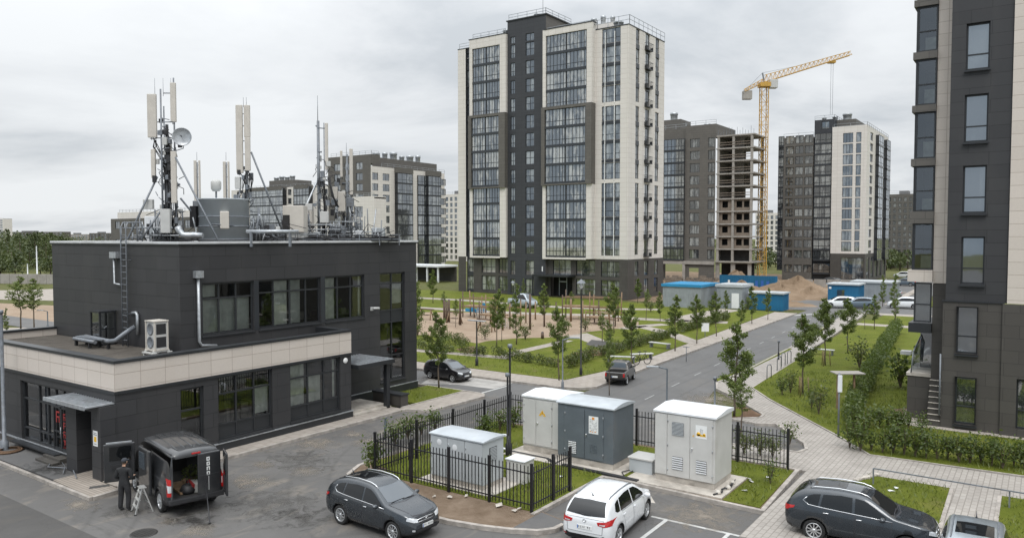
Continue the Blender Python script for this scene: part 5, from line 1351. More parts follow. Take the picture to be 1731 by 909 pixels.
    def onbody(s, view, q, sd_=1):
        if view == 'side': h, n = s.hit((q[0], 5 * sd_, q[1]), (0, -sd_, 0))
        elif view == 'front': h, n = s.hit((5, q[0], q[1]), (-1, 0, 0))
        elif view == 'rear': h, n = s.hit((-5, q[0], q[1]), (1, 0, 0))
        else: h, n = s.hit((q[0], q[1], 5), (0, 0, -1))
        return h
    def wheels(s, spokes=10, rim=None, style=0):
        p = s.p; r = p['wr']; w = .21
        for ax in (p['fa'], p['ra']):
            for sd_ in (-1, 1):
                y = (cr(p['wid'], ax) - .035) * sd_
                rt = link('wheel', None, s.root, (ax, y, r), (0, 0, 0 if sd_ > 0 else math.pi))
                q = r * .70
                MB().lathe([(q, -w), (r * .93, -w), (r * .99, -w + .03), (r, -w * .5), (r * .99, -.03), (r * .93, 0), (q + .012, -.004), (q, -.02)], 30, axis='y').build('tyre', M_TYRE, rt)
                m = MB().lathe([(q, -.012), (q - .012, 0), (q - .03, -.012), (q - .04, -.09), (q - .045, -w)], 30, axis='y')
                m.lathe([(0, -.002), (.055, -.006), (.065, -.03)], 14, axis='y')
                for k in range(spokes):
                    a = 2 * math.pi * k / spokes + (.12 if k % 2 else -.12) * style
                    c, d = math.cos(a), math.sin(a)
                    m.bar((.04 * d, -.03, .04 * c), ((q - .02) * d, -.018, (q - .02) * c), .034, .022, up=(0, 1, 0))
                m.build('rim', rim or M_RIM, rt)
                MB().lathe([(0, -.10), (q - .05, -.10)], 20, axis='y').build('brake_disc', M_PLASTIC, rt)
    def mirror_pods(s, x, z, out=.16):
        for sd_ in (-1, 1):
            h = s.onbody('side', (x, z), sd_); y = h.y
            vs = MB().lathe([(0, -.02), (.07, -.015), (.092, .03), (.085, .1), (.04, .14), (0, .145)], 14, (0, 0, 0), 'x')
            vs.v = [(px_ * .9 + x, y + sd_ * (out) + py_ * 1.25, z + .07 + pz_ * .85) for px_, py_, pz_ in vs.v]
            vs.bar((x + .03, y - sd_ * .02, z + .02), (x + .03, y + sd_ * out, z + .05), .07, .04)
            vs.build('side_mirror', s.paint, s.root)
    def handles(s, pts, mat):
        for sd_ in (-1, 1):
            for (x, z) in pts:
                h = s.onbody('side', (x, z), sd_)
                MB().path([(x - .09, h.y - sd_ * .01, z), (x - .07, h.y + sd_ * .03, z), (x + .07, h.y + sd_ * .03, z + .005), (x + .09, h.y - sd_ * .01, z + .005)], .014, 6).build('door_handle', mat, s.root)
    def trimline(s, name, view, pts, r, mat, off=0., sides=(-1, 1), cl=False):
        for sd_ in sides:
            q = [s.onbody(view, p_ if view != 'top' else (p_[0], p_[1] * sd_), sd_) for p_ in pts]
            q = [v for v in q if v is not None]
            if off: q = [v + Vector((0, 0, off)) for v in q]
            MB().path(q, r, 6).build(name, mat, s.root)
    def plate(s, view, y, z, w=.5, h=.12, txt=True, blue=True):
        hs = [s.onbody(view, (yy, z)) for yy in (-w / 2, 0, w / 2)]
        sg = 1 if view == 'front' else -1
        x = max(h_.x * sg for h_ in hs) * sg + sg * .012
        pl = MB().box(x - .006, x + .006, -w / 2, w / 2, z - h / 2, z + h / 2).build('number_plate', M_PLATE, s.root)
        if blue: MB().box(x + sg * .0065, x + sg * .009, sg * -w / 2 * .98, sg * -w / 2 * .86, z - h * .45, z + h * .45).build('plate_band', M_BLUEINK, pl)
        g = MB(); q = random.Random(int(abs(x * 1000)))
        for i in range(7):
            if i in (2,): continue
            yy = -w * .36 + i * w * .12
            yy2 = yy * 1
            g.box(x + sg * .0065, x + sg * .0085, yy, yy + .010, z - h * .28, z + h * .28)
            g.box(x + sg * .0065, x + sg * .0085, yy + .011, yy + w * .065, z + h * (.18 if q.random() < .5 else -.05), z + h * .28)
            if q.random() < .7: g.box(x + sg * .0065, x + sg * .0085, yy + w * .05, yy + w * .065, z - h * .28, z)
        g.build('plate_characters', M_INK, pl)
        return x

SUV = dict(L=4.35, fa=1.36, ra=-1.27, wr=.345, tumble=.34, clad=.11,
    top=[(-2.175, .98), (-2.12, 1.08), (-1.98, 1.27), (-1.78, 1.46), (-1.5, 1.59), (-1.1, 1.65), (-.5, 1.68), (-.05, 1.655), (.26, 1.585), (.68, 1.33), (1.02, 1.125), (1.35, 1.065), (1.8, .98), (2.03, .875), (2.12, .75), (2.175, .62)],
    bot=[(-2.175, .52), (-2.1, .36), (-1.8, .26), (0, .22), (1.8, .24), (2.08, .30), (2.175, .40)],
    wid=[(-2.175, .70), (-2.1, .80), (-1.85, .875), (-1.27, .905), (0, .90), (1.3, .905), (1.7, .875), (1.95, .79), (2.1, .66), (2.175, .56)],
    belt=[(-2.175, .90), (-1.9, 1.06), (-1.2, 1.075), (0, 1.03), (.9, .985), (1.4, .93), (1.9, .80), (2.175, .56)])
def suv(name, label, loc, rz, paint_=M_CARGREY, group=None, p=SUV, chrome=True, rails=True, wsmat=None, spokes=10, shade=False):
    c = Car(name, label, 'car', p, paint_, loc, rz, group)
    c.patch('windscreen', 'top', [(.90, -.62), (1.01, -.3), (1.03, 0), (1.01, .3), (.90, .62)], [(.30, -.54), (.36, -.27), (.37, 0), (.36, .27), (.30, .54)], wsmat or M_WSCR)
    c.patch('rear_window', 'rear', [(-.50, 1.52), (0, 1.56), (.50, 1.54)], [(-.60, 1.14), (0, 1.12), (.60, 1.14)], M_CARGL)
    c.patch('side_window', 'side', [(-.10, 1.52), (.16, 1.49), (.42, 1.36), (.76, 1.13)], [(-.10, 1.09), (.20, 1.07), (.50, 1.05), (.78, 1.05)], M_CARGL, sides=(-1, 1))
    c.patch('side_window', 'side', [(-1.02, 1.49), (-.5, 1.535), (-.18, 1.52)], [(-1.10, 1.13), (-.5, 1.10), (-.18, 1.085)], M_CARGL, sides=(-1, 1))
    c.patch('quarter_window', 'side', [(-1.45, 1.40), (-1.3, 1.46), (-1.10, 1.49)], [(-1.55, 1.24), (-1.40, 1.16), (-1.17, 1.14)], M_CARGL, sides=(-1, 1))
    c.patch('door', 'side', [(-.08, 1.07), (.45, 1.045), (.95, 1.02)], [(-.08, .36), (.45, .36), (.92, .36)], paint_, .004, edge=M_INK, sides=(-1, 1))
    c.patch('door', 'side', [(-1.0, 1.115), (-.5, 1.085), (-.10, 1.07)], [(-.72, .36), (-.4, .36), (-.10, .36)], paint_, .004, edge=M_INK, sides=(-1, 1))
    c.patch('bonnet', 'top', [(1.98, -.52), (2.06, 0), (1.98, .52)], [(.98, -.68), (1.10, 0), (.98, .68)], paint_, .004, edge=M_INK)
    c.patch('headlight', 'front', [(.40, .80), (.58, .86), (.72, .90)], [(.42, .70), (.60, .735), (.76, .80)], M_LAMPW, .012, sides=(-1, 1))
    c.patch('grille', 'front', [(-.40, .79), (0, .80), (.40, .79)], [(-.36, .66), (0, .63), (.36, .66)], M_PLASTIC, .010)
    c.patch('lower_grille', 'front', [(-.55, .48), (0, .49), (.55, .48)], [(-.50, .36), (0, .35), (.50, .36)], M_PLASTIC, .010)
    c.patch('fog_lamp', 'front', [(.58, .50), (.66, .51)], [(.58, .44), (.66, .45)], M_LAMPW, .012, sides=(-1, 1))
    if chrome:
        MB().path([c.onbody('front', (y, .80 - .03 * abs(y))) + Vector((.012, 0, 0)) for y in (-.42, -.2, 0, .2, .42)], .014, 6).path([c.onbody('front', (y, .715)) + Vector((.012, 0, 0)) for y in (-.37, -.2, 0, .2, .37)], .009, 6).build('grille_bar', M_CHROME, c.root)
        h = c.onbody('front', (0, .735)); MB().lathe([(.055, 0), (.065, .012), (.045, .02), (.045, .005)], 16, (h.x + .012, 0, .735), 'x').build('badge', M_CHROME, c.root)
        c.trimline('window_trim', 'side', [(-1.50, 1.36), (-1.62, 1.25), (-1.45, 1.14), (-1.1, 1.115), (-.5, 1.085), (.3, 1.052), (.95, 1.02)], .013, M_CHROME)
    c.patch('taillight', 'rear', [(.52, 1.00), (.68, 1.03), (.80, 1.00)], [(.55, .86), (.68, .86), (.80, .88)], M_RED, .012, sides=(-1, 1))
    c.patch('taillight_side', 'side', [(-2.08, 1.02), (-1.85, 1.05)], [(-2.08, .90), (-1.88, .98)], M_RED, .008, sides=(-1, 1))
    MB().path([c.onbody('top', (.97, y)) + Vector((.0, 0, .02)) for y in (-.5, -.2, .1)], .012, 6).path([c.onbody('top', (1.0, y)) + Vector((.0, 0, .02)) for y in (.0, .3, .55)], .012, 6).build('wiper', M_INK, c.root)
    if rails:
        for sd_ in (-1, 1):
            q = [c.onbody('top', (x, .53 * sd_)) + Vector((0, 0, o)) for x, o in ((-1.45, .0), (-1.3, .045), (-.6, .05), (0, .05), (.22, .04), (.36, 0))]
            MB().path(q, .019, 8).build('roof_rail', M_CHROME, c.root)
    c.patch('roof_panel', 'top', [(-1.35, -.42), (-1.4, 0), (-1.35, .42)], [(-.42, -.44), (-.40, 0), (-.42, .44)], M_CARGL, .004)
    c.mirror_pods(.64, 1.02)
    c.handles([(-.02 + .05, .93), (-.92, .97)], M_CHROME if chrome else paint_)
    h = c.onbody('top', (-1.5, 0)); MB().path([h, h + Vector((-.06, 0, .1)), h + Vector((-.1, 0, .11))], [.03, .015, .006], 6).build('antenna', paint_, c.root)
    c.plate('front', 0, .56); c.plate('rear', 0, .78)
    c.wheels(spokes)
    return c
heading_x = 0.0
suv('parked_car', 'dark grey crossover with chrome window line parked beside the dirt corner of the fenced plot', (-17.95, 18.2, .0), R(-2)).root.scale = (.94,) * 3
SUV2 = dict(SUV)
s2 = suv('parked_car', 'dark grey crossover with red tail lamp parked across the brick path entrance at lower right', (-4.62, 25.95, 0), R(4), wsmat=M_CARGL)
HATCH = dict(L=4.2, fa=1.32, ra=-1.25, wr=.325, tumble=.34, clad=.06,
    top=[(-2.1, .93), (-2.06, 1.02), (-1.93, 1.22), (-1.76, 1.40), (-1.5, 1.50), (-1.0, 1.55), (-.4, 1.565), (.1, 1.54), (.45, 1.47), (.9, 1.22), (1.25, 1.02), (1.5, .97), (1.8, .885), (1.98, .79), (2.06, .69), (2.1, .58)],
    bot=[(-2.1, .48), (-2.03, .33), (-1.8, .22), (0, .18), (1.8, .20), (2.02, .25), (2.1, .34)],
    wid=[(-2.1, .70), (-2.04, .79), (-1.85, .855), (-1.25, .89), (0, .885), (1.3, .885), (1.65, .855), (1.9, .77), (2.03, .65), (2.1, .55)],
    belt=[(-2.1, .86), (-1.85, .99), (-1.2, 1.0), (0, .955), (.9, .915), (1.4, .86), (1.85, .74), (2.1, .52)])
def hatch(name, label, loc, rz, paint_, group=None, p=HATCH, rails=True, sunroof=False, wsmat=None):
    c = Car(name, label, 'car', p, paint_, loc, rz, group)
    c.patch('windscreen', 'top', [(1.10, -.60), (1.21, -.3), (1.23, 0), (1.21, .3), (1.10, .60)], [(.50, -.53), (.56, -.27), (.57, 0), (.56, .27), (.50, .53)], wsmat or M_CARGL)
    c.patch('rear_window', 'rear', [(-.54, 1.43), (0, 1.45), (.54, 1.43)], [(-.64, 1.09), (0, 1.05), (.64, 1.09)], M_CARGL)
    c.patch('side_window', 'side', [(-.0, 1.42), (.34, 1.39), (.6, 1.27), (.93, 1.06)], [(-.0, 1.01), (.34, .99), (.62, .975), (.95, .97)], M_CARGL, sides=(-1, 1))
    c.patch('side_window', 'side', [(-1.0, 1.40), (-.5, 1.43), (-.08, 1.42)], [(-1.08, 1.05), (-.5, 1.025), (-.08, 1.012)], M_CARGL, sides=(-1, 1))
    c.patch('quarter_window', 'side', [(-1.36, 1.33), (-1.2, 1.37), (-1.07, 1.39)], [(-1.47, 1.13), (-1.34, 1.07), (-1.14, 1.055)], M_CARGL, sides=(-1, 1))
    c.patch('door', 'side', [(-.05, 1.0), (.45, .975), (.95, .95)], [(-.05, .30), (.45, .30), (.92, .30)], paint_, .004, edge=M_INKG if paint_ is M_CARWHT else M_INK, sides=(-1, 1))
    c.patch('door', 'side', [(-1.0, 1.035), (-.5, 1.01), (-.07, 1.0)], [(-.72, .30), (-.4, .30), (-.07, .30)], paint_, .004, edge=M_INKG if paint_ is M_CARWHT else M_INK, sides=(-1, 1))
    c.patch('bonnet', 'top', [(1.90, -.50), (1.98, 0), (1.90, .50)], [(1.16, -.66), (1.28, 0), (1.16, .66)], paint_, .004, edge=M_INKG)
    c.patch('tailgate', 'rear', [(-.62, 1.0), (0, 1.0), (.62, 1.0)], [(-.58, .56), (0, .55), (.58, .56)], paint_, .004, edge=M_INKG)
    c.patch('headlight', 'front', [(.38, .74), (.56, .80), (.72, .84)], [(.40, .645), (.58, .67), (.74, .74)], M_LAMPW, .012, sides=(-1, 1))
    c.patch('grille', 'front', [(-.38, .73), (0, .74), (.38, .73)], [(-.34, .63), (0, .61), (.34, .63)], M_PLASTIC, .010)
    c.patch('lower_grille', 'front', [(-.5, .42), (0, .43), (.5, .42)], [(-.46, .31), (0, .3), (.46, .31)], M_PLASTIC, .010)
    for sd_ in (-1, 1):
        tl = c.patch('taillight', 'rear', [(.40 * sd_, .93), (.60 * sd_, .965), (.80 * sd_, .985)], [(.44 * sd_, .84), (.62 * sd_, .82), (.80 * sd_, .83)], M_RED, .012)[0]
        c.patch('lamp_segment', 'rear', [(.48 * sd_, .885), (.66 * sd_, .895)], [(.50 * sd_, .855), (.66 * sd_, .855)], M_LAMPW, .018, parent=tl, nc=4, nr=2)
        c.patch('reflector', 'rear', [(.62 * sd_, .46), (.74 * sd_, .47)], [(.62 * sd_, .42), (.74 * sd_, .43)], M_RED, .012, nc=4, nr=2)
    c.patch('taillight_side', 'side', [(-2.02, .985), (-1.82, 1.0)], [(-2.02, .86), (-1.86, .93)], M_RED, .008, sides=(-1, 1))
    c.patch('rear_bumper_grille', 'rear', [(-.5, .40), (.5, .40)], [(-.46, .31), (.46, .31)], M_PLASTIC, .010)
    h = c.onbody('rear', (0, .93)); MB().lathe([(.04, 0), (.06, -.014), (.042, -.02), (.04, -.004)], 16, (h.x - .008, 0, .935), 'x').build('badge', M_CHROME, c.root)
    if rails:
        for sd_ in (-1, 1):
            q = [c.onbody('top', (x, .55 * sd_)) + Vector((0, 0, o)) for x, o in ((-1.5, .0), (-1.35, .03), (-.6, .035), (0, .035), (.25, .03), (.42, 0))]
            MB().path(q, .017, 8).build('roof_rail', M_STEEL, c.root)
    if sunroof: c.patch('sunroof', 'top', [(-.75, -.45), (-.78, 0), (-.75, .45)], [(.12, -.46), (.15, 0), (.12, .46)], M_CARGL, .005)
    q = c.onbody('rear', (0, 1.10)); MB().path([c.onbody('rear', (y, 1.09 + abs(y) * .1)) + Vector((-.016, 0, 0)) for y in (0, .14, .28)], .012, 6).build('wiper', M_INK, c.root)
    c.mirror_pods(.83, .93); c.handles([(.05, .88), (-.9, .91)], paint_)
    h = c.onbody('top', (-1.45, 0)); MB().path([h, h + Vector((-.05, 0, .06)), h + Vector((-.14, 0, .16))], [.03, .014, .005], 6).build('antenna', M_INK, c.root)
    c.plate('rear', 0, .72); c.plate('front', 0, .5)
    c.wheels(7)
    return c
hatch('parked_car', 'white hatchback seen from behind in the marked bay in front of the cabinets', (-11.62, 22.35, 0), R(95.5), M_CARWHT, p=dict(HATCH, wid=[(a, b * .95) for a, b in HATCH['wid']]))
hatch('parked_car', 'silver car with dark sunroof nosing towards the viewer at the lower right corner', (-1.43, 24.1, 0), R(-90 + 2), M_CARSIL, sunroof=True, rails=True)
hatch('parked_car', 'black hatchback at the kerb of the cross street before the playground lawn', (-33.0, 39.75, 0), R(-6), M_CARBLK, rails=False, wsmat=M_WSCR).root.scale = (.84,) * 3
# ---- pickup seen from behind
PICK = dict(L=4.6, fa=1.5, ra=-1.35, wr=.36, tumble=.26, clad=.14,
    top=[(-2.3, 1.0), (-2.25, 1.06), (-.82, 1.08), (-.74, 1.2), (-.66, 1.62), (-.5, 1.72), (.2, 1.74), (.5, 1.68), (1.0, 1.22), (1.25, 1.12), (1.9, 1.05), (2.2, .95), (2.3, .75)],
    bot=[(-2.3, .55), (-2.2, .42), (0, .34), (2.1, .36), (2.3, .5)],
    wid=[(-2.3, .80), (-2.2, .86), (-1.3, .90), (1.4, .90), (1.9, .86), (2.2, .76), (2.3, .66)],
    belt=[(-2.3, .96), (-1.5, 1.02), (0, 1.05), (1.2, 1.0), (2.3, .68)],
    cuts=[MB().box(-2.2, -.84, -.72, .72, .62, 1.5)])
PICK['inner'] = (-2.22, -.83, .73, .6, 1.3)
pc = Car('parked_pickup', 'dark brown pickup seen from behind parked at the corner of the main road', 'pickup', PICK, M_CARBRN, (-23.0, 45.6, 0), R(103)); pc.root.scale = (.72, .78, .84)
pc.patch('rear_window', 'rear', [(-.55, 1.60), (.55, 1.60)], [(-.62, 1.22), (.62, 1.22)], M_WSCR)
pc.patch('side_window', 'side', [(-.5, 1.6), (.3, 1.6), (.85, 1.2)], [(-.6, 1.12), (.3, 1.1), (.95, 1.08)], M_CARGL, sides=(-1, 1))
pc.patch('windscreen', 'top', [(1.15, -.6), (1.2, 0), (1.15, .6)], [(.55, -.55), (.6, 0), (.55, .55)], M_WSCR)
pc.patch('taillight', 'rear', [(.68, .98), (.82, .98)], [(.70, .72), (.82, .72)], M_RED, .012, sides=(-1, 1), nc=4)
pc.patch('headlight', 'front', [(.45, .86), (.7, .9)], [(.45, .74), (.7, .78)], M_LAMPW, .012, sides=(-1, 1), nc=4)
pc.patch('tailgate', 'rear', [(-.62, .98), (.62, .98)], [(-.62, .66), (.62, .66)], M_CARBRN, .006, edge=M_INK)
pc.plate('rear', 0, .72, .5, .13); pc.mirror_pods(.85, 1.1); pc.wheels(6)
# ---- the open van
VW = .93
VAN = dict(L=4.55, fa=1.45, ra=-1.35, wr=.33, tumble=.13, clad=.17,
    top=[(-2.275, 1.78), (-2.25, 1.86), (-2.15, 1.93), (-1.6, 1.98), (-.4, 2.0), (.5, 1.96), (.85, 1.86), (1.25, 1.50), (1.55, 1.18), (1.8, 1.06), (2.1, .92), (2.22, .76), (2.275, .6)],
    bot=[(-2.275, .42), (-2.2, .34), (-1.8, .28), (1.8, .26), (2.15, .28), (2.275, .36)],
    wid=[(-2.275, .86), (-2.22, .90), (-1.9, .93), (1.4, .93), (1.8, .89), (2.05, .78), (2.2, .64), (2.275, .54)],
    belt=[(-2.275, 1.05), (0, 1.08), (1.0, 1.05), (1.6, 1.0), (2.0, .84), (2.275, .54)],
    cuts=[MB().box(-2.19, 1.05, -.80, .80, .50, 1.78), MB().box(-2.6, -2.1, -.74, .74, .52, 1.74), MB().box(-.28, .62, .7, 1.2, .52, 1.66), MB().box(.72, 1.36, .7, 1.2, .52, 1.5)])
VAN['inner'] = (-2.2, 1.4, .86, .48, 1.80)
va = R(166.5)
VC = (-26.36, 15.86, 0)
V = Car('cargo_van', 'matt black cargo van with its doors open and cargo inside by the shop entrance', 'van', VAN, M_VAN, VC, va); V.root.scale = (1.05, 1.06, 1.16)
V.patch('windscreen', 'top', [(1.5, -.68), (1.58, 0), (1.5, .68)], [(.9, -.62), (.95, 0), (.9, .62)], M_CARGL)
V.patch('side_window', 'side', [(.72, 1.66), (.95, 1.55), (1.3, 1.25)], [(.72, 1.14), (1.0, 1.12), (1.34, 1.1)], M_CARGL, sides=(-1,))
V.patch('headlight', 'front', [(.42, .84), (.6, .88)], [(.44, .66), (.62, .7)], M_LAMPW, .012, sides=(-1, 1), nc=4)
V.patch('side_panel', 'side', [(-1.95, 1.60), (-.40, 1.62)], [(-1.95, 1.02), (-.40, 1.02)], M_VAN, -.006 + .012, edge=M_INK, sides=(1, -1))
for sd_ in (-1, 1):
    tl = V.patch('taillight', 'rear', [(.80 * sd_, 1.16), (.885 * sd_, 1.16)], [(.80 * sd_, .66), (.885 * sd_, .66)], M_RED, .012, nc=4, nr=3)[0]
    V.patch('lamp_segment', 'rear', [(.80 * sd_, .98), (.885 * sd_, .98)], [(.80 * sd_, .78), (.885 * sd_, .78)], M_LAMPW, .018, parent=tl, nc=3, nr=2)
    V.patch('taillight_side', 'side', [(-2.24, 1.16), (-2.17, 1.16)], [(-2.24, .66), (-2.19, .66)], M_RED, .01, sides=(sd_,), nc=3, nr=3)
    V.trimline('roof_gutter', 'top', [(-2.1, .72), (-1.2, .76), (0, .77), (.7, .72)], .022, M_PLASTIC, .0, sides=(sd_,))
for i in range(5):
    y = -.5 + i * .25; MB().path([V.onbody('top', (x, y)) + Vector((0, 0, .004)) for x in (-1.95, -1.2, -.4, .3)], .02, 6).build('roof_rib', M_VAN, V.root)
MB().box(-2.30, -2.262, -.14, .14, 1.81, 1.85).build('brake_lamp', M_RED, V.root)
MB().box(-2.36, -2.20, -.88, .88, .40, .56).build('rear_bumper', M_PLASTIC, V.root, bevel=.03)
V.wheels(9)
def door_leaf(name, w, h, t, loc, rz, win=None, mat=M_VAN, gm=None):
    gm = gm or M_CARGL
    """a door leaf hinged at its local x=0, running along +x"""
    mb = MB().box(0, w, -t / 2, t / 2, 0, h)
    d = mb.build(name, mat, V.root, loc, (0, 0, rz), bevel=.035)
    if win:
        a, b, z0, z1 = win
        MB().box(a, b, -t / 2 - .012, -t / 2 - .002, z0, z1).build('pane', gm, d); MB().box(a, b, t / 2 + .002, t / 2 + .012, z0, z1).build('pane', gm, d)
    MB().box(.08, w - .08, -t / 2 - .01, -t / 2 - .001, .12, h * .42).build('door_pocket', M_PLASTIC, d)
    return d
d = door_leaf('front_door', .98, 1.22, .10, (1.04, .96, .50), R(74), (.12, .8, .68, 1.13))
MB().box(.1, .9, -.05, .05, 1.222, 1.262).build('door_top', M_GALV, d)
MB().box(.2, .75, .055, .12, .45, .56).build('arm_rest', M_PLASTIC, d)
d = door_leaf('sliding_door', 1.02, 1.36, .09, (-.98, 1.04, .44), R(3), (.42, .9, .72, 1.22), gm=M_WSCR)
d = door_leaf('rear_door', .76, 1.26, .07, (-2.30, -.78, .54), R(91), None)
lt = MB(); glyphs(lt, .28, .0, .20, 1); lt = MB()
q = random.Random(4)
for i in range(4):
    zz_ = 1.12 - i * .145
    lt.box(.37, .40, .0375, .0405, zz_ - .11, zz_); lt.box(.401, .47, .0375, .0405, zz_ - .025, zz_); lt.box(.44, .47, .0375, .0405, zz_ - .11, zz_ - .026)
    if i != 2: lt.box(.401, .439, .0375, .0405, zz_ - .11, zz_ - .085)
lt.box(.40, .412, .0375, .0405, .12, .54)
lt.build('door_lettering', M_PLATE, d)
MB().box(.06, .7, .036, .042, .585, .60).build('door_seam', M_INK, d)
d = door_leaf('rear_door', .74, 1.30, .07, (-2.28, -.90, .52), R(167), (.14, .62, .72, 1.12))
MB().box(.02, .12, -.062, -.037, .16, .55).build('door_lamp', M_RED, d)
# load inside
ld_ = thing('cardboard_box', (0, 0, 0), 'white and red flat box lying in the open rear of the black van', 'box')
ld_.location = (-24.65, 15.7, .6); ld_.rotation_euler = (R(8), R(-6), va)
MB().box(-.25, .25, -.3, .3, 0, .3).build('box_body', M_GREYBOX, ld_, bevel=.01); MB().box(-.252, .252, .2, .303, .0, .302).build('box_stripe', M_INKR, ld_)
cb_ = thing('tool_bag', (-24.65, 15.35, .6), 'black tool bag beside the white box in the van', 'bag', rz=va)
MB().lathe([(0, 0), (.24, .0), (.27, .12), (.2, .27), (.08, .32), (0, .32)], 14).build('bag_body', M_PLASTIC, cb_); MB().path([(-.16, 0, .28), (-.1, 0, .42), (.1, 0, .42), (.16, 0, .28)], .016).build('bag_strap', M_CABLE, cb_)
wp = thing('planks_bundle', (-25.2, 15.8, .6), 'bundle of light wooden boards on the van floor', 'boards', rz=va)
for i in range(5): MB().box(-.75, .7, -.65 + i * .26, -.43 + i * .26, 0, .05 + .03 * (i % 3)).build('board', M_WOOD, wp)
pt = thing('potted_plant', (-25.1, 15.9, .7), 'leafy green plant packed behind the box in the van', 'plant')
MB().lathe([(0, 0), (.12, 0), (.16, .2), (0, .2)], 12).build('pot', M_DWOOD, pt)
mb = MB(); q = random.Random(9)
for i in range(160):
    a, r_, z = q.random() * 6.28, q.random() ** .5 * .42, .2 + q.random() * .4
    c = Vector((r_ * math.cos(a), r_ * math.sin(a), z)); u = Vector((q.gauss(0, 1), q.gauss(0, 1), q.gauss(0, 1))).normalized() * .06; v = u.cross(Vector((q.gauss(0, 1), 1, q.gauss(0, 1)))).normalized() * .04
    mb.poly([c - u, c - v, c + u, c + v])
mb.build('leaves', M_HEDGEB, pt)
# ---- small far cars (simple shells with glazing, lamps and wheels)
def far_car(label, loc, rz, paint_, p=HATCH, cat='car', name='parked_car'):
    c = Car(name, label, cat, p, paint_, loc, rz)
    c.patch('windscreen', 'top', [(1.10, -.60), (1.22, 0), (1.10, .60)], [(.50, -.53), (.56, 0), (.50, .53)], M_CARGL, nc=6, nr=3)
    c.patch('rear_window', 'rear', [(-.54, 1.43), (.54, 1.43)], [(-.64, 1.09), (.64, 1.09)], M_CARGL, nc=6, nr=3)
    c.patch('side_window', 'side', [(-1.3, 1.36), (-.5, 1.43), (.3, 1.39), (.93, 1.06)], [(-1.4, 1.06), (-.5, 1.02), (.34, .99), (.95, .97)], M_CARGL, sides=(-1, 1), nc=10, nr=3)
    c.patch('headlight', 'front', [(.40, .76), (.72, .82)], [(.42, .64), (.74, .70)], M_LAMPW, .012, sides=(-1, 1), nc=4, nr=2)
    c.patch('taillight', 'rear', [(.45, .95), (.80, .97)], [(.45, .84), (.80, .84)], M_RED, .012, sides=(-1, 1), nc=4, nr=2)
    c.wheels(6); return c
far_specs = [
 ('white van-like car in front of the blue kiosk at the far junction', P(1420, 520), R(200), M_CARWHT),
 ('dark grey saloon beside the white car at the far junction', P(1452, 521), R(200), M_CARBLU),
 ('white car on the far side street just left of the near block', P(1529, 521), R(180), M_CARWHT),
 ('dark car parked behind the sand heaps near the far tower', P(1411, 482), R(-30), M_CARBLK),
 ('silver car behind the grey shelter at the far junction', P(1476, 497), R(160), M_CARSIL),
 ('black car second beyond the far junction trees', P(1486, 488), R(150), M_CARBLK),
 ('white car highest on the far street between the trees', P(1527, 470), R(170), M_CARWHT),
 ('blue grey car on the far street below the highest white one', P(1531, 483), R(165), M_CARBLU),
 ('grey car by the young trees on the far street', P(1500, 503), R(150), M_CARSIL)]
for lb, l_, rz_, pt_ in far_specs: far_car(lb, (*l_, 0.01), rz_, pt_)
VANS = dict(HATCH); VANS['top'] = [(-2.1, 1.1), (-2.0, 1.15), (-.6, 1.18), (-.5, 1.5), (-.3, 1.85), (.3, 1.9), (.8, 1.75), (1.25, 1.2), (1.8, 1.0), (2.1, .6)]
fc = Car('parked_pickup', 'pale blue grey pickup parked in front of the tallest tower entrance', 'pickup', VANS, M_CARSIL, (*P(884, 521), .16), R(-4))
fc.patch('windscreen', 'top', [(1.2, -.6), (1.22, 0), (1.2, .6)], [(.75, -.53), (.8, 0), (.75, .53)], M_WSCR, nc=6, nr=3)
fc.patch('side_window', 'side', [(-.35, 1.72), (.5, 1.74), (1.1, 1.2)], [(-.42, 1.2), (.4, 1.15), (1.1, 1.08)], M_CARGL, sides=(-1, 1), nc=6, nr=3)
fc.wheels(6)
# ---------------------------------------------------------------- electrical cabinets
def louvre(parent, x, z, w, h, n, y, mat, name='vent_louvre', slat=None):
    mb = MB().box(x, x + w, y - .012, y, z, z + h, 1)
    for i in range(n):
        zz_ = z + h * (i + .5) / n
        mb.bar((x, y - .022, zz_), (x + w, y - .022, zz_), .03, h / n * .55)
    return mb.build(name, [mat, M_PLASTIC], parent)
def leaf_door(parent, x0, x1, z0, z1, y, mat, lock=None, hinge=None):
    d = MB().box(x0, x1, y - .03, y - .002, z0, z1).build('door', mat, parent, bevel=.008)
    if lock is not None:
        MB().lathe([(0, -.05), (.03, -.05), (.035, -.032), (.035, 0)], 12, (lock, y - .03, (z0 + z1) * .5), 'y').bar((lock, y - .075, (z0 + z1) * .5 + .02), (lock, y - .075, (z0 + z1) * .5 - .09), .03).build('handle', M_CHROME, d)
    if hinge is not None:
        for z in (z0 + .25, (z0 + z1) / 2, z1 - .25): MB().tube((hinge, y - .035, z - .05), (hinge, y - .035, z + .05), .018, n=8).build('hinge', M_GALV, d)
    return d
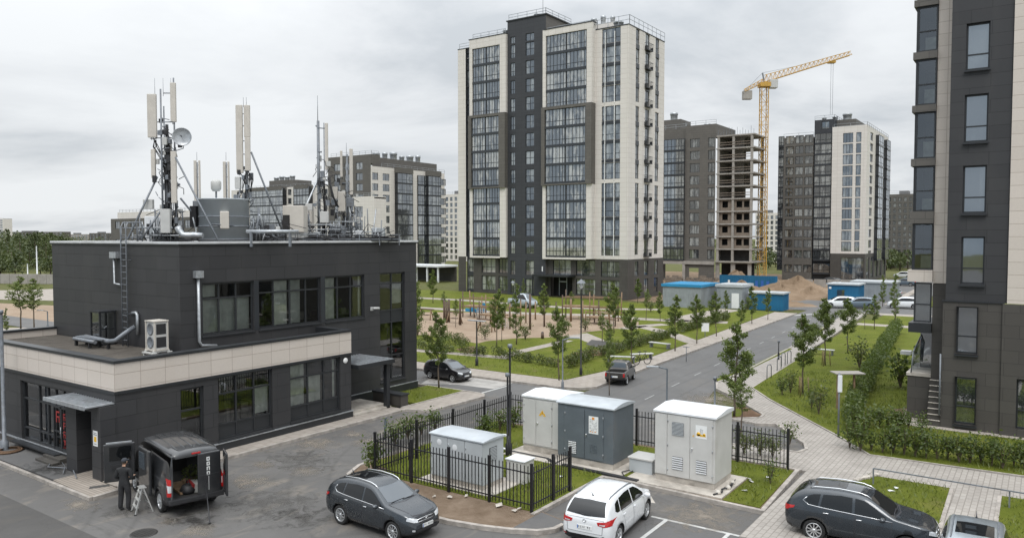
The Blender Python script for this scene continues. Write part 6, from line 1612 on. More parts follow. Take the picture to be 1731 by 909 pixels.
def cabinet(name, label, loc, w, d, h, body, roofm, plinth=.16, roof='flat', crown=.12, over=.05):
    c = thing(name, loc, label, 'cabinet')
    MB().box(-w / 2 + .02, w / 2 - .02, -d / 2 + .02, d / 2 - .02, 0, plinth).build('plinth', M_CONC, c, bevel=.01)
    hb = h - (.16 if roof != 'flat' else .06)
    MB().box(-w / 2, w / 2, -d / 2, d / 2, plinth + .002, hb).build('casing', body, c, bevel=.012)
    o = over
    if roof == 'shed':   # rises to the back
        mb = MB(); a = [(-w / 2 - o, -d / 2 - o, hb + .002), (w / 2 + o, -d / 2 - o, hb + .002), (w / 2 + o, d / 2 + o, hb + .002), (-w / 2 - o, d / 2 + o, hb + .002)]
        b = [(-w / 2 - o, -d / 2 - o, hb + .07), (w / 2 + o, -d / 2 - o, hb + .07), (w / 2 + o, d * .12, hb + .19), (-w / 2 - o, d * .12, hb + .19)]
        e = [(w / 2 + o, d / 2 + o, hb + .12), (-w / 2 - o, d / 2 + o, hb + .12)]
        mb.add(a + b + e, [[4, 5, 6, 7], [7, 6, 8, 9], [0, 1, 5, 4], [2, 3, 9, 8], [1, 2, 8, 6, 5], [3, 0, 4, 7, 9]])
        mb.build('roof', roofm, c, bevel=.01)
    elif roof == 'barrel':
        n = 8; pts = [(-w / 2 - o + (w + 2 * o) * 0, 0)]
        vs = []; fs = []
        for i in range(n + 1):
            y = -d / 2 - o + (d + 2 * o) * i / n; z = hb + .05 + crown * math.sin(math.pi * i / n)
            vs += [(-w / 2 - o, y, z), (w / 2 + o, y, z), (-w / 2 - o, y, hb + .002), (w / 2 + o, y, hb + .002)]
        for i in range(n):
            k = i * 4; fs += [[k, k + 1, k + 5, k + 4], [k + 1, k + 3, k + 7, k + 5], [k, k + 4, k + 6, k + 2]]
        fs += [[0, 2, 3, 1], [n * 4, n * 4 + 1, n * 4 + 3, n * 4 + 2]]
        MB().add(vs, fs, 0, False).build('roof', roofm, c)
    else:
        MB().box(-w / 2 - o, w / 2 + o, -d / 2 - o, d / 2 + o, hb + .002, h).build('roof', roofm, c, bevel=.015)
    return c
def triangle(mb, x, z, s, y): mb.add([(x - s, y, z - s * .75), (x + s, y, z - s * .75), (x, y, z + s), (x - s, y - .004, z - s * .75), (x + s, y - .004, z - s * .75), (x, y - .004, z + s)], [[3, 4, 5], [0, 1, 4, 3], [1, 2, 5, 4], [2, 0, 3, 5]]); return mb
Z0c = .15
# low grey cabinet inside the railings
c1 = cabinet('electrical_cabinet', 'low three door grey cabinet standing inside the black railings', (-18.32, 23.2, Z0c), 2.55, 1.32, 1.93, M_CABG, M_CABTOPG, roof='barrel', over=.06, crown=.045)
for i in range(3): leaf_door(c1, -1.25 + i * .84, -1.25 + i * .84 + .82, .2, 1.72, -.66, M_CABG, hinge=-1.25 + i * .84 + .05)
l1 = MB()
for i in range(9): l1.bar((1.29, -.22, 1.02 + i * .055), (1.29, .18, 1.02 + i * .055), .03, .03)
MB().box(1.275, 1.283, -.26, .22, .98, 1.5).build('vent_backing', M_PLASTIC, c1); l1.build('vent_louvre', M_CABG, c1)
for x, z in ((-.82, 1.52), (-.05, 1.42)): MB().lathe([(.0, -.006), (.10, -.006), (.12, 0)], 12, (x, -.692, z), 'y').build('dent_mark', M_CABTOP, c1)
# light cabinet and the dark one joined to it
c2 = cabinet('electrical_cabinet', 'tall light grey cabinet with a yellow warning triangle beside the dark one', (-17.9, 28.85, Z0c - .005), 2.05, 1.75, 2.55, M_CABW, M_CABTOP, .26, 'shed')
leaf_door(c2, -.98, -.33, .32, 2.3, -.875, M_CABW, hinge=-.94); dd2 = leaf_door(c2, -.30, .50, .32, 2.3, -.875, M_CABW, lock=-.22, hinge=.50)
leaf_door(c2, .56, 1.0, .30, 2.32, -.875, M_CABW)
sg = triangle(MB(), 0, 0, .115, 0).build('warning_sign', M_SIGNY, dd2, (.02, -.908, 1.80)); sg2 = triangle(MB(), -.11, -.1, .07, 0).build('warning_sign_corner', M_SIGNY, sg); triangle(MB(), .11, -.1, .07, 0).build('warning_sign_corner', M_SIGNY, sg)
MB().bar((.005, -.008, .06), (-.02, -.008, .0), .02, .006).bar((-.02, -.008, .0), (.02, -.008, 0), .02, .006).bar((.02, -.008, .0), (-.005, -.008, -.06), .02, .006).build('bolt_symbol', M_INKR, sg)
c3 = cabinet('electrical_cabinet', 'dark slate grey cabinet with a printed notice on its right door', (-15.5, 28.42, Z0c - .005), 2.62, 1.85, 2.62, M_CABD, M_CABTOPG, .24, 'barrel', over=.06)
dl = leaf_door(c3, -.98, -.02, .3, 2.32, -.925, M_CABD, hinge=-.94); dr = leaf_door(c3, .02, .86, .3, 2.32, -.925, M_CABD, lock=.08, hinge=.86)
louvre(dl, -.75, .42, .36, .52, 7, -.957, M_CABTOP)
for i in range(6): pass
mb = MB()
for i in range(6): mb.bar((.25, -.962, .62 + i * .06), (.58, -.962, .62 + i * .06), .018, .03)
mb.build('vent_louvre', M_CABD, dr)
nb = MB().box(.20, .64, -.963, -.956, 1.38, 2.1).build('notice_sheet', M_PLATE, dr)
mb = MB(); q = random.Random(12)
for i in range(9):
    z = 1.95 - i * .062; x = .24
    while x < .58:
        w_ = .03 + q.random() * .08
        if q.random() < .75: mb.box(x, min(x + w_, .60), -.968, -.964, z, z + .02)
        x += w_ + .025
mb.build('notice_print', M_INKG, nb)
MB().box(.35, .46, -.969, -.964, 1.97, 2.06).box(.27, .31, -.969, -.964, 1.45, 1.49).box(.36, .40, -.969, -.964, 1.44, 1.48).box(.48, .55, -.969, -.964, 1.46, 1.49).build('notice_emblem', M_ORANGE, nb)
# big light cabinet on the right
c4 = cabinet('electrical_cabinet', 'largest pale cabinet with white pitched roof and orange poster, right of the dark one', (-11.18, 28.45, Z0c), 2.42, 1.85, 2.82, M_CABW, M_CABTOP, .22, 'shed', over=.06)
leaf_door(c4, -1.17, -.70, .26, 2.62, -.925, M_CABW)
d1 = leaf_door(c4, -.68, .22, .24, 2.62, -.925, M_CABW, hinge=-.66); d2 = leaf_door(c4, .25, 1.12, .24, 2.62, -.925, M_CABW, lock=.33, hinge=1.12)
louvre(d1, -.48, 1.85, .47, .5, 10, -.957, M_CABG); louvre(d1, -.46, .52, .42, .5, 6, -.957, M_CABTOP); louvre(d2, .50, .52, .40, .5, 6, -.957, M_CABTOP)
po = MB().box(.46, .90, -.963, -.956, 1.86, 2.36).build('poster', M_PLATE, d2)
MB().box(.50, .86, -.967, -.964, 1.95, 2.02).lathe([(0, -.004), (.075, -.004), (.075, 0)], 12, (.58, -.963, 2.03), 'y').lathe([(0, -.004), (.05, -.004), (.05, 0)], 12, (.80, -.963, 2.03), 'y').build('poster_print', M_SIGNY, po)
MB().box(.66, .675, -.968, -.964, 2.03, 2.24).box(.72, .73, -.968, -.964, 2.03, 2.2).box(.62, .74, -.968, -.964, 2.13, 2.14).box(.64, .76, -.968, -.964, 2.2, 2.21).build('poster_drawing', M_INKG, po)
triangle(MB(), .37, 1.93, .04, -.957).build('warning_sign', M_SIGNY, d2)
# small boxes and cable trenches round the cabinets
jb = thing('junction_box', (-13.15, 28.3, .13), 'knee high grey box between the dark cabinet and the largest pale one', 'junction box')
MB().box(-.5, .5, -.45, .45, 0, .55).build('box_body', M_CABG, jb, bevel=.02); MB().box(-.55, .55, -.5, .5, .552, .62).build('box_lid', M_CABW, jb, bevel=.015)
jb = thing('junction_box', (-16.6, 24.35, .13), 'small pale box behind the low three door cabinet', 'junction box')
MB().box(-.42, .42, -.35, .35, 0, .85).build('box_body', M_CABW, jb, bevel=.02); MB().box(-.46, .46, -.39, .39, .852, .9).build('box_lid', M_CABTOP, jb, bevel=.015)
tr_ = MB().strip([(-19.2, 27.5), (-17.3, 27.45), (-16.8, 27.05)], .16, .13, .155).build('cable_trench', M_CABLE); tag(tr_, 'black cable channel on the pad in front of the tall light cabinet', 'cable channel')
tr_ = MB().strip([(-16.3, 27.02), (-13.55, 26.92), (-12.8, 26.88)], .2, .135, .19).build('cable_trench', M_CABLE); tag(tr_, 'black cable channel along the kerb below the dark slate cabinet', 'cable channel')
mb = MB().path([(-13.7, 28.6, .2), (-13.6, 28.0, .18), (-13.75, 27.4, .2), (-13.5, 27.1, .17)], .02).path([(-13.6, 28.8, .2), (-13.45, 28.2, .2), (-13.5, 27.7, .17)], .018).build('cable', M_CABLE); tag(mb, 'loose black cables lying by the right foot of the dark cabinet', 'cable')
mb = MB().path([(-9.75, 28.9, .2), (-9.6, 28.3, .22), (-9.75, 27.7, .18), (-9.6, 27.3, .22), (-9.8, 26.95, .18)], .03).path([(-9.65, 28.9, .25), (-9.55, 28.1, .18), (-9.7, 27.5, .24)], .02); 
tag(mb.build('cable', M_PLASTIC), 'tangle of cables at the right foot of the largest pale cabinet', 'cable')
for i, (x, y) in enumerate(((-9.66, 28.6), (-9.6, 27.95), (-9.72, 27.2))):
    o = MB().lathe([(0, 0), (.09, 0), (.11, .06), (.06, .14), (0, .15)], 10).build('cable_joint', M_RADOME, None, (x, y, .15)); tag(o, 'pale cable joints dropped beside the largest pale cabinet', 'cable joint', 'cable joints by the cabinet')
vp = thing('vent_pipe', (-19.55, 27.6, .12), 'bent pale pipe with valve sticking from the lawn beside the tall light cabinet', 'pipe')
MB().path([(-.3, 0, 0), (-.3, 0, .5), (-.2, .02, .62), (0, .03, .64), (.1, .03, .5), (.1, .03, 0)], .07, 10).build('pipe_bend', M_CABTOP, vp); MB().tube((-.6, -.3, .12), (.3, -.25, .12), .05).build('pipe_run', M_CABTOP, vp)
bp = thing('bent_post', (*P(651, 742), 0), 'leaning blue grey steel post outside the left corner of the railings', 'post')
MB().path([(0, 0, 0), (.02, 0, .5), (.05, 0, .85), (.02, 0, 1.0), (.12, 0, 1.06)], [.07, .065, .07, .05, .03], 8).build('post_body', M_CABD, bp)
q = random.Random(31)
def litter(spots, mat, label, grp, sc=1.):
    for x, y in spots:
        pts = [(q.gauss(0, .09) * sc, q.gauss(0, .09) * sc, abs(q.gauss(0, .04)) * sc) for _ in range(9)]
        bm = bmesh.new(); [bm.verts.new(p) for p in pts]; bmesh.ops.convex_hull(bm, input=bm.verts); me = bpy.data.meshes.new('litter'); bm.to_mesh(me); bm.free(); me.materials.append(mat)
        tag(link('litter', me, None, (x, y, .15)), label, 'litter', grp)
litter([(-9.3, 29.5), (-9.15, 29.3), (-8.8, 30.2), (-9.0, 28.1)], M_CABW, 'crumpled white scrap on the grass right of the largest pale cabinet', 'white scraps by the pale cabinet', .65)
litter([(-13.9, 25.2), (-15.5, 25.6)], M_CABW, 'pale scrap on the grass below the dark slate cabinet', 'scraps below the dark cabinet', .7)
litter([(P(x, y)[0], P(x, y)[1]) for x, y in ((880, 866), (845, 860), (790, 845), (760, 846), (868, 870), (700, 838), (735, 846))], M_CONC, 'small stone in the bare soil in front of the black railings', 'stones in the bare soil', .8)
litter([P(1512, 831), (P(1506, 836))], M_PLATE, 'white scrap on the lawn above the crossover at lower right', 'scraps on the front lawn', .7)
# ---------------------------------------------------------------- black railings
def railing(name, label, pts, posts, h=1.58, z=.12):
    f = thing(name, (*pts[0], z), label, 'fence')
    o = Vector(pts[0])
    for i in range(len(pts) - 1):
        a = Vector(pts[i]) - o; b = Vector(pts[i + 1]) - o; d = (b - a); Ln = d.length; d = d.normalized()
        MB().bar((a.x, a.y, .24), (b.x, b.y, .24), .035, .04).build('rail', M_FENCE, f)
        MB().bar((a.x, a.y, h - .26), (b.x, b.y, h - .26), .035, .04).build('rail', M_FENCE, f)
        mb = MB(); n = int(Ln / .152)
        for k in range(1, n):
            p = a + d * (Ln * k / n); q_ = .03 * math.sin(k * 12.9)
            mb.box(p.x - .0125, p.x + .0125, p.y - .0125, p.y + .0125, .06, h - .02 + q_ * .6)
        tag(mb.build('bars', M_FENCE, f), kind='stuff')
    for p in posts:
        p = Vector(p) - o
        MB().box(p.x - .045, p.x + .045, p.y - .045, p.y + .045, -.02, h + .1).build('post', M_FENCE, f)
    return f
railing('railings', 'black metal railings round the low grey cabinet, front and left runs', [(-14.38, 24.4), (-14.38, 21.8), (-21.9, 21.8), (-22.0, 31.4), (-19.2, 31.45)],
        [(-14.38, 24.4), (-14.38, 23.2), (-14.38, 21.8), (-16.2, 21.8), (-18.08, 21.8), (-19.95, 21.8), (-21.9, 21.8), (-21.93, 24.3), (-21.96, 26.8), (-21.98, 29.2), (-22.0, 31.4), (-20.6, 31.42), (-19.2, 31.45)])
railing('railings', 'black metal railings behind the cabinets up to the brick plaza corner', [(-15.3, 31.55), (-8.45, 31.75)], [(-15.1, 31.55), (-12.7, 31.62), (-10.5, 31.69), (-8.45, 31.75)], h=1.6)
for p in ((-21.9, 21.8), (-19.95, 21.8), (-18.08, 21.8), (-16.2, 21.8), (-14.38, 21.8)): pass
# ---------------------------------------------------------------- person and step ladder
def skin_body(name, joints, edges, mat, parent, sub=2, loc=(0, 0, 0), root=0):
    me = bpy.data.meshes.new(name); me.from_pydata([j[:3] for j in joints], edges, []); o = bpy.data.objects.new('tmp', me); C.objects.link(o)
    md = o.modifiers.new('s', 'SKIN'); md.use_smooth_shade = True; md.branch_smoothing = .6
    for v, j in zip(me.skin_vertices[0].data, joints): v.radius = (j[3], j[4] if len(j) > 4 else j[3])
    me.skin_vertices[0].data[root].use_root = True
    sb = o.modifiers.new('d', 'SUBSURF'); sb.levels = sub; sb.render_levels = sub
    dg = bpy.context.evaluated_depsgraph_get(); dg.update()
    new = bpy.data.meshes.new_from_object(o.evaluated_get(dg)); bpy.data.objects.remove(o)
    new.materials.clear(); new.materials.append(mat)
    for f in new.polygons: f.use_smooth = True
    return link(name, new, parent, loc)
M_CLOTH = plain('black_workwear', (.016, .0165, .018), .85, var=.35, scale=6, bump=.4)
M_TROUS = plain('dark_trousers', (.020, .020, .022), .9, var=.3, scale=7, bump=.4)
M_SKIN = plain('skin', (.42, .26, .18), .55, var=.08)
M_CAP = plain('dark_cap', (.03, .034, .042), .9, var=.2)
M_HAIR = plain('dark_hair', (.02, .016, .013), .8, var=.3)
M_SHOE = plain('grey_shoe', (.10, .10, .105), .7, var=.4, scale=20)
pe = thing('person', (*P(211, 862), .0), 'person in black work clothes and cap standing with back turned by the van', 'person', rz=R(30))
pe.scale = (1.16, 1.1, 1.04)
# local frame: faces +y (towards the van / building)
J = [(0, 0, .96, .155, .12), (0, -.005, 1.10, .16, .12), (0, .0, 1.26, .175, .125), (0, -.01, 1.40, .175, .115), (0, .0, 1.49, .075, .07), (0, .02, 1.56, .058), 
     (-.18, -.01, 1.42, .075), (-.25, -.03, 1.14, .062), (-.15, .16, 1.02, .036), (-.10, .24, 1.05, .034),
     (.18, -.01, 1.42, .075), (.26, -.02, 1.14, .062), (.20, .17, 1.05, .036), (.15, .25, 1.09, .034),
     (-.095, 0, .86, .11), (-.115, .015, .50, .083), (-.125, -.03, .10, .07), (.095, 0, .86, .11), (.115, .03, .50, .083), (.12, -.02, .10, .07),
     (-.125, .05, .035, .042), (-.13, .15, .03, .036), (.12, .06, .035, .042), (.13, .16, .03, .036)]
E_ = [(0, 1), (1, 2), (2, 3), (3, 4), (4, 5), (3, 6), (6, 7), (7, 8), (8, 9), (3, 10), (10, 11), (11, 12), (12, 13), (0, 14), (14, 15), (15, 16), (0, 17), (17, 18), (18, 19), (16, 20), (20, 21), (19, 22), (22, 23)]
bo = skin_body('body', J, E_, M_CLOTH, pe)
bo.data.materials.append(M_TROUS); bo.data.materials.append(M_SHOE); bo.data.materials.append(M_SKIN)
for f in bo.data.polygons:
    c = f.center; f.material_index = 2 if c.z < .085 else (1 if c.z < .93 and abs(c.x) < .2 and c.y < .12 else (3 if c.z > 1.515 else 0))
def ellip(name, c, r, mat, parent, cut=None, n=16):
    bm = bmesh.new(); bmesh.ops.create_uvsphere(bm, u_segments=n, v_segments=n, radius=1)
    for v in bm.verts: v.co = Vector((v.co.x * r[0], v.co.y * r[1] * (1 - .12 * max(0, -v.co.z) ), v.co.z * r[2])) + Vector(c)
    if cut is not None: bmesh.ops.delete(bm, geom=[v for v in bm.verts if not cut(v.co)], context='VERTS')
    me = bpy.data.meshes.new(name); bm.to_mesh(me); bm.free(); me.materials.append(mat)
    for f in me.polygons: f.use_smooth = True
    return link(name, me, parent)
hd = ellip('head', (0, .035, 1.655), (.078, .098, .118), M_SKIN, pe)
mb = MB().path([(0, .125, 1.68), (0, .15, 1.635), (0, .128, 1.625)], [.012, .018, .012], 6).build('nose', M_SKIN, hd)
for s_ in (-1, 1):
    ellip('ear', (s_ * .08, .03, 1.65), (.012, .025, .034), M_SKIN, hd, n=8); ellip('eye', (s_ * .03, .122, 1.672), (.011, .008, .008), M_INK, hd, n=8)
MB().bar((-.022, .128, 1.60), (.022, .128, 1.60), .006, .01).build('mouth', M_INKR, hd)
ellip('hair', (0, .022, 1.66), (.083, .098, .108), M_HAIR, pe, cut=lambda c: c.y < .05 and c.z > 1.60)
cp = ellip('cap', (0, .035, 1.69), (.09, .112, .095), M_CAP, pe, cut=lambda c: c.z > 1.685)
MB().prism([(-.075, .12), (.075, .12), (.06, .20), (0, .225), (-.06, .20)], 1.684, 1.698).build('cap_visor', M_CAP, cp)
def hand(name, w, ang, parent, sd_):
    """palm, four fingers of unequal length curled, thumb from the side"""
    k = thing(name, w, None, None); del_ = k; k.parent = parent; k.rotation_euler = ang
    j = [(0, 0, 0, .028, .02), (0, .045, 0, .036, .018), (0, .085, 0, .036, .016)]; e = [(0, 1), (1, 2)]
    for i, (fx, ln) in enumerate(((-.026, .062), (-.009, .072), (.009, .067), (.026, .052))):
        b = len(j); j += [(fx, .095, 0, .010), (fx * 1.08, .095 + ln * .5, -.012, .0095), (fx * 1.08, .095 + ln * .85, -.036, .008)]; e += [(2, b), (b, b + 1), (b + 1, b + 2)]
    b = len(j); j += [(sd_ * .034, .03, -.004, .012), (sd_ * .055, .06, -.014, .011), (sd_ * .055, .09, -.022, .009)]; e += [(1, b), (b, b + 1), (b + 1, b + 2)]
    o = skin_body(name, j, e, M_SKIN, parent, 1, w); o.rotation_euler = ang; bpy.data.objects.remove(k); return o
hand('hand', (-.09, .26, 1.055), (R(-10), 0, R(-15)), pe, 1); hand('hand', (.14, .27, 1.095), (R(10), 0, R(15)), pe, -1)
sl = thing('step_ladder', (*P(240, 864), 0), 'small aluminium step ladder standing open behind the person', 'step ladder', rz=R(-15))
M_ALU = plain('aluminium', (.62, .62, .60), .35, .7, var=.12, scale=9)
for s_ in (-1, 1):
    MB().bar((s_ * .27, -.28, 0), (s_ * .17, -.02, .86), .03, .05).build('front_leg', M_ALU, sl); MB().bar((s_ * .25, .30, 0), (s_ * .16, .03, .84), .025, .04).build('rear_leg', M_ALU, sl)
    MB().box(s_ * .27 - .03, s_ * .27 + .03, -.32, -.25, 0, .035).build('rubber_foot', M_TYRE, sl)
for k in range(3): 
    t_ = (k + 1) / 3.6; w_ = .27 - .1 * t_
    MB().box(-w_, w_, -.28 + .26 * t_ - .05, -.28 + .26 * t_ + .05, .86 * t_ - .015, .86 * t_ + .015).build('step', M_ALU, sl)
MB().box(-.19, .19, -.1, .12, .86, .885).build('top_platform', M_ALU, sl); MB().bar((-.22, .22, .28), (.22, .22, .28), .025).bar((-.19, .13, .56), (.19, .13, .56), .025).build('rear_brace', M_ALU, sl)
sk = thing('prop_pole', (*P(354, 885), 0), 'thin black pole leaning against the open rear of the van', 'pole')
_t = Vector((*P(347, 806, 1.25), 1.25)) - sk.location; MB().path([(0, 0, 0), (.0, .01, .05), _t], [.05, .022, .02], 8).build('pole_rod', M_FENCE, sk)
mh = thing('manhole_cover', (*P(243, 901), .005), 'round dark manhole cover in the yard below the step ladder', 'manhole')
MB().lathe([(0, .012), (.33, .012), (.36, .018), (.40, .018), (.42, 0)], 32).build('cover_disc', M_DAMP, mh)
mb = MB()
for i in range(-3, 4):
    w_ = math.sqrt(.09 - (i * .09) ** 2) if abs(i * .09) < .3 else 0
    if w_: mb.box(-w_, w_, i * .09 - .012, i * .09 + .012, .012, .02)
tag(mb.build('cover_ribs', M_DAMP, mh), kind='stuff')
# metal barrier rail on the right
br_ = thing('barrier_rail', (*P(1476, 818, .12), .12), 'long thin dark handrail along the brick path at the lower right', 'railing')
p0, p1, p2 = Vector(P(1476, 818, .12)), Vector(P(1706, 858, .12)), Vector(P(1860, 886, .12))
MB().bar((0, 0, .62), (*(p2 - p0), .62), .05, .04).build('top_rail', M_STEEL, br_)
for p in (p0, p1, p2): d = p - p0; MB().box(d.x - .025, d.x + .025, d.y - .025, d.y + .025, -.05, .62).build('post', M_STEEL, br_)
sb = thing('stone_channel', (*P(1448, 812, .13), .135), 'rubble filled drain strip in the front lawn behind the right crossover', 'drain')
mb = MB(); q = random.Random(8)
for i in range(60):
    t_ = q.random(); x = t_ * .55 + q.gauss(0, .03); y = t_ * 1.3 + q.gauss(0, .02); s_ = .03 + q.random() * .04
    mb.box(x - s_ + q.gauss(0, .05), x + s_, y - s_, y + s_, 0, .03 + q.random() * .05)
tag(mb.build('rubble', M_CONC, sb), kind='stuff')
# ---------------------------------------------------------------- trees
def leaf(mb, c, s, q, up=.35):
    n = Vector((q.gauss(0, 1), q.gauss(0, 1), q.gauss(0, 1) + up)).normalized()
    u = n.orthogonal().normalized(); a = q.random() * 6.28; v = n.cross(u)
    u, v = u * math.cos(a) + v * math.sin(a), v * math.cos(a) - u * math.sin(a)
    mb.v += [tuple(c - u * s), tuple(c - v * s * .55), tuple(c + u * s), tuple(c + v * s * .55)]
    o = len(mb.v); mb.f.append([o - 4, o - 3, o - 2, o - 1]); mb.m.append(0); mb.s.append(False)
def tree_meshes(seed, h=5., cr_r=.95, base=.30, leaves=1500, ls=.066, peak=.34):
    """young street tree: leader, ascending limbs, leaf clumps along them with gaps between"""
    q = random.Random(seed); tr = MB(); cr_ = MB()
    pts = [Vector((q.gauss(0, .02) * i, q.gauss(0, .02) * i, h * .97 * i / 8)) for i in range(9)]
    tr.path(pts, [.055 * (1 - i / 9.5) + .006 for i in range(9)], 7)
    clumps = []
    nb = 26
    for i in range(nb):
        t = base + (1 - base) * (i + q.random()) / nb * .95
        z = t * h; a = i * 2.4 + q.gauss(0, .5)
        # crown profile: widest in the lower third, narrowing to a ragged tip
        k = (t - base) / (1 - base)
        prof = (min(1, .5 + k / peak * .5) if k < peak else max(0.12, 1 - ((k - peak) / (1 - peak)) ** .95 * .92)) * q.uniform(.55, 1.2)
        L_ = cr_r * prof
        p0 = Vector((0, 0, z)) + Vector((pts[min(8, int(t * 8))].x, pts[min(8, int(t * 8))].y, 0))
        p2 = p0 + Vector((math.cos(a) * L_, math.sin(a) * L_, L_ * q.uniform(.25, .9)))
        p1 = p0.lerp(p2, .5) + Vector((0, 0, -.04 * L_ + q.gauss(0, .03)))
        tr.path([p0, p1, p2], [.018, .012, .005], 5, cap=False)
        for m in range(3):
            clumps.append((p0.lerp(p2, .45 + .27 * m), .12 + .20 * L_ * q.uniform(.6, 1.2)))
    for i in range(3): clumps.append((Vector((0, 0, h * (.90 + .045 * i))), .12))
    tot = sum(r ** 1.6 for _, r in clumps)
    for c, r in clumps:
        for _ in range(int(leaves * r ** 1.6 / tot)):
            d = Vector((q.gauss(0, 1), q.gauss(0, 1), q.gauss(0, .8))).normalized() * r * q.random() ** .6
            leaf(cr_, c + d, ls * q.uniform(.6, 1.25), q)
    a = tr.build('trunk', M_BARK); b = cr_.build('crown', M_LEAF); ma, mb_ = a.data, b.data
    bpy.data.objects.remove(a); bpy.data.objects.remove(b); return ma, mb_
TREES = [tree_meshes(11, 5., .98, leaves=5600), tree_meshes(23, 5., .84, .24, 4600), tree_meshes(37, 5., 1.12, .34, 5600), tree_meshes(41, 5., .64, .12, 3300, .062, .3), tree_meshes(57, 5., .78, .40, 2600, .06, .5)]
HALF = math.pi / 2
def tree(pxy, top, v, label, group=None, z=.13, wide=1., name='street_tree'):
    """stands at photo pixel pxy; its height from the pixel row of its tip"""
    x, y = P(*pxy, z); D = -x * sy_ + y * cy_
    h = (pxy[1] - top) / 1296. * D
    t_ = thing(name, (x, y, z), label, 'tree', group, rz=(x * 7.3 + y * 3.1) % 6.28)
    t_.scale = (h / 5. * wide * .88, h / 5. * wide * .88, h / 5.); t_.rotation_euler[0] = .035 * math.sin(x * 5.); t_.rotation_euler[1] = .035 * math.sin(y * 3.7)
    link('trunk', TREES[v][0], t_); link('crown', TREES[v][1], t_)
    return t_
def stakes(pxy, label, z=.13):
    x, y = P(*pxy, z); t_ = thing('tree_stakes', (x, y, z), label, 'stakes')
    for i, a in enumerate((.4, 2.5, 4.6)): MB().tube((.35 * math.cos(a), .35 * math.sin(a), 0), (.28 * math.cos(a), .28 * math.sin(a), 1.1), .03, n=6).build('stake', M_WOOD, t_)
    return t_
# right of the main road
tree((1241, 703), 540, 1, 'tall narrow tree on the little kerbed island by the junction', wide=1.25)
tree((1252, 738), 628, 4, 'small leafy tree just behind the railings right of the pale cabinet', wide=1.3)
tree((1357, 666), 531, 2, 'nearest tree on the right hand lawn with a leaning stake', wide=1.1); stakes((1357, 668), 'wooden stakes round the nearest tree of the right hand lawn')
tree((1395, 617), 504, 2, 'second tree on the right hand lawn along the brick path', wide=1.0); stakes((1395, 618), 'wooden stakes round the second tree of the right hand lawn')
tree((1433, 597), 503, 2, 'third tree on the right hand lawn along the brick path', wide=1.0)
tree((1478, 556), 497, 1, 'young tree on the far lawn strip left of the near block', wide=1.1)
tree((1513, 543), 462, 3, 'tall slim tree close to the left edge of the near block', wide=1.0)
tree((1492, 518), 464, 3, 'slim tree on the far pavement behind the lawn strip')
tree((1462, 556), 512, 4, 'thin sapling between the far crossing and the lawn strip')
# left row along the main road pavement
tree((1067, 622), 513, 2, 'roadside tree nearest to the parked pickup', wide=.95)
tree((1141, 593), 497, 1, 'roadside tree second from the parked pickup', wide=1.1)
tree((1178, 581), 497, 0, 'roadside tree third from the parked pickup', wide=1.0)
tree((1211, 568), 492, 0, 'roadside tree fourth from the parked pickup', wide=1.0)
tree((1226, 532), 490, 1, 'tree just in front of the light grey site cabin', wide=1.1)
tree((1252, 556), 506, 1, 'roadside tree in front of the blue site container, left one', wide=1.1)
tree((1271, 547), 483, 1, 'roadside tree before the sand heaps', wide=1.1)
tree((1298, 540), 486, 1, 'farthest roadside tree next to the blue container corner', wide=1.0)
tree((1030, 668), 560, 4, 'thin sapling standing behind the parked pickup tailgate', wide=.8, z=.0)
# park
tree((945, 642), 518, 2, 'bushy tree in the lawn corner beside the street lamp', wide=.9)
tree((742, 655), 526, 0, 'tree with thin bare trunk in front of the black hatchback', wide=1.05)
tree((839, 586), 488, 0, 'tree in the round lawn bed, left of the pair', wide=.95)
tree((873, 582), 478, 3, 'slim tree in the round lawn bed, right of the pair', wide=1.0)
tree((848, 577), 520, 4, 'small sapling behind the pair in the round lawn bed')
tree((704, 578), 454, 3, 'very slim tree at the corner of the dark building', wide=.9)
tree((732, 512), 455, 1, 'distant tree left of the tallest tower', wide=1.1)
tree((751, 530), 492, 4, 'sapling by the far path left of the playground')
tree((920, 552), 478, 1, 'tree in the sand in front of the tower entrance', wide=1.0)
tree((1038, 563), 478, 0, 'tree at the right edge of the play sand', wide=1.0)
tree((1092, 541), 488, 4, 'sapling on the grass strip between the park paths, left one')
tree((1116, 543), 492, 1, 'tree on the grass strip between the park paths, right one')
tree((1018, 578), 528, 4, 'bushy sapling beside the black asphalt square in the park', wide=1.3)
tree((1300 - 270, 598), 541, 4, 'yellowish sapling on the lawn behind the pickup', wide=1.2)
tree((770, 553), 505, 4, 'sapling among the dark swing posts')
tree((965, 538), 492, 4, 'sapling under the tower wall left of the entrance lamp')
tree((1078, 512), 470, 1, 'tree against the taupe plinth right of the tower entrance', wide=1.2)
tree((886, 512), 470, 3, 'slim tree by the pale pickup at the tower')
# left field
tree((35, 560), 466, 4, 'thin young tree in the sandy field, middle one', 'saplings', z=0, wide=1.4)
tree((58, 559), 470, 4, 'thin young tree in the sandy field beside the short lamp', z=0, wide=1.3)
tree((11, 563), 520, 3, 'smallest bush tree in the sandy field at the picture edge', z=0, wide=1.2)
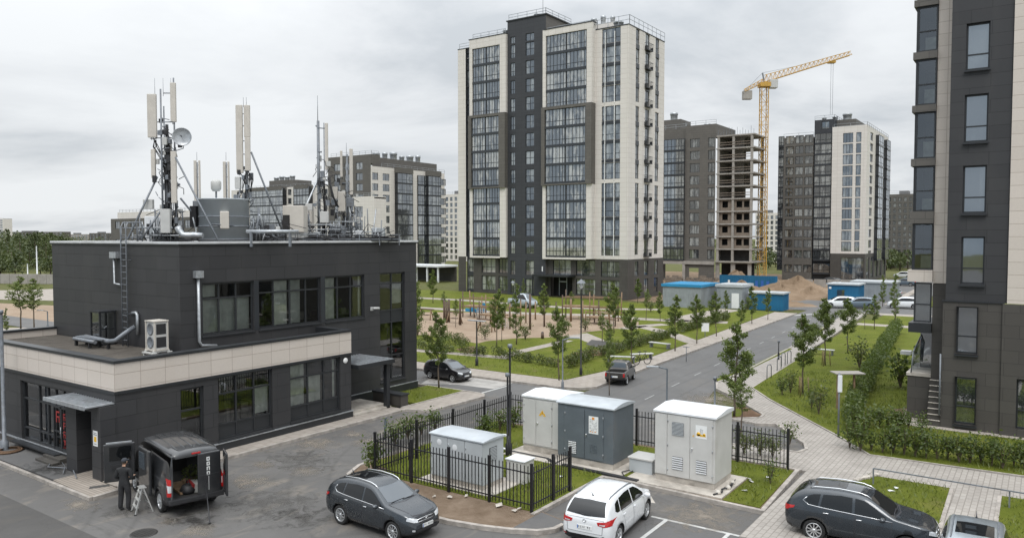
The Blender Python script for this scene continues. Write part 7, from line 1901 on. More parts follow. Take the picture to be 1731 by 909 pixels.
# ---------------------------------------------------------------- hedges and shrubs
def hedge(name, label, pts, w, h, mat, dens, z=.13, ls=.075, ragged=.25, cat='hedge', seed=1, stems=True):
    q = random.Random(seed); o = Vector(pts[0]); t_ = thing(name, (*pts[0], z), label, cat); mb = MB(); sm = MB()
    for i in range(len(pts) - 1):
        a = Vector(pts[i]) - o; b = Vector(pts[i + 1]) - o; L_ = (b - a).length; d = (b - a) / L_; nn = Vector((-d.y, d.x))
        m = max(1, int(L_ / (w * .8)))
        for k in range(m):
            ce = a + d * (L_ * (k + q.random()) / m); hh = h * q.uniform(1 - ragged, 1 + ragged); rw = w * .5 * q.uniform(.8, 1.2)
            if stems: sm.tube((ce.x, ce.y, 0), (ce.x + q.gauss(0, .05), ce.y + q.gauss(0, .05), hh * .7), .018, .006, n=4)
            for _ in range(int(dens * L_ / m)):
                v = Vector((q.gauss(0, 1), q.gauss(0, 1), q.gauss(0, 1))).normalized() * q.random() ** .4
                p = Vector((ce.x + d.x * v.x * w * .65 + nn.x * v.y * rw, ce.y + d.y * v.x * w * .65 + nn.y * v.y * rw, hh * .56 + v.z * hh * .5))
                if p.z > .02: leaf(mb, p, ls * q.uniform(.6, 1.3), q)
    mb.build('foliage', mat, t_)
    if stems: tag(sm.build('stems', M_BARK, t_), kind='stuff')
    return t_
hedge('hedge', 'tall dense dark green hedge running along the near block lawn', [(-7.75, 40.6), (-8.5, 46.0), (-9.3, 54), (-10.6, 68), (-12.0, 84)], 1.15, 1.4, M_HEDGE, 620, seed=4, ls=.07, ragged=.12)
hedge('hedge', 'low clipped hedge along the cross street side of the park', [P(703, 590, .13), P(841, 604, .13), P(938, 620, .13), P(966, 622, .13)], .8, .8, M_HEDGEB, 330, seed=5, ls=.07, ragged=.35)
hedge('hedge', 'low clipped hedge along the main road side of the park', [P(966, 621, .13), P(1000, 607, .13), P(1034, 599, .13), P(1136, 569, .13)], .8, .9, M_HEDGEB, 380, seed=6, ls=.07)
hedge('hedge', 'low hedge farther up the road before the site cabins', [P(1150, 563, .13), P(1189, 552, .13), P(1232, 539, .13)], .8, .9, M_HEDGEB, 260, seed=7, ls=.09)
hedge('hedge', 'brownish low hedge in front of the sand near the dark building', [P(745, 584, .13), P(765, 580, .13), P(790, 585, .13)], .9, 1.0, M_HEDGEB, 280, seed=8, ls=.07)
def shrub_meshes(seed, n=260, ls=.06, mat=None):
    q = random.Random(seed); mb = MB(); sm = MB()
    for i in range(6):
        a = i * 1.05 + q.random(); p = Vector((.28 * math.cos(a) * q.random(), .28 * math.sin(a) * q.random(), q.uniform(.7, 1.05)))
        sm.path([Vector((0, 0, 0)), p * .5 + Vector((0, 0, .05)), p], [.016, .011, .004], 5, cap=False)
        for _ in range(n // 6):
            t_ = q.uniform(.35, 1.05); v = Vector((q.gauss(0, .13), q.gauss(0, .13), q.gauss(0, .11)))
            leaf(mb, p * t_ + v, ls * q.uniform(.6, 1.3), q)
    a = sm.build('stems', M_BARK); b = mb.build('foliage', mat or M_HEDGE); r_ = (a.data, b.data)
    bpy.data.objects.remove(a); bpy.data.objects.remove(b); return r_
SHR = [shrub_meshes(3), shrub_meshes(4, 330), shrub_meshes(6, 200), shrub_meshes(8, 300, .055, M_HEDGEB)]
def shrub(x, y, h, v, label, group=None, z=.13, wide=1.):
    t_ = thing('shrub', (x, y, z), label, 'shrub', group, rz=(x * 9.1 + y) % 6.28); t_.scale = (h * wide, h * wide, h)
    link('stems', SHR[v][0], t_); link('foliage', SHR[v][1], t_); return t_
q = random.Random(17)
i_ = 0
for k in range(17):
    x = -7.2 + k * .45; y = 39.5 + q.gauss(0, .06) if x < -5.8 else 39.7 + q.gauss(0, .06)
    x_, y_ = P(1436 + k * 18.5, 757 + k * 2.3 + q.gauss(0, 1.2), .13)
    shrub(x_, y_, q.uniform(.95, 1.3), k % 3, 'knee high leafy shrub in the row along the brick path before the near block', 'shrubs along the brick path', wide=1.1)
for k in range(9):
    x_, y_ = P(1445 + k * 13 + q.gauss(0, 4), 722 + k * 1.0 + q.gauss(0, 7), .13)
    shrub(x_, y_, q.uniform(.85, 1.15), (k + 1) % 3, 'shrub in the thicket at the near end of the tall hedge', 'shrubs at the hedge end', wide=1.25)
for (p_, h_, v_, lb) in (((1560, 632), 0, 0, ''),): pass
shrub(*P(1522, 655, .13), 2.2, 1, 'big round dark shrub on the lawn right of the tall hedge', wide=1.2)
shrub(*P(1453, 623, .13), 1.9, 3, 'light green shrub clump left of the tall hedge', wide=1.1)
shrub(*P(1322, 668, .13), 1.1, 0, 'small dark shrub left of the nearest staked tree'); shrub(*P(1336, 664, .13), 1.2, 3, 'small pale shrub beside the nearest staked tree')
shrub(*P(1384, 700, .13), 1.5, 3, 'straggly young shrub on the lawn before the information post', wide=.9); shrub(*P(1372, 690, .13), 1.1, 2, 'thin shrub on the lawn left of the straggly one')
shrub(*P(631, 797, .1), 1.3, 1, 'leafy green shrub outside the left corner of the railings', z=.1, wide=1.0)
for k, (a, b) in enumerate(((668, 752), (690, 742), (712, 735), (736, 728), (822, 738), (845, 728), (868, 722))):
    shrub(*P(a, b, .12), 1.05, k % 3, 'leafy shrub inside the back railings behind the low grey cabinet', 'shrubs along the back railings', wide=1.3)
for k, (a, b) in enumerate(((1258, 768), (1285, 770), (1306, 773))): shrub(*P(a, b, .12), .9, 3, 'bright green shrub inside the railings right of the largest pale cabinet', 'shrubs by the right railings', wide=1.3)
shrub(*P(1335, 752, .1), 1.0, 2, 'spindly shrub in the asphalt triangle behind the railing end'); shrub(*P(1302, 818, .1), .9, 2, 'spindly weed on the grass at the right cabinet kerb')
for k, (a, b) in enumerate(((820, 574), (888, 574), (989, 560), (706, 568), (1100, 527))): shrub(*P(a, b, .13), 1.3, 3, ('round bush at the edge of the play sand by the mulch', 'round bush between the two slim park trees', 'round bush at the right end of the play sand', 'green bush by the dark building corner', 'bush by the cabin path')[k], wide=1.2)
# ---------------------------------------------------------------- grass tufts on the nearer lawns
def inside(p, poly):
    c = False; n = len(poly)
    for i in range(n):
        a, b = poly[i], poly[(i + 1) % n]
        if (a[1] > p[1]) != (b[1] > p[1]) and p[0] < (b[0] - a[0]) * (p[1] - a[1]) / (b[1] - a[1]) + a[0]: c = not c
    return c
def blades(name, polys, dens, hh, z, avoid=(), seed=2, mat=None):
    q = random.Random(seed); mb = MB()
    for poly in polys:
        x0, x1 = min(p[0] for p in poly), max(p[0] for p in poly); y0, y1 = min(p[1] for p in poly), max(p[1] for p in poly)
        for _ in range(int((x1 - x0) * (y1 - y0) * dens)):
            p = (q.uniform(x0, x1), q.uniform(y0, y1))
            if not inside(p, poly) or any(a[0] < p[0] < a[1] and a[2] < p[1] < a[3] for a in avoid): continue
            pn = math.sin(p[0] * 1.7 + 2 * math.sin(p[1] * .9)) * math.sin(p[1] * 1.3 + math.sin(p[0] * 2.1))
            if pn < -.55: continue
            h = hh * q.uniform(.5, 1.4) * (1 + .5 * pn); a = q.random() * 6.28; w_ = .018; l = h * .7; b = q.random() * 6.28
            mb.add([(p[0] - w_ * math.cos(a), p[1] - w_ * math.sin(a), z), (p[0] + w_ * math.cos(a), p[1] + w_ * math.sin(a), z), (p[0] + l * math.cos(b), p[1] + l * math.sin(b), z + h)], [[0, 1, 2]])
    o = mb.build(name, mat or M_BLADE); o['kind'] = 'stuff'; return o
pads = [(-13.4, -9.43, 26.8, 29.77), (-19.32, -13.58, 26.93, 29.92), (-20.02, -16.38, 22.13, 24.32)]
blades('grass', [rect(-21.85, -14.36, 21.9, 31.5), rect(-23.0, -21.9, 22.7, 31.6), [(-13.3, 29.85), (-9.35, 29.85), (-9.35, 26.8), (-8.1, 26.8), (-8.3, 31.7), (-13.3, 31.7)]], 55, .13, .12, pads)
blades('grass', [lawnS, lawnT], 60, .12, .13, seed=5)
blades('grass', [[(-12.9, 45.1), (-7.9, 38.75), (-6.1, 36.2), (-.3, 36.5), (-.2, 42.6), (-5.4, 42.9), (-5, 56), (-14.8, 56), (-14.8, 48)]], 32, .16, .13, [(-6.0, -4, 43.5, 50)], seed=6)
blades('grass', [rect(-32.1, -29.35, 32.5, 36.65)], 28, .12, .135, seed=7)
blades('grass', [[(-25.9, 43.6), (-25.3, 50), (-28.4, 50.2), (-30, 48), (-44, 49.3), (-48, 49), (-48, 43.7)]], 12, .18, .13, seed=8)
# ---------------------------------------------------------------- forest on the left and behind the town
def forest(name, spots, seed, z=0):
    q = random.Random(seed); mb = MB(); tr = MB()
    for (x, y, h, r_, conif) in spots:
        tr.tube((x, y, z), (x, y, z + h * .8), .18, .05, n=5)
        for k in range(260):
            t_ = q.random() ** .8
            pr = (1 - t_) * 1.0 + .05 if conif else math.sqrt(max(0, 1 - (2 * t_ - .95) ** 2)) * .95 + .05
            a = q.random() * 6.28; rr = r_ * pr * q.uniform(.35, 1.08)
            c = Vector((x + rr * math.cos(a), y + rr * math.sin(a), z + h * (.16 + .84 * t_)))
            leaf(mb, c, .40 * q.uniform(.5, 1.2), q, .8)
    o = mb.build(name, [M_PINE]); o['kind'] = 'stuff'; t2 = tr.build('forest_trunks', M_BARK); t2['kind'] = 'stuff'
q = random.Random(77); sp = []
for i in range(150):
    pxx = q.uniform(-160, 120); D = q.uniform(215, 300) if i < 110 else q.uniform(185, 215)
    x, y = Pm(pxx, D); top = 392 + q.uniform(-4, 16) - (D - 215) * .02 if D > 215 else 425 + q.uniform(-8, 16)
    sp.append((x, y, max(3.5, zat(top, D)), q.uniform(2.2, 3.8), q.random() < .3))
forest('forest', sp, 5)
sp = []
for i in range(120):
    pxx = q.uniform(-150, 1731); D = q.uniform(380, 520); x, y = Pm(pxx, D); sp.append((x, y, zat(402 + q.uniform(-5, 5), D), q.uniform(3, 5), q.random() < .3))
forest('far_woodland', sp, 6)
sp = []
for i in range(40):
    pxx = q.uniform(1270, 1545); D = q.uniform(215, 250); x, y = Pm(pxx, D); sp.append((x, y, q.uniform(4, 7), q.uniform(1.5, 2.5), False))
forest('roadside_scrub', sp, 7)
# ---------------------------------------------------------------- roof masts and antennas of the dark building
RZ = 9.1
def roofp(px_, d): x, y = Pm(px_, d); return (x, y, RZ)
def mast(name, label, px_, d, top, r=.07):
    """pole thing at the image column px_ and depth d; returns (thing, helper giving local point of a pixel)"""
    t_ = thing(name, roofp(px_, d), label, 'antenna mast', rz=YAW)
    t_['d'] = 0; del t_['d']
    def q(px2, py2, off=0.): return Vector(((px2 - px_) / 1296. * d, off, zat(py2, d) - RZ))
    MB().tube((0, 0, 0), q(px_, top), r, r * .8, n=10).build('pole', M_STEEL, t_)
    MB().box(-.25, .25, -.25, .25, 0, .03).build('base_plate', M_STEEL, t_)
    return t_, q
def panel(t_, q, px0, px1, y0, y1, off=0., mat=None, dep=.14, name='panel_antenna'):
    a, b = q(px0, y1, off), q(px1, y0, off)
    o = MB().box(a.x, b.x, off - dep / 2, off + dep / 2, a.z, b.z).build(name, mat or M_RADOME, t_, bevel=.03)
    MB().tube(((a.x + b.x) / 2 - .04, off, a.z - .12), ((a.x + b.x) / 2 - .04, off, a.z), .02, n=6).tube(((a.x + b.x) / 2 + .05, off, a.z - .12), ((a.x + b.x) / 2 + .05, off, a.z), .02, n=6).build('connector', M_CABLE, o)
    return o
def arm(t_, a, b, r=.025, name='bracket_arm', mat=None): return MB().tube(a, b, r, n=6).build(name, mat or M_STEEL, t_)
def cables(t_, pts, n, seed, r=.022, sp=.07):
    q = random.Random(seed)
    for _ in range(int(n * 1.7)): MB().path([Vector(p) + Vector((q.gauss(0, sp), q.gauss(0, sp), q.gauss(0, .04))) for p in pts], r, 5).build('feeder_cable', M_CABLE, t_)
def box_unit(t_, q, px0, px1, y0, y1, off=-.2, mat=None, name='radio_unit'):
    a, b = q(px0, y1, off), q(px1, y0, off); o = MB().box(a.x, b.x, off - .12, off + .12, a.z, b.z).build(name, mat or M_GREYBOX, t_, bevel=.03)
    return o
# mast 1: the tallest cluster with the dish
m1, q1 = mast('antenna_mast', 'tallest cluster mast with round dish and four panel antennas above the ladder', 286, 39.5, 212, .10)
for (px_, top, r_) in ((281, 155, .055), (295, 133, .05), (277, 180, .045), (301, 280, .05)):
    off = {281: -.3, 295: .25, 277: .3, 301: -.1}[px_]
    MB().tube(q1(px_, 406, off), q1(px_, top, off), r_, r_ * .8, n=8).build('mast_leg', M_STEEL, m1)
for (y_, xa, xb, off) in ((160, 281, 296, 0), (208, 266, 296, 0), (235, 268, 301, -.1), (262, 277, 301, 0), (300, 277, 301, .1), (340, 277, 301, .1), (370, 277, 301, -.1)): arm(m1, q1(xa, y_, off), q1(xb, y_, off), .028)
for i in range(9):
    y_ = 215 + i * 21; arm(m1, q1(281, y_, -.25), q1(295, y_ + 18, .2), .018, 'lattice_brace')
panel(m1, q1, 258, 273, 163, 235, -.25); panel(m1, q1, 296, 305, 144, 209, -.2); panel(m1, q1, 262, 269, 254, 302, -.2); panel(m1, q1, 297, 306, 258, 344, -.35)
panel(m1, q1, 281, 289, 240, 300, .3); box_unit(m1, q1, 281, 297, 354, 394, -.5); o = box_unit(m1, q1, 251, 267, 338, 354, -.4, name='drum_antenna')
dsh = MB().lathe([(0, .05), (.25, .045), (.42, .01), (.46, -.03), (.46, .02), (.3, .12), (0, .16)], 28, axis='y').build('dish', M_GALV, m1, q1(314.5, 233.5, -.25), (0, 0, R(18)))
MB().path([(0, -.02, 0), (0, -.22, .03), (-.02, -.25, 0)], [.02, .03, .05], 8).build('feed_horn', M_STEEL, dsh)
MB().path([q1(314, 234, 0), q1(306, 233, 0), q1(297, 233, 0)], .035, 8).path([q1(314, 240, 0), q1(313, 252, .0), q1(300, 256, 0)], .022, 6).build('dish_bracket', M_STEEL, m1)
for a, b in (((301, 262, -.3), (397, 406, -2.2)), ((273, 300, -.3), (236, 404, -1.2)), ((281, 350, -.2), (254, 404, -.9)), ((304, 335, .2), (331, 388, 1.4))): arm(m1, q1(*a), q1(*b), .05, 'stay_tube', M_STEEL)
cables(m1, [q1(288, 215, -.12), q1(290, 260, -.1), q1(287, 300, -.12), q1(291, 345, -.1), q1(288, 385, 0), q1(292, 405, 0)], 7, 3)
cables(m1, [q1(267, 238, -.2), q1(268, 250, -.1), q1(280, 275, 0), q1(284, 320, 0)], 3, 4); cables(m1, [q1(302, 348, -.2), q1(299, 365, -.1), q1(292, 385, 0)], 3, 5)
for px_ in (267, 281, 294): MB().tube(q1(px_, 165 if px_ != 294 else 150), q1(px_, 135), .012, .008, n=5).build('lightning_rod', M_STEEL, m1)
for i in range(10): box_unit(m1, q1, 284 + (i * 7) % 11, 289 + (i * 7) % 11, 222 + i * 15, 230 + i * 15, -.2, M_STEEL if i % 2 else M_CABLE, 'clamp_unit')
# mast 2: pair of tall panels
m2, q2 = mast('antenna_mast', 'mast with two tall slim panel antennas right of the water tank', 419, 41., 200, .085)
panel(m2, q2, 405, 416, 181, 294, -.25); panel(m2, q2, 418, 428, 181, 234, -.2); panel(m2, q2, 419, 428, 234, 290, -.22, dep=.12)
for y_ in (195, 215, 240, 262, 285): arm(m2, q2(410, y_, -.1), q2(424, y_, -.1), .026)
box_unit(m2, q2, 402, 411, 300, 320, -.2); arm(m2, q2(428, 258, -.1), q2(470, 390, .8), .05, 'stay_tube'); arm(m2, q2(410, 320, -.2), q2(398, 405, -.6), .03, 'stay_tube')
cables(m2, [q2(415, 296, -.1), q2(417, 320, -.05), q2(414, 350, -.1), q2(419, 400, 0)], 5, 8); cables(m2, [q2(424, 292, -.1), q2(426, 305, -.05), q2(422, 330, 0)], 3, 9)
cables(m2, [q2(408, 322, -.1), q2(400, 350, -.2), q2(393, 375, -.3), q2(404, 395, -.2)], 2, 10)
for px_ in (415, 420): MB().tube(q2(px_, 183), q2(px_, 167), .011, n=5).build('lightning_rod', M_STEEL, m2)
for i in range(6): box_unit(m2, q2, 413 + (i % 2) * 6, 417 + (i % 2) * 6, 297 + i * 16, 305 + i * 16, -.15, M_STEEL, 'clamp_unit')
# mast 3: pole with whip
m3, q3 = mast('antenna_mast', 'single thick pole with long whip and one narrow panel antenna', 540, 45., 206, .10)
MB().tube(q3(539.5, 207), q3(539.5, 164), .022, .012, n=6).build('whip_antenna', M_STEEL, m3)
panel(m3, q3, 552, 557, 210, 288, -.1); arm(m3, q3(540, 218, -.05), q3(554, 219, -.05), .035); arm(m3, q3(540, 258, -.05), q3(546, 258, -.05), .05); arm(m3, q3(540, 216, 0), q3(536, 214, 0), .05)
MB().tube(q3(549, 209, .1), q3(549, 405, .1), .03, n=6).build('mast_leg', M_STEEL, m3)
for i in range(8): arm(m3, q3(541, 290 + i * 14, 0), q3(550, 296 + i * 14, .1), .018, 'lattice_brace')
arm(m3, q3(539, 304, 0), q3(497, 405, -.6), .06, 'stay_tube', M_GALV); box_unit(m3, q3, 545, 559, 358, 377, -.4); box_unit(m3, q3, 545, 551, 290, 308, -.2, M_STEEL); box_unit(m3, q3, 520, 532, 345, 356, -.3)
cables(m3, [q3(546, 300, -.1), q3(548, 330, -.1), q3(551, 360, -.1), q3(546, 400, 0)], 6, 12); cables(m3, [q3(557, 300, -.1), q3(566, 330, -.2), q3(572, 350, -.2)], 4, 13)
m4, q4 = mast('antenna_mast', 'mast with three slim white antennas and two square panels at the right', 588, 47., 262, .075)
MB().tube(q4(587, 263), q4(587, 243), .014, n=5).build('lightning_rod', M_STEEL, m4)
panel(m4, q4, 577, 581, 256, 300, -.1, dep=.08); panel(m4, q4, 593, 598.5, 253, 330, -.15); panel(m4, q4, 565.5, 574, 317, 337, -.35); panel(m4, q4, 575, 587, 325, 358, -.4)
for y_ in (265, 285, 310, 330): arm(m4, q4(579, y_, -.05), q4(597, y_, -.05), .022)
MB().tube(q4(594.5, 330), q4(594.5, 380), .03, n=6).build('mast_leg', M_STEEL, m4)
arm(m4, q4(591, 345, 0), q4(610, 404, .5), .05, 'stay_tube'); box_unit(m4, q4, 588, 600, 335, 350, -.2, M_STEEL)
cables(m4, [q4(581, 360, -.2), q4(584, 372, -.1), q4(578, 390, 0), q4(586, 404, 0)], 5, 14); cables(m4, [q4(571, 340, -.2), q4(562, 350, -.2), q4(556, 340, -.1), q4(550, 320, 0)], 4, 15, sp=.1)
def clutter(t_, q_, x0, x1, y0, y1, n, seed, spread=.5):
    q = random.Random(seed)
    for i in range(n):
        a = q_(q.uniform(x0, x1), q.uniform(y0, y1), q.uniform(-spread, spread)); k = q.random()
        if k < .4: MB().box(-q.uniform(.05, .14), q.uniform(.05, .14), -.06, .06, 0, q.uniform(.12, .4)).build('clamp_unit', (M_STEEL, M_CABLE, M_GREYBOX)[i % 3], t_, a, bevel=.01)
        elif k < .75: MB().tube(a, a + Vector((q.uniform(-.5, .5), q.uniform(-.2, .2), q.uniform(-.1, .25))), .022, n=5).build('bracket_arm', M_STEEL, t_)
        else: MB().path([a, a + Vector((q.gauss(0, .2), 0, -.2)), a + Vector((q.gauss(0, .3), q.gauss(0, .2), -.5))], .02, 5).build('feeder_cable', M_CABLE, t_)
def foot(t_, q_, x0, x1, n, seed):
    q = random.Random(seed)
    for i in range(n):
        x = q.uniform(x0, x1); MB().tube(q_(x, 406, q.uniform(-.6, .6)), q_(x + q.uniform(-3, 3), q.uniform(352, 396), q.uniform(-.6, .6)), q.uniform(.02, .045), n=5).build('frame_tube', M_STEEL if i % 3 else M_GALV, t_)
clutter(m1, q1, 268, 304, 205, 395, 80, 1); clutter(m2, q2, 402, 432, 285, 400, 44, 2); clutter(m3, q3, 534, 564, 270, 402, 60, 3); clutter(m4, q4, 562, 606, 310, 402, 60, 4); clutter(m3, q3, 480, 535, 375, 403, 30, 9, .9); clutter(m2, q2, 430, 480, 378, 403, 24, 10, .9)
foot(m1, q1, 232, 335, 30, 5); foot(m2, q2, 392, 460, 22, 6); foot(m3, q3, 480, 580, 34, 7); foot(m4, q4, 560, 645, 32, 8)
for m_, q_, x0, x1, y_ in ((m1, q1, 234, 335, 398), (m1, q1, 240, 300, 385), (m2, q2, 395, 455, 392), (m3, q3, 500, 585, 388), (m3, q3, 520, 580, 380), (m4, q4, 545, 640, 392), (m4, q4, 560, 610, 375)): arm(m_, q_(x0, y_, -.5), q_(x1, y_, -.5), .03, 'frame_tube', M_GALV)
for px_, lb in ((336, 'slim twin panel mast just left of the water tank'), (385, 'slim twin panel mast standing behind the water tank')):
    m5, q5 = mast('antenna_mast', lb, px_, 47., 275, .04)
    panel(m5, q5, px_ - 5, px_ - .5, 272 + (px_ > 360) * 2, 345, -.08, dep=.1); panel(m5, q5, px_ + 2, px_ + 5, 272 + (px_ > 360) * 2, 335, .0, dep=.1)
    MB().tube(q5(px_ - .5, 272), q5(px_ - .5, 258), .012, n=5).build('lightning_rod', M_STEEL, m5)
    for y_ in (280, 300, 322): arm(m5, q5(px_ - 4, y_), q5(px_ + 4, y_), .02)
    box_unit(m5, q5, px_ - 6, px_ + 3, 340, 360, -.15, M_STEEL)
# water tank
wt = thing('water_tank', roofp(380, 40.5), 'large grey steel drum tank between the roof masts', 'tank')
k = 40.5 / 1296; hT = zat(337, 40.5) - RZ; rT = 40 * k
MB().lathe([(0, .15), (rT, .15), (rT, hT - .06), (rT + .05, hT - .05), (rT + .05, hT), (0, hT + .05)], 40).build('drum', M_TANK, wt)
for z in (.35, hT * .42, hT * .62): MB().lathe([(rT + .002, z - .03), (rT + .035, z - .03), (rT + .035, z + .03), (rT + .002, z + .03)], 40).build('hoop', M_STEEL, wt)
MB().box(-rT, rT, -.5, -.4, 0, .15).box(-rT, rT, .4, .5, 0, .15).build('skid', M_STEEL, wt)
hb = MB().box(-.25, .1, -.12, .12, 0, 1.1).build('hatch_box', M_PLASTIC, wt, (-rT * .80, -rT * .82, 1.0), (0, 0, YAW - .2))
hb = MB().box(-.22, .22, -.1, .1, 0, .9).build('control_box', M_RADOME, wt, (rT * .82, -rT * .55, .9), (0, 0, YAW + .3), bevel=.05)
MB().path([(rT * .4, -rT * .95, 1.15), (rT * .75, -rT * .75, 1.12), (rT * 1.05, -rT * .25, 1.1)], .03).build('hand_rail', M_STEEL, wt)
a_ = thing('satellite_unit', (*Pm(367, 40.6), RZ + hT + .05), 'rounded pale antenna unit on a short stem on top of the tank', 'antenna', rz=YAW)
MB().tube((0, 0, 0), (0, 0, .45), .05).build('stem', M_STEEL, a_)
MB().path([(0, .02, .38), (0, 0, .5), (0, 0, .85), (0, 0, .98)], [.18, .26, .27, .17], 14).build('radome', M_GREYBOX, a_)
# pipe runs, plant boxes, duct on the roof
pr = thing('roof_pipe', roofp(420, 37.9), 'long pale horizontal pipe along the roof edge right of the tank', 'pipe', rz=YAW)
MB().tube((-.1, 0, .75), (2.35, .5, .75), .10, n=10).build('pipe_run', M_GALV, pr); MB().box(.1, .2, -.1, .1, 0, .7).box(1.9, 2.0, .3, .5, 0, .7).build('pipe_feet', M_STEEL, pr)
fd = thing('flexible_duct', roofp(318, 38.3), 'crinkled silver duct curling at the foot of the tallest mast', 'duct', rz=YAW)
MB().path([(-.5, 0, 1.0), (-.42, 0, .8), (-.25, -.05, .6), (-.05, 0, .55), (.35, .05, .58), (.75, 0, .55)], [.16, .17, .15, .17, .15, .13], 12).build('duct_hose', M_GALV, fd)
hv = thing('plant_cabinet', roofp(500, 43.), 'tall pale air handling cabinet between the middle masts', 'roof cabinet', rz=YAW)
k = 43 / 1296
MB().box(-18 * k, 17 * k, -.4, .5, .75, zat(348, 43) - RZ).build('casing', M_RADOME, hv, bevel=.03); MB().box(-17.5 * k, -6 * k, -.42, -.402, .85, 1.7).build('open_bay', M_DARKIN, hv); MB().prism([(-12 * k, -.3), (16 * k, -.3), (19 * k, .4), (-15 * k, .4)], 0, .75).build('pedestal', M_GREYBOX, hv)
q = random.Random(21)
spec = [('small grey switch box left of the tallest mast', 266, 40, 385, 398), ('white rounded box by the stays of the tallest mast', 258, 41.5, 366, 394), ('low grey plant box near the roof edge by the cabinet', 462, 43.5, 388, 403), ('grey louvred box at the right end of the roof', 640, 48.2, 385, 404), ('dark plant box under the square panels', 570, 45.5, 382, 404),
        ('dark plant box between tank and twin panel mast', 436, 42.5, 378, 404), ('low box in front of the thick pole', 528, 44.2, 392, 405), ('small light box at the foot of the right mast', 606, 47, 390, 404), ('pale box behind the air handling cabinet', 520, 46.5, 352, 404)]
for i, (lb, px_, d, y0, y1) in enumerate(spec):
    o = thing('plant_box', roofp(px_, d), lb, 'roof equipment', rz=YAW); h = zat(y0, d) - RZ; w_ = (.28, .3, .55, .4, .45, .35, .5, .3, .35)[i]
    MB().box(-w_, w_, -.25, .25, .06, h).build('casing', (M_CABG, M_CABTOP, M_STEEL, M_CABG, M_STEEL, M_STEEL, M_CABG, M_CABTOP, M_RADOME)[i], o, bevel=.03)
    MB().box(-w_ * .8, w_ * .8, -.2, .2, 0, .058).build('feet', M_PLASTIC, o)
    MB().box(-w_ * .6, w_ * .6, -.262, -.252, h * .35, h * .75).build('grille', M_PLASTIC, o)
cr_ = thing('cable_rack', roofp(470, 42.2), 'low steel cable rack full of black cables along the roof front', 'cable rack', rz=YAW)
for y in (-.35, .35): MB().bar((-5.5, -2.9 + y, .35), (6.2, 3.6 + y, .35), .05).bar((-5.5, -2.9 + y, .62), (6.2, 3.6 + y, .62), .04).build('rack_rail', M_STEEL, cr_)
for i in range(12):
    t_ = i / 11; MB().bar((-5.5 + 11.7 * t_, -3.25 + 6.5 * t_, 0), (-5.5 + 11.7 * t_, -3.25 + 6.5 * t_, .65), .05).build('rack_post', M_STEEL, cr_)
mb = MB()
for i in range(16):
    pts = []; o_ = q.uniform(-.4, .4)
    for j in range(9):
        t_ = j / 8; pts.append((-5.4 + 11.5 * t_, -2.9 + 6.4 * t_ + o_ + q.gauss(0, .12), .2 + abs(q.gauss(.12, .16))))
    mb.path(pts, .025, 5)
tag(mb.build('cable_bundle', M_CABLE, cr_), kind='stuff')
mb = MB()
for i in range(60):
    x0 = q.uniform(-5, 5.5); y0 = x0 * .55 + q.uniform(-.8, 1.2); z0 = q.uniform(.2, .75)
    mb.path([(x0, y0, .05), (x0 + q.gauss(0, .3), y0, z0), (x0 + q.gauss(0, .5), y0 + q.gauss(0, .2), z0 + q.uniform(.1, .7)), (x0 + q.gauss(.3, .5), y0, z0 + q.uniform(-.1, .5))], .02, 5)
tag(mb.build('loose_cables', M_CABLE, cr_), kind='stuff')
sr = thing('guard_rail', roofp(222, 40.5), 'short tubular guard rail at the roof edge behind the ladder', 'railing', rz=YAW)
for y in (.45, .95): MB().tube((-.5, 0, y), (1.1, .3, y), .03).build('rail', M_STEEL, sr)
for x in (-.5, .3, 1.1): MB().tube((x, .15 * (x + .5), 0), (x, .15 * (x + .5), .95), .03).build('post', M_STEEL, sr)
# ---------------------------------------------------------------- tower crane
CRX, CRY = Pm(1288, 165); D = 165.; kz = lambda py: zat(py, D)
cn = thing('tower_crane', (CRX, CRY, 0), 'yellow lattice tower crane with raised jib beside the unfinished tower', 'crane', rz=YAW)
k = D / 1296.; zt = kz(150); s_ = .72
mb = MB()
for sx in (-s_, s_):
    for sy__ in (-s_, s_): mb.bar((sx, sy__, 0), (sx, sy__, zt), .15)
n = 26
for i in range(n):
    z0, z1 = zt * i / n, zt * (i + 1) / n
    for f in (-s_, s_):
        a, b = (-s_, s_) if i % 2 else (s_, -s_)
        mb.bar((a, f, z0), (b, f, z1), .07).bar((f, a, z0), (f, b, z1), .07).bar((-s_, f, z1), (s_, f, z1), .07).bar((f, -s_, z1), (f, s_, z1), .07)
mb.build('mast', M_YELLOW, cn)
MB().box(-1.1, 1.1, -1.1, 1.1, zt, zt + .9).build('slewing_ring', M_YELLOW, cn)
tip = Vector(((1432 - 1288) * k, 0, kz(97))); root = Vector((0, 0, zt + 1.0)); tail = Vector(((1254 - 1288) * k, 0, kz(158)))
def truss(name, a, b, w, h, n, mat):
    mb = MB(); d = (b - a); up = Vector((0, 0, 1)); sd_ = Vector((0, 1, 0)); 
    def pt(t, kk): p = a.lerp(b, t); hh = h * (1 - .45 * t); return p + (sd_ * w / 2 if kk == 0 else -sd_ * w / 2 if kk == 1 else up * hh)
    for kk in (0, 1, 2): mb.bar(pt(0, kk), pt(1, kk), .13)
    for i in range(n):
        t0, t1 = i / n, (i + 1) / n; tm = (t0 + t1) / 2
        for kk in (0, 1): mb.bar(pt(t0, kk), pt(tm, 2), .065).bar(pt(tm, 2), pt(t1, kk), .065)
        mb.bar(pt(t0, 0), pt(t1, 1), .08)
    return mb.build(name, mat, cn)
truss('jib', root, tip, 1.3, 1.5, 20, M_YELLOW); truss('counter_jib', root, tail, 1.4, .9, 5, M_YELLOW)
MB().box(tail.x - .2, tail.x + 1.6, -.7, .7, tail.z - 1.6, tail.z + .2).build('counterweight', M_CONCB, cn, bevel=.05)
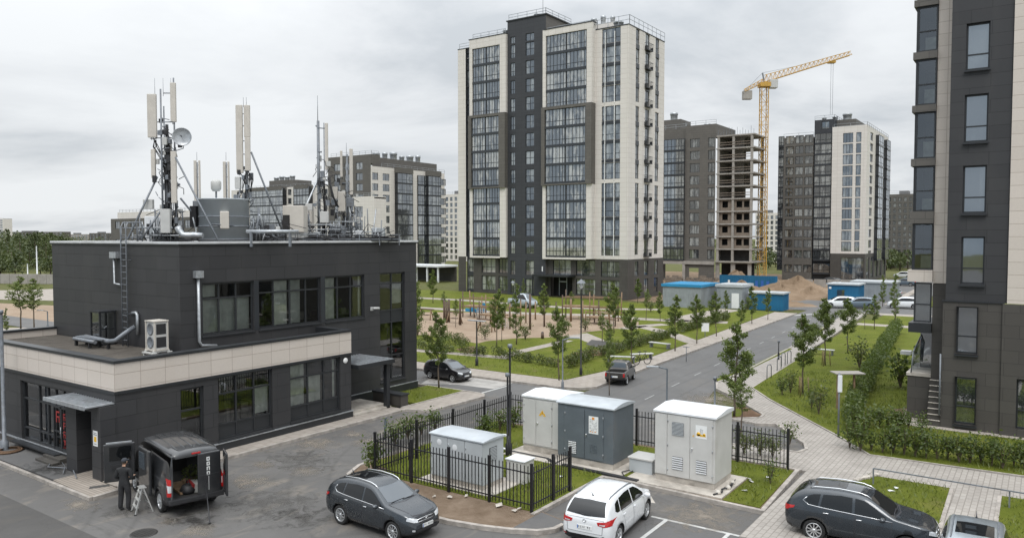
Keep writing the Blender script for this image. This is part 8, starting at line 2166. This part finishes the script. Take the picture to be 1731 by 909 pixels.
MB().box(.9, 2.6, -1.0, .6, zt - .3, zt + 1.5).build('operator_cab', M_GREYBOX, cn, bevel=.08); MB().box(2.602, 2.63, -.9, .5, zt + .3, zt + 1.3).build('cab_window', M_CARGL, cn)
MB().bar((0, 0, zt + 1), (-.4, 0, zt + 3.0), .25).bar((-.4, 0, zt + 3.0), root.lerp(tip, .45) + Vector((0, 0, 1.1)), .05).bar((-.4, 0, zt + 3.0), tail, .06).build('tie_bars', M_STEEL, cn)
hx = root.lerp(tip, .79); MB().box(hx.x - .9, hx.x + .5, -.6, .6, hx.z - .5, hx.z - .1).build('trolley', M_YELLOW, cn)
MB().bar((hx.x - .3, 0, hx.z - .5), (hx.x - .3, 0, kz(196)), .05).bar((hx.x + .15, 0, hx.z - .5), (hx.x + .15, 0, kz(196)), .05).build('hoist_rope', M_STEEL, cn)
MB().box(-2, 2, -2, 2, 0, .8).build('footing', M_CONCB, cn)
# ---------------------------------------------------------------- building site: cabins, hoardings, heaps
M_CORR = plain('cabin_sheet', (.30, .325, .345), .5, .2, var=.12, scale=1., dirt=.3)
def shed(name, label, x0, x1, y0, y1, h, wall_m, roof_m, cat='cabin', roofh=.35, ribs=True, door=False):
    t_ = thing(name, (x0, y0, 0), label, cat); w, d = x1 - x0, y1 - y0
    mb = MB().box(0, w, 0, d, 0, h)
    if ribs:
        for i in range(int(w / .35)): mb.box(.1 + i * .35, .2 + i * .35, -.04, 0, .1, h - .05)
        for i in range(int(d / .35)): mb.box(w, w + .04, .1 + i * .35, .2 + i * .35, .1, h - .05)
    mb.build('cabin_wall', wall_m, t_); MB().box(-.15, w + .15, -.2, d + .15, h + .002, h + roofh).build('cabin_roof', roof_m, t_)
    if door: MB().box(w * .6, w * .6 + 1., -.07, -.042, .1, 2.1).build('door', M_PLATE, t_)
    return t_
a, b = P(1116, 521), P(1194, 521); hS = 2.75
shed('site_cabin', 'long grey corrugated site cabin with bright blue roof by the park', a[0] - .3, b[0], 97.0, 103.5, 2.9, M_CORR, M_BLUER)
shed('site_cabin', 'shorter light grey site cabin right of the blue roofed one', b[0] + 1.0, P(1259, 521)[0] + .2, 100.2, 104.5, 2.9, M_CORR, M_CABG, door=True)
shed('site_container', 'blue open sided site container with pale roof at the road', P(1259, 523)[0] + .4, P(1316, 525)[0] + .6, 101.0, 103.8, 2.15, M_BLUE, M_CABG, roofh=.2)
kx = shed('site_kiosk', 'blue kiosk with white roof at the far junction', -26.2, -22.0, 118.5, 122.5, 2.6, M_BLUE, M_CABG, roofh=.2)
MB().box(1.3, 2.3, -.09, -.045, .9, 1.9).build('window', M_GLF, kx); MB().box(.15, .5, -.09, -.045, 2.0, 2.3).build('sign', M_PLATE, kx)
shl = shed('site_shelter', 'grey flat roofed shelter behind the blue kiosk', -24.5, -18.5, 126, 131, 2.6, M_CORR, M_CABG, roofh=.25)
bf = thing('site_hoarding', (-49.5, 138, 0), 'tall blue hoarding fence in front of the crane', 'fence')
mb = MB().box(0, 10.5, 0, .1, 0, 2.6)
for i in range(26): mb.box(.1 + i * .4, .2 + i * .4, -.05, 0, 0, 2.6)
mb.build('sheet_panel', M_BLUE, bf)
mb = MB(); q = random.Random(5)
for x in (3.2, 4.4, 6.6, 7.6, 8.6): mb.box(x, x + .5, -.07, -.055, .5, 1.3 + q.random() * .5)
mb.build('notice_patch', M_BLUEINK, bf); MB().box(1.6, 2.0, -.07, -.055, .9, 1.7).build('paper_notice', M_PLATE, bf)
gf = thing('concrete_fence', (-38.8, 144, 0), 'weathered grey concrete panel fence right of the blue hoarding', 'fence')
for i in range(6): MB().box(i * 2.1, i * 2.1 + 2.05, i * .8, i * .8 + .12, 0, 1.9).build('panel', M_CONCB, gf)
lf = thing('concrete_fence', (*P(-120, 478), 0), 'long low grey concrete fence in front of the forest', 'fence')
a = Vector(P(-120, 478)); b = Vector(P(95, 480)); d = b - a
for i in range(14): p, r_ = d * i / 14, d * (i + .97) / 14; MB().bar((p.x, p.y, 1.0), (r_.x, r_.y, 1.0), .15, 2.0).build('panel', M_CONCB, lf)
def heap(label, x, y, rx_, ry_, h, seed, mat=M_HEAP):
    q = random.Random(seed); t_ = thing('sand_heap', (x, y, 0), label, 'sand heap'); n, m = 28, 12; vs = []; fs = []; ph = [q.random() * 6.28 for _ in range(6)]
    for i in range(m + 1):
        r_ = i / m
        for j in range(n):
            a = 2 * math.pi * j / n; w = 1 + .16 * math.sin(2 * a + ph[0]) + .09 * math.sin(5 * a + ph[1])
            z = h * (1 - r_) ** 1.15 * (1 + .16 * math.sin(3 * a + ph[2] + r_ * 5)) + (q.gauss(0, .13) * h * .4 if 0 < i < m else 0)
            vs.append((rx_ * r_ * w * math.cos(a), ry_ * r_ * w * math.sin(a), max(0, z) - (.05 if i == m else 0)))
    for i in range(m):
        for j in range(n): fs.append([i * n + j, (i + 1) * n + j, (i + 1) * n + (j + 1) % n, i * n + (j + 1) % n])
    MB().add(vs, fs, 0, True).build('heap_body', mat, t_)
heap('steep sand heap just behind the blue container', -39.0, 119, 5.5, 4.5, 2.5, 1); heap('broad sand heap right of the steep one', -34.0, 122.5, 6, 5, 2.1, 2); heap('tallest sandy heap before the concrete fence', -34.5, 134, 7.5, 5, 2.7, 3); heap('flat spread of sand and rubble at the roadside', -31.0, 110, 4.5, 3.2, 1.0, 4); heap('wide low sand heap nearest the blue kiosk', -30.0, 124, 4.5, 4, 1.7, 8); heap('low sand ridge behind the blue hoarding', -48, 143, 7, 4, 2.9, 5)
q = random.Random(6); mb = MB()
for i in range(120):
    px_, py_ = q.uniform(1120, 1225), q.uniform(473, 484); x, y = P(px_, py_); s_ = q.uniform(.15, .7); mb.box(x, x + s_ * q.uniform(.5, 3), y, y + s_, 0, s_ * q.uniform(.5, 2.2))
o = mb.build('building_material', M_AERATED); o['kind'] = 'stuff'
mb = MB()
for i in range(120):
    px_, py_ = q.uniform(1285, 1550), q.uniform(472, 500); x, y = P(px_, py_); s_ = q.uniform(.1, .4); mb.box(x, x + s_ * q.uniform(.5, 4), y, y + s_, 0, s_ * q.uniform(.3, 1.2))
o = mb.build('site_debris', M_CONC); o['kind'] = 'stuff'
cw = thing('covered_walkway', (*P(655, 474), 0), 'white flat roofed pavilion left of the tallest tower', 'pavilion')
x1 = P(757, 470)[0] - P(655, 474)[0]
MB().box(-2, 15, 0, 6, 3.2, 3.6).build('pavilion_roof', M_CABTOP, cw)
for i in range(6): MB().box(-1 + i * 3, -.7 + i * 3, .3, .6, 0, 3.2).build('column', M_CABTOP, cw)
MB().box(-2, 15, 5.4, 5.6, 0, 3.19).build('rear_wall', M_BROWN, cw)
# ---------------------------------------------------------------- playground
def post(label, p, top, r=.10, mat=None, grp=None, z=.14):
    x, y = P(*p, z); D = -x * sy_ + y * cy_; h = (p[1] - top) / 1296 * D
    t_ = thing('timber_post', (x, y, z), label, 'post', grp); MB().tube((0, 0, 0), (0, 0, h), r, r * .9, n=8).build('post_shaft', mat or M_DWOOD, t_); MB().lathe([(r * .9, 0), (r * .5, .08), (0, .1)], 8, (0, 0, h)).build('post_cap', M_PLASTIC, t_); return t_
for p, tp in (((751, 543), 507), ((756, 545), 507), ((759, 544), 508), ((778, 549), 505), ((896, 557), 498), ((920, 553), 519), ((921, 519 + 34), 521)): pass
for p, tp in (((751, 543), 507), ((755, 545), 510), ((759, 544), 507), ((778, 549), 505)): post('tall dark timber post standing in the play sand on the left', p, tp, .13, grp='dark play posts on the left')
post('tall dark timber post alone in the middle of the play sand', (896, 557), 497, .12); post('dark timber post right of the lone tall one', (889, 546), 509, .08, M_WOOD); post('brown timber post by the climbing frame', (965, 543), 505, .14, M_WOOD); post('short dark timber post by the path corner', (917, 572), 562, .15)
post('leaning dark timber post before the tower entrance', (920, 552), 517, .10)
for p_, t_p in (((830, 546), 508), ((838, 541), 505), ((850, 558), 520), ((862, 546), 512), ((880, 538), 505), ((905, 540), 510), ((940, 541), 511), ((985, 545), 508), ((1012, 542), 509), ((1030, 551), 515)): post('timber post standing among the climbing frames in the play sand', p_, t_p, .09, M_WOOD if p_[0] % 4 else M_DWOOD, 'posts among the climbing frames')
def play_tower(label, p, w, h, seed):
    q = random.Random(seed); x, y = P(*p, .14); t_ = thing('climbing_frame', (x, y, .14), label, 'climbing frame', rz=q.uniform(-.3, .3))
    for sx in (-w / 2, 0, w / 2):
        for s2 in (-.8, .8): MB().tube((sx, s2, 0), (sx + q.gauss(0, .06), s2, h * q.uniform(.85, 1.1)), .07, n=7).build('post', M_WOOD if q.random() < .6 else M_DWOOD, t_)
    for z in (h * .45, h * .8):
        MB().bar((-w / 2, -.8, z), (w / 2, -.8, z), .1).bar((-w / 2, .8, z), (w / 2, .8, z), .1).build('beam', M_WOOD, t_)
    MB().box(-w / 2, w * .1, -.8, .8, h * .44, h * .49).build('platform', M_WOOD, t_)
    mb = MB()
    for i in range(5): mb.bar((w * .12 + i * w * .08, -.8, 0), (w * .12 + i * w * .08, -.8, h * .45), .04)
    for i in range(4): mb.bar((w * .12, -.8, h * .1 * (i + 1)), (w / 2, -.8, h * .1 * (i + 1)), .04)
    mb.build('climbing_net', M_RADOME, t_); return t_
play_tower('large wooden climbing frame at the right side of the play sand', (1000, 540), 6.5, 3.2, 2); play_tower('wooden climbing frame behind the slim trees', (845, 552), 4.5, 2.6, 3); play_tower('low wooden frame under the right climbing frame', (1022, 548), 4, 1.6, 4); play_tower('wooden swing frame by the blue spring rockers', (808, 536), 3.2, 2.8, 5)
for i, (p, lb) in enumerate((((805, 533), 'blue panel rocker left of the two blue ones'), ((814, 533), 'blue spring rocker, right one near the swing frame'), ((795, 532), 'narrow blue play panel in the sand'))):
    t_ = thing('play_rocker', (*P(*p, .14), .14), lb, 'play rocker'); MB().path([(0, 0, 0), (.1, 0, .2), (-.1, 0, .4)], .08).build('spring', M_STEEL, t_); MB().prism([(-.7, -.1), (.7, -.1), (.7, .1), (-.7, .1)], .4, .75).box(.2, .6, -.1, .1, .751, 1.5 if i == 1 else 1.15).build('rocker_body', M_BLUER, t_)
for p, lb in (((822, 560), 'wooden play horse in the middle of the sand'), ((720, 540), 'dark balance frame at the left of the sand'), ((768, 546), 'low seesaw by the dark posts')):
    t_ = thing('balance_beam', (*P(*p, .14), .14), lb, 'play equipment')
    for s_ in (-.9, .9): MB().tube((s_, -.3, 0), (s_ * .8, 0, 1.2), .06).tube((s_, .3, 0), (s_ * .8, 0, 1.2), .06).build('leg', M_WOOD, t_)
    MB().bar((-1.2, 0, 1.2), (1.2, 0, 1.2), .12).build('beam', M_DWOOD, t_); MB().box(-.4, .4, -.2, .2, .5, .58).build('seat', M_DWOOD, t_)
def bench(label, p, rz, w=1.6, mat=None):
    t_ = thing('bench', (*P(*p, .13), .13), label, 'bench', rz=rz)
    MB().box(-w / 2, w / 2, -.22, .22, .40, .46).build('seat', mat or M_GREYBOX, t_)
    for s_ in (-w / 2 + .15, w / 2 - .15): MB().box(s_ - .04, s_ + .04, -.2, .24, 0, .4).build('leg', M_STEEL, t_)
bench('pale bench slab on the lawn just past the parked pickup', (1050, 612), R(20), 2.2); bench('pale bench beside the bicycle stand on the road pavement', (1085, 607), R(50), 1.8); bench('pale bench on the lawn between roadside trees', (1115, 588), R(-10), 2.0); bench('light bench on the far right lawn behind the second tree', (1388, 599), R(0), 2.0)
bk = thing('bicycle', (*P(1085, 616, .12), .12), 'dark bicycle leaning by the bench on the road pavement', 'bicycle', rz=R(60))
for s_ in (-.5, .5): MB().lathe([(.30, -.02), (.34, -.02), (.34, .02), (.30, .02), (.30, -.02)], 20, (s_, 0, .34), 'y').build('wheel', M_TYRE, bk)
MB().path([(-.5, 0, .34), (-.1, 0, .34), (.3, 0, .8), (-.2, 0, .8), (-.1, 0, .34)], .025).path([(-.5, 0, .34), (-.2, 0, .8), (-.22, 0, .95)], .02).path([(.5, 0, .34), (.3, 0, .8), (.28, 0, 1.0)], .02).build('frame', M_INK, bk)
MB().box(-.35, -.1, -.07, .07, .95, 1.0).build('saddle', M_INK, bk); MB().bar((.28, -.25, 1.0), (.28, .25, 1.0), .03).build('handlebar', M_INK, bk)
for i, (x_, y_) in enumerate(((1300, 640), (1317, 625), (1334, 614), (1324, 618))):
    t_ = thing('bicycle_stand', (*P(x_, y_, .12), .12), 'thin dark hoop stand on the edge of the right brick path', 'bicycle stand', 'hoop stands on the right path', rz=R(80))
    MB().path([(-.3, 0, 0), (-.3, 0, .8), (-.2, 0, .95), (.2, 0, .95), (.3, 0, .8), (.3, 0, 0)], .03).build('hoop', M_STEEL, t_)
# ---------------------------------------------------------------- lamps, posts and signs
def lamp(label, p, top, head, r=.05, z=.12, mat=None, rz=0.):
    x, y = P(*p, z); D = -x * sy_ + y * cy_; h = (p[1] - top) / 1296 * D
    t_ = thing('street_lamp', (x, y, z), label, 'street lamp', rz=rz); m_ = mat or M_STEEL
    MB().lathe([(r * 1.9, 0), (r * 1.9, .5), (r, .55), (r * .8, h)], 10).build('pole', m_, t_)
    if head == 'flat': MB().box(-.75, .75, -.15, .15, h, h + .07).build('lamp_head', M_GALV, t_, bevel=.02)
    elif head == 'arm': MB().path([(0, 0, h - .05), (0, 0, h), (-.5, 0, h + .12)], .035).build('arm', m_, t_); MB().box(-1.05, -.45, -.09, .09, h + .08, h + .16).build('lamp_head', M_GALV, t_, bevel=.02)
    elif head == 'lantern': MB().lathe([(.06, h - .5), (.16, h - .35), (.14, h - .12)], 12).build('lamp_glass', M_LAMPW, t_); MB().lathe([(.3, h - .12), (.26, h - .05), (.06, h + .1), (0, h + .16)], 14).build('lamp_hood', M_STEEL, t_)
    elif head == 'small': MB().lathe([(0, h - .02), (.1, h - .02), (.1, h + .14), (0, h + .16)], 12).build('lamp_head', M_STEEL, t_)
    return t_
lamp('dark lamp post with flat twin head on the lawn behind the black hatchback', (806, 618), 542, 'flat', .06, mat=M_FENCE)
lamp('tall dark lantern lamp post at the park corner hedge', (982, 634), 474, 'lantern', .055, mat=M_FENCE)
lamp('slim lamp post on the cross street pavement in front of the bushy tree', (951, 659), 573, 'arm', .045, rz=YAW + R(180))
lamp('black lamp post inside the back railings, left of the close pair', (858, 769), 633, 'small', .05, mat=M_FENCE); lamp('taller black lamp post inside the back railings, right of the close pair', (862, 769), 584, 'small', .05, mat=M_FENCE)
lamp('grey lamp post with sideways arm behind the dark slate cabinet', (1127, 716), 622, 'arm', .045, mat=M_CABD, rz=YAW)
lamp('short lamp post with white head behind the largest pale cabinet', (1208, 700), 640, 'small', .05, mat=M_STEEL); 
lamp('steel lamp post at the left picture edge before the shop', (8, 763), 526, 'small', .085, z=.0, mat=M_STEEL)
lamp('short bent lamp in the sandy field left of the dark building', (81, 558), 526, 'arm', .06, z=0, mat=M_CABD, rz=YAW)
lamp('tall pale lamp mast in front of the forest', (63, 470), 416, 'small', .15, z=0, mat=M_CABTOP); lamp('thin pale mast left of the tall one at the forest', (47, 468), 446, 'small', .13, z=0, mat=M_CABTOP)
lamp('thin grey lamp standing before the tower entrance', (1300 - 433, 520), 476, 'lantern', .05, mat=M_FENCE)
lamp('thin pole at the end of the brick path strip by the road', (1316, 607), 578, 'small', .04, mat=M_FENCE)
ip = thing('information_post', (*P(1417, 738, .13), .13), 'grey post carrying a pale box by the brick path bend', 'post', rz=YAW)
MB().tube((0, 0, 0), (0, 0, 3.05), .045).build('pole', M_STEEL, ip); MB().box(-.10, .10, -.12, -.046, 2.15, 2.95).build('display_box', M_CABTOP, ip, bevel=.02)
sg = thing('sign_board', (*P(1420, 690, .13), .13), 'pale tabletop like board on two posts on the right hand lawn', 'sign board', rz=YAW)
MB().box(-.4, 1.2, -.4, .5, 1.95, 2.01).build('board', M_CONCB, sg, bevel=.01)
for x in (-.15, .75): MB().box(x - .05, x + .05, -.05, .05, 0, 1.95).build('post', M_WOOD, sg)
wb = thing('pole_base', (*P(14, 766), 0.1), 'heap of rusty wire at the foot of the left edge lamp post', 'wire coil')
MB().lathe([(.55, 0), (.6, .05), (.5, .09), (.42, .05)], 20).lathe([(.4, .02), (.45, .09), (.35, .11)], 18, (.05, .02, 0)).build('coil', M_MULCH, wb)
wr = thing('fallen_frame', (*P(118, 796, .12), .125), 'pale thin metal frame lying on the pavement before the shop window', 'metal frame')
MB().path([(-2.2, .35, .03), (-1.2, -.3, .04), (-.2, .2, .03), (.6, -.1, .05), (1.3, -.35, .03)], .022).path([(-1.6, .4, .04), (-.6, .1, .06), (.2, -.35, .03)], .015).build('tube_frame', M_STEEL, wr)
ss = thing('notice_board', (*P(1192, 569, .13), .13), 'small white notice board among the roadside trees', 'sign', rz=YAW)
MB().box(-.35, .35, -.03, .03, .5, 1.3).build('board', M_PLATE, ss); MB().box(-.03, .03, .031, .08, 0, .9).build('post', M_STEEL, ss)
bn = thing('waste_bin', (*P(1160, 611, .12), .12), 'thin grey signpost stub at the kerb left of the roadside trees', 'post'); MB().tube((0, 0, 0), (0, 0, 1.1), .03).box(-.25, .25, -.05, .05, 1.1, 1.14).build('post_shaft', M_STEEL, bn)
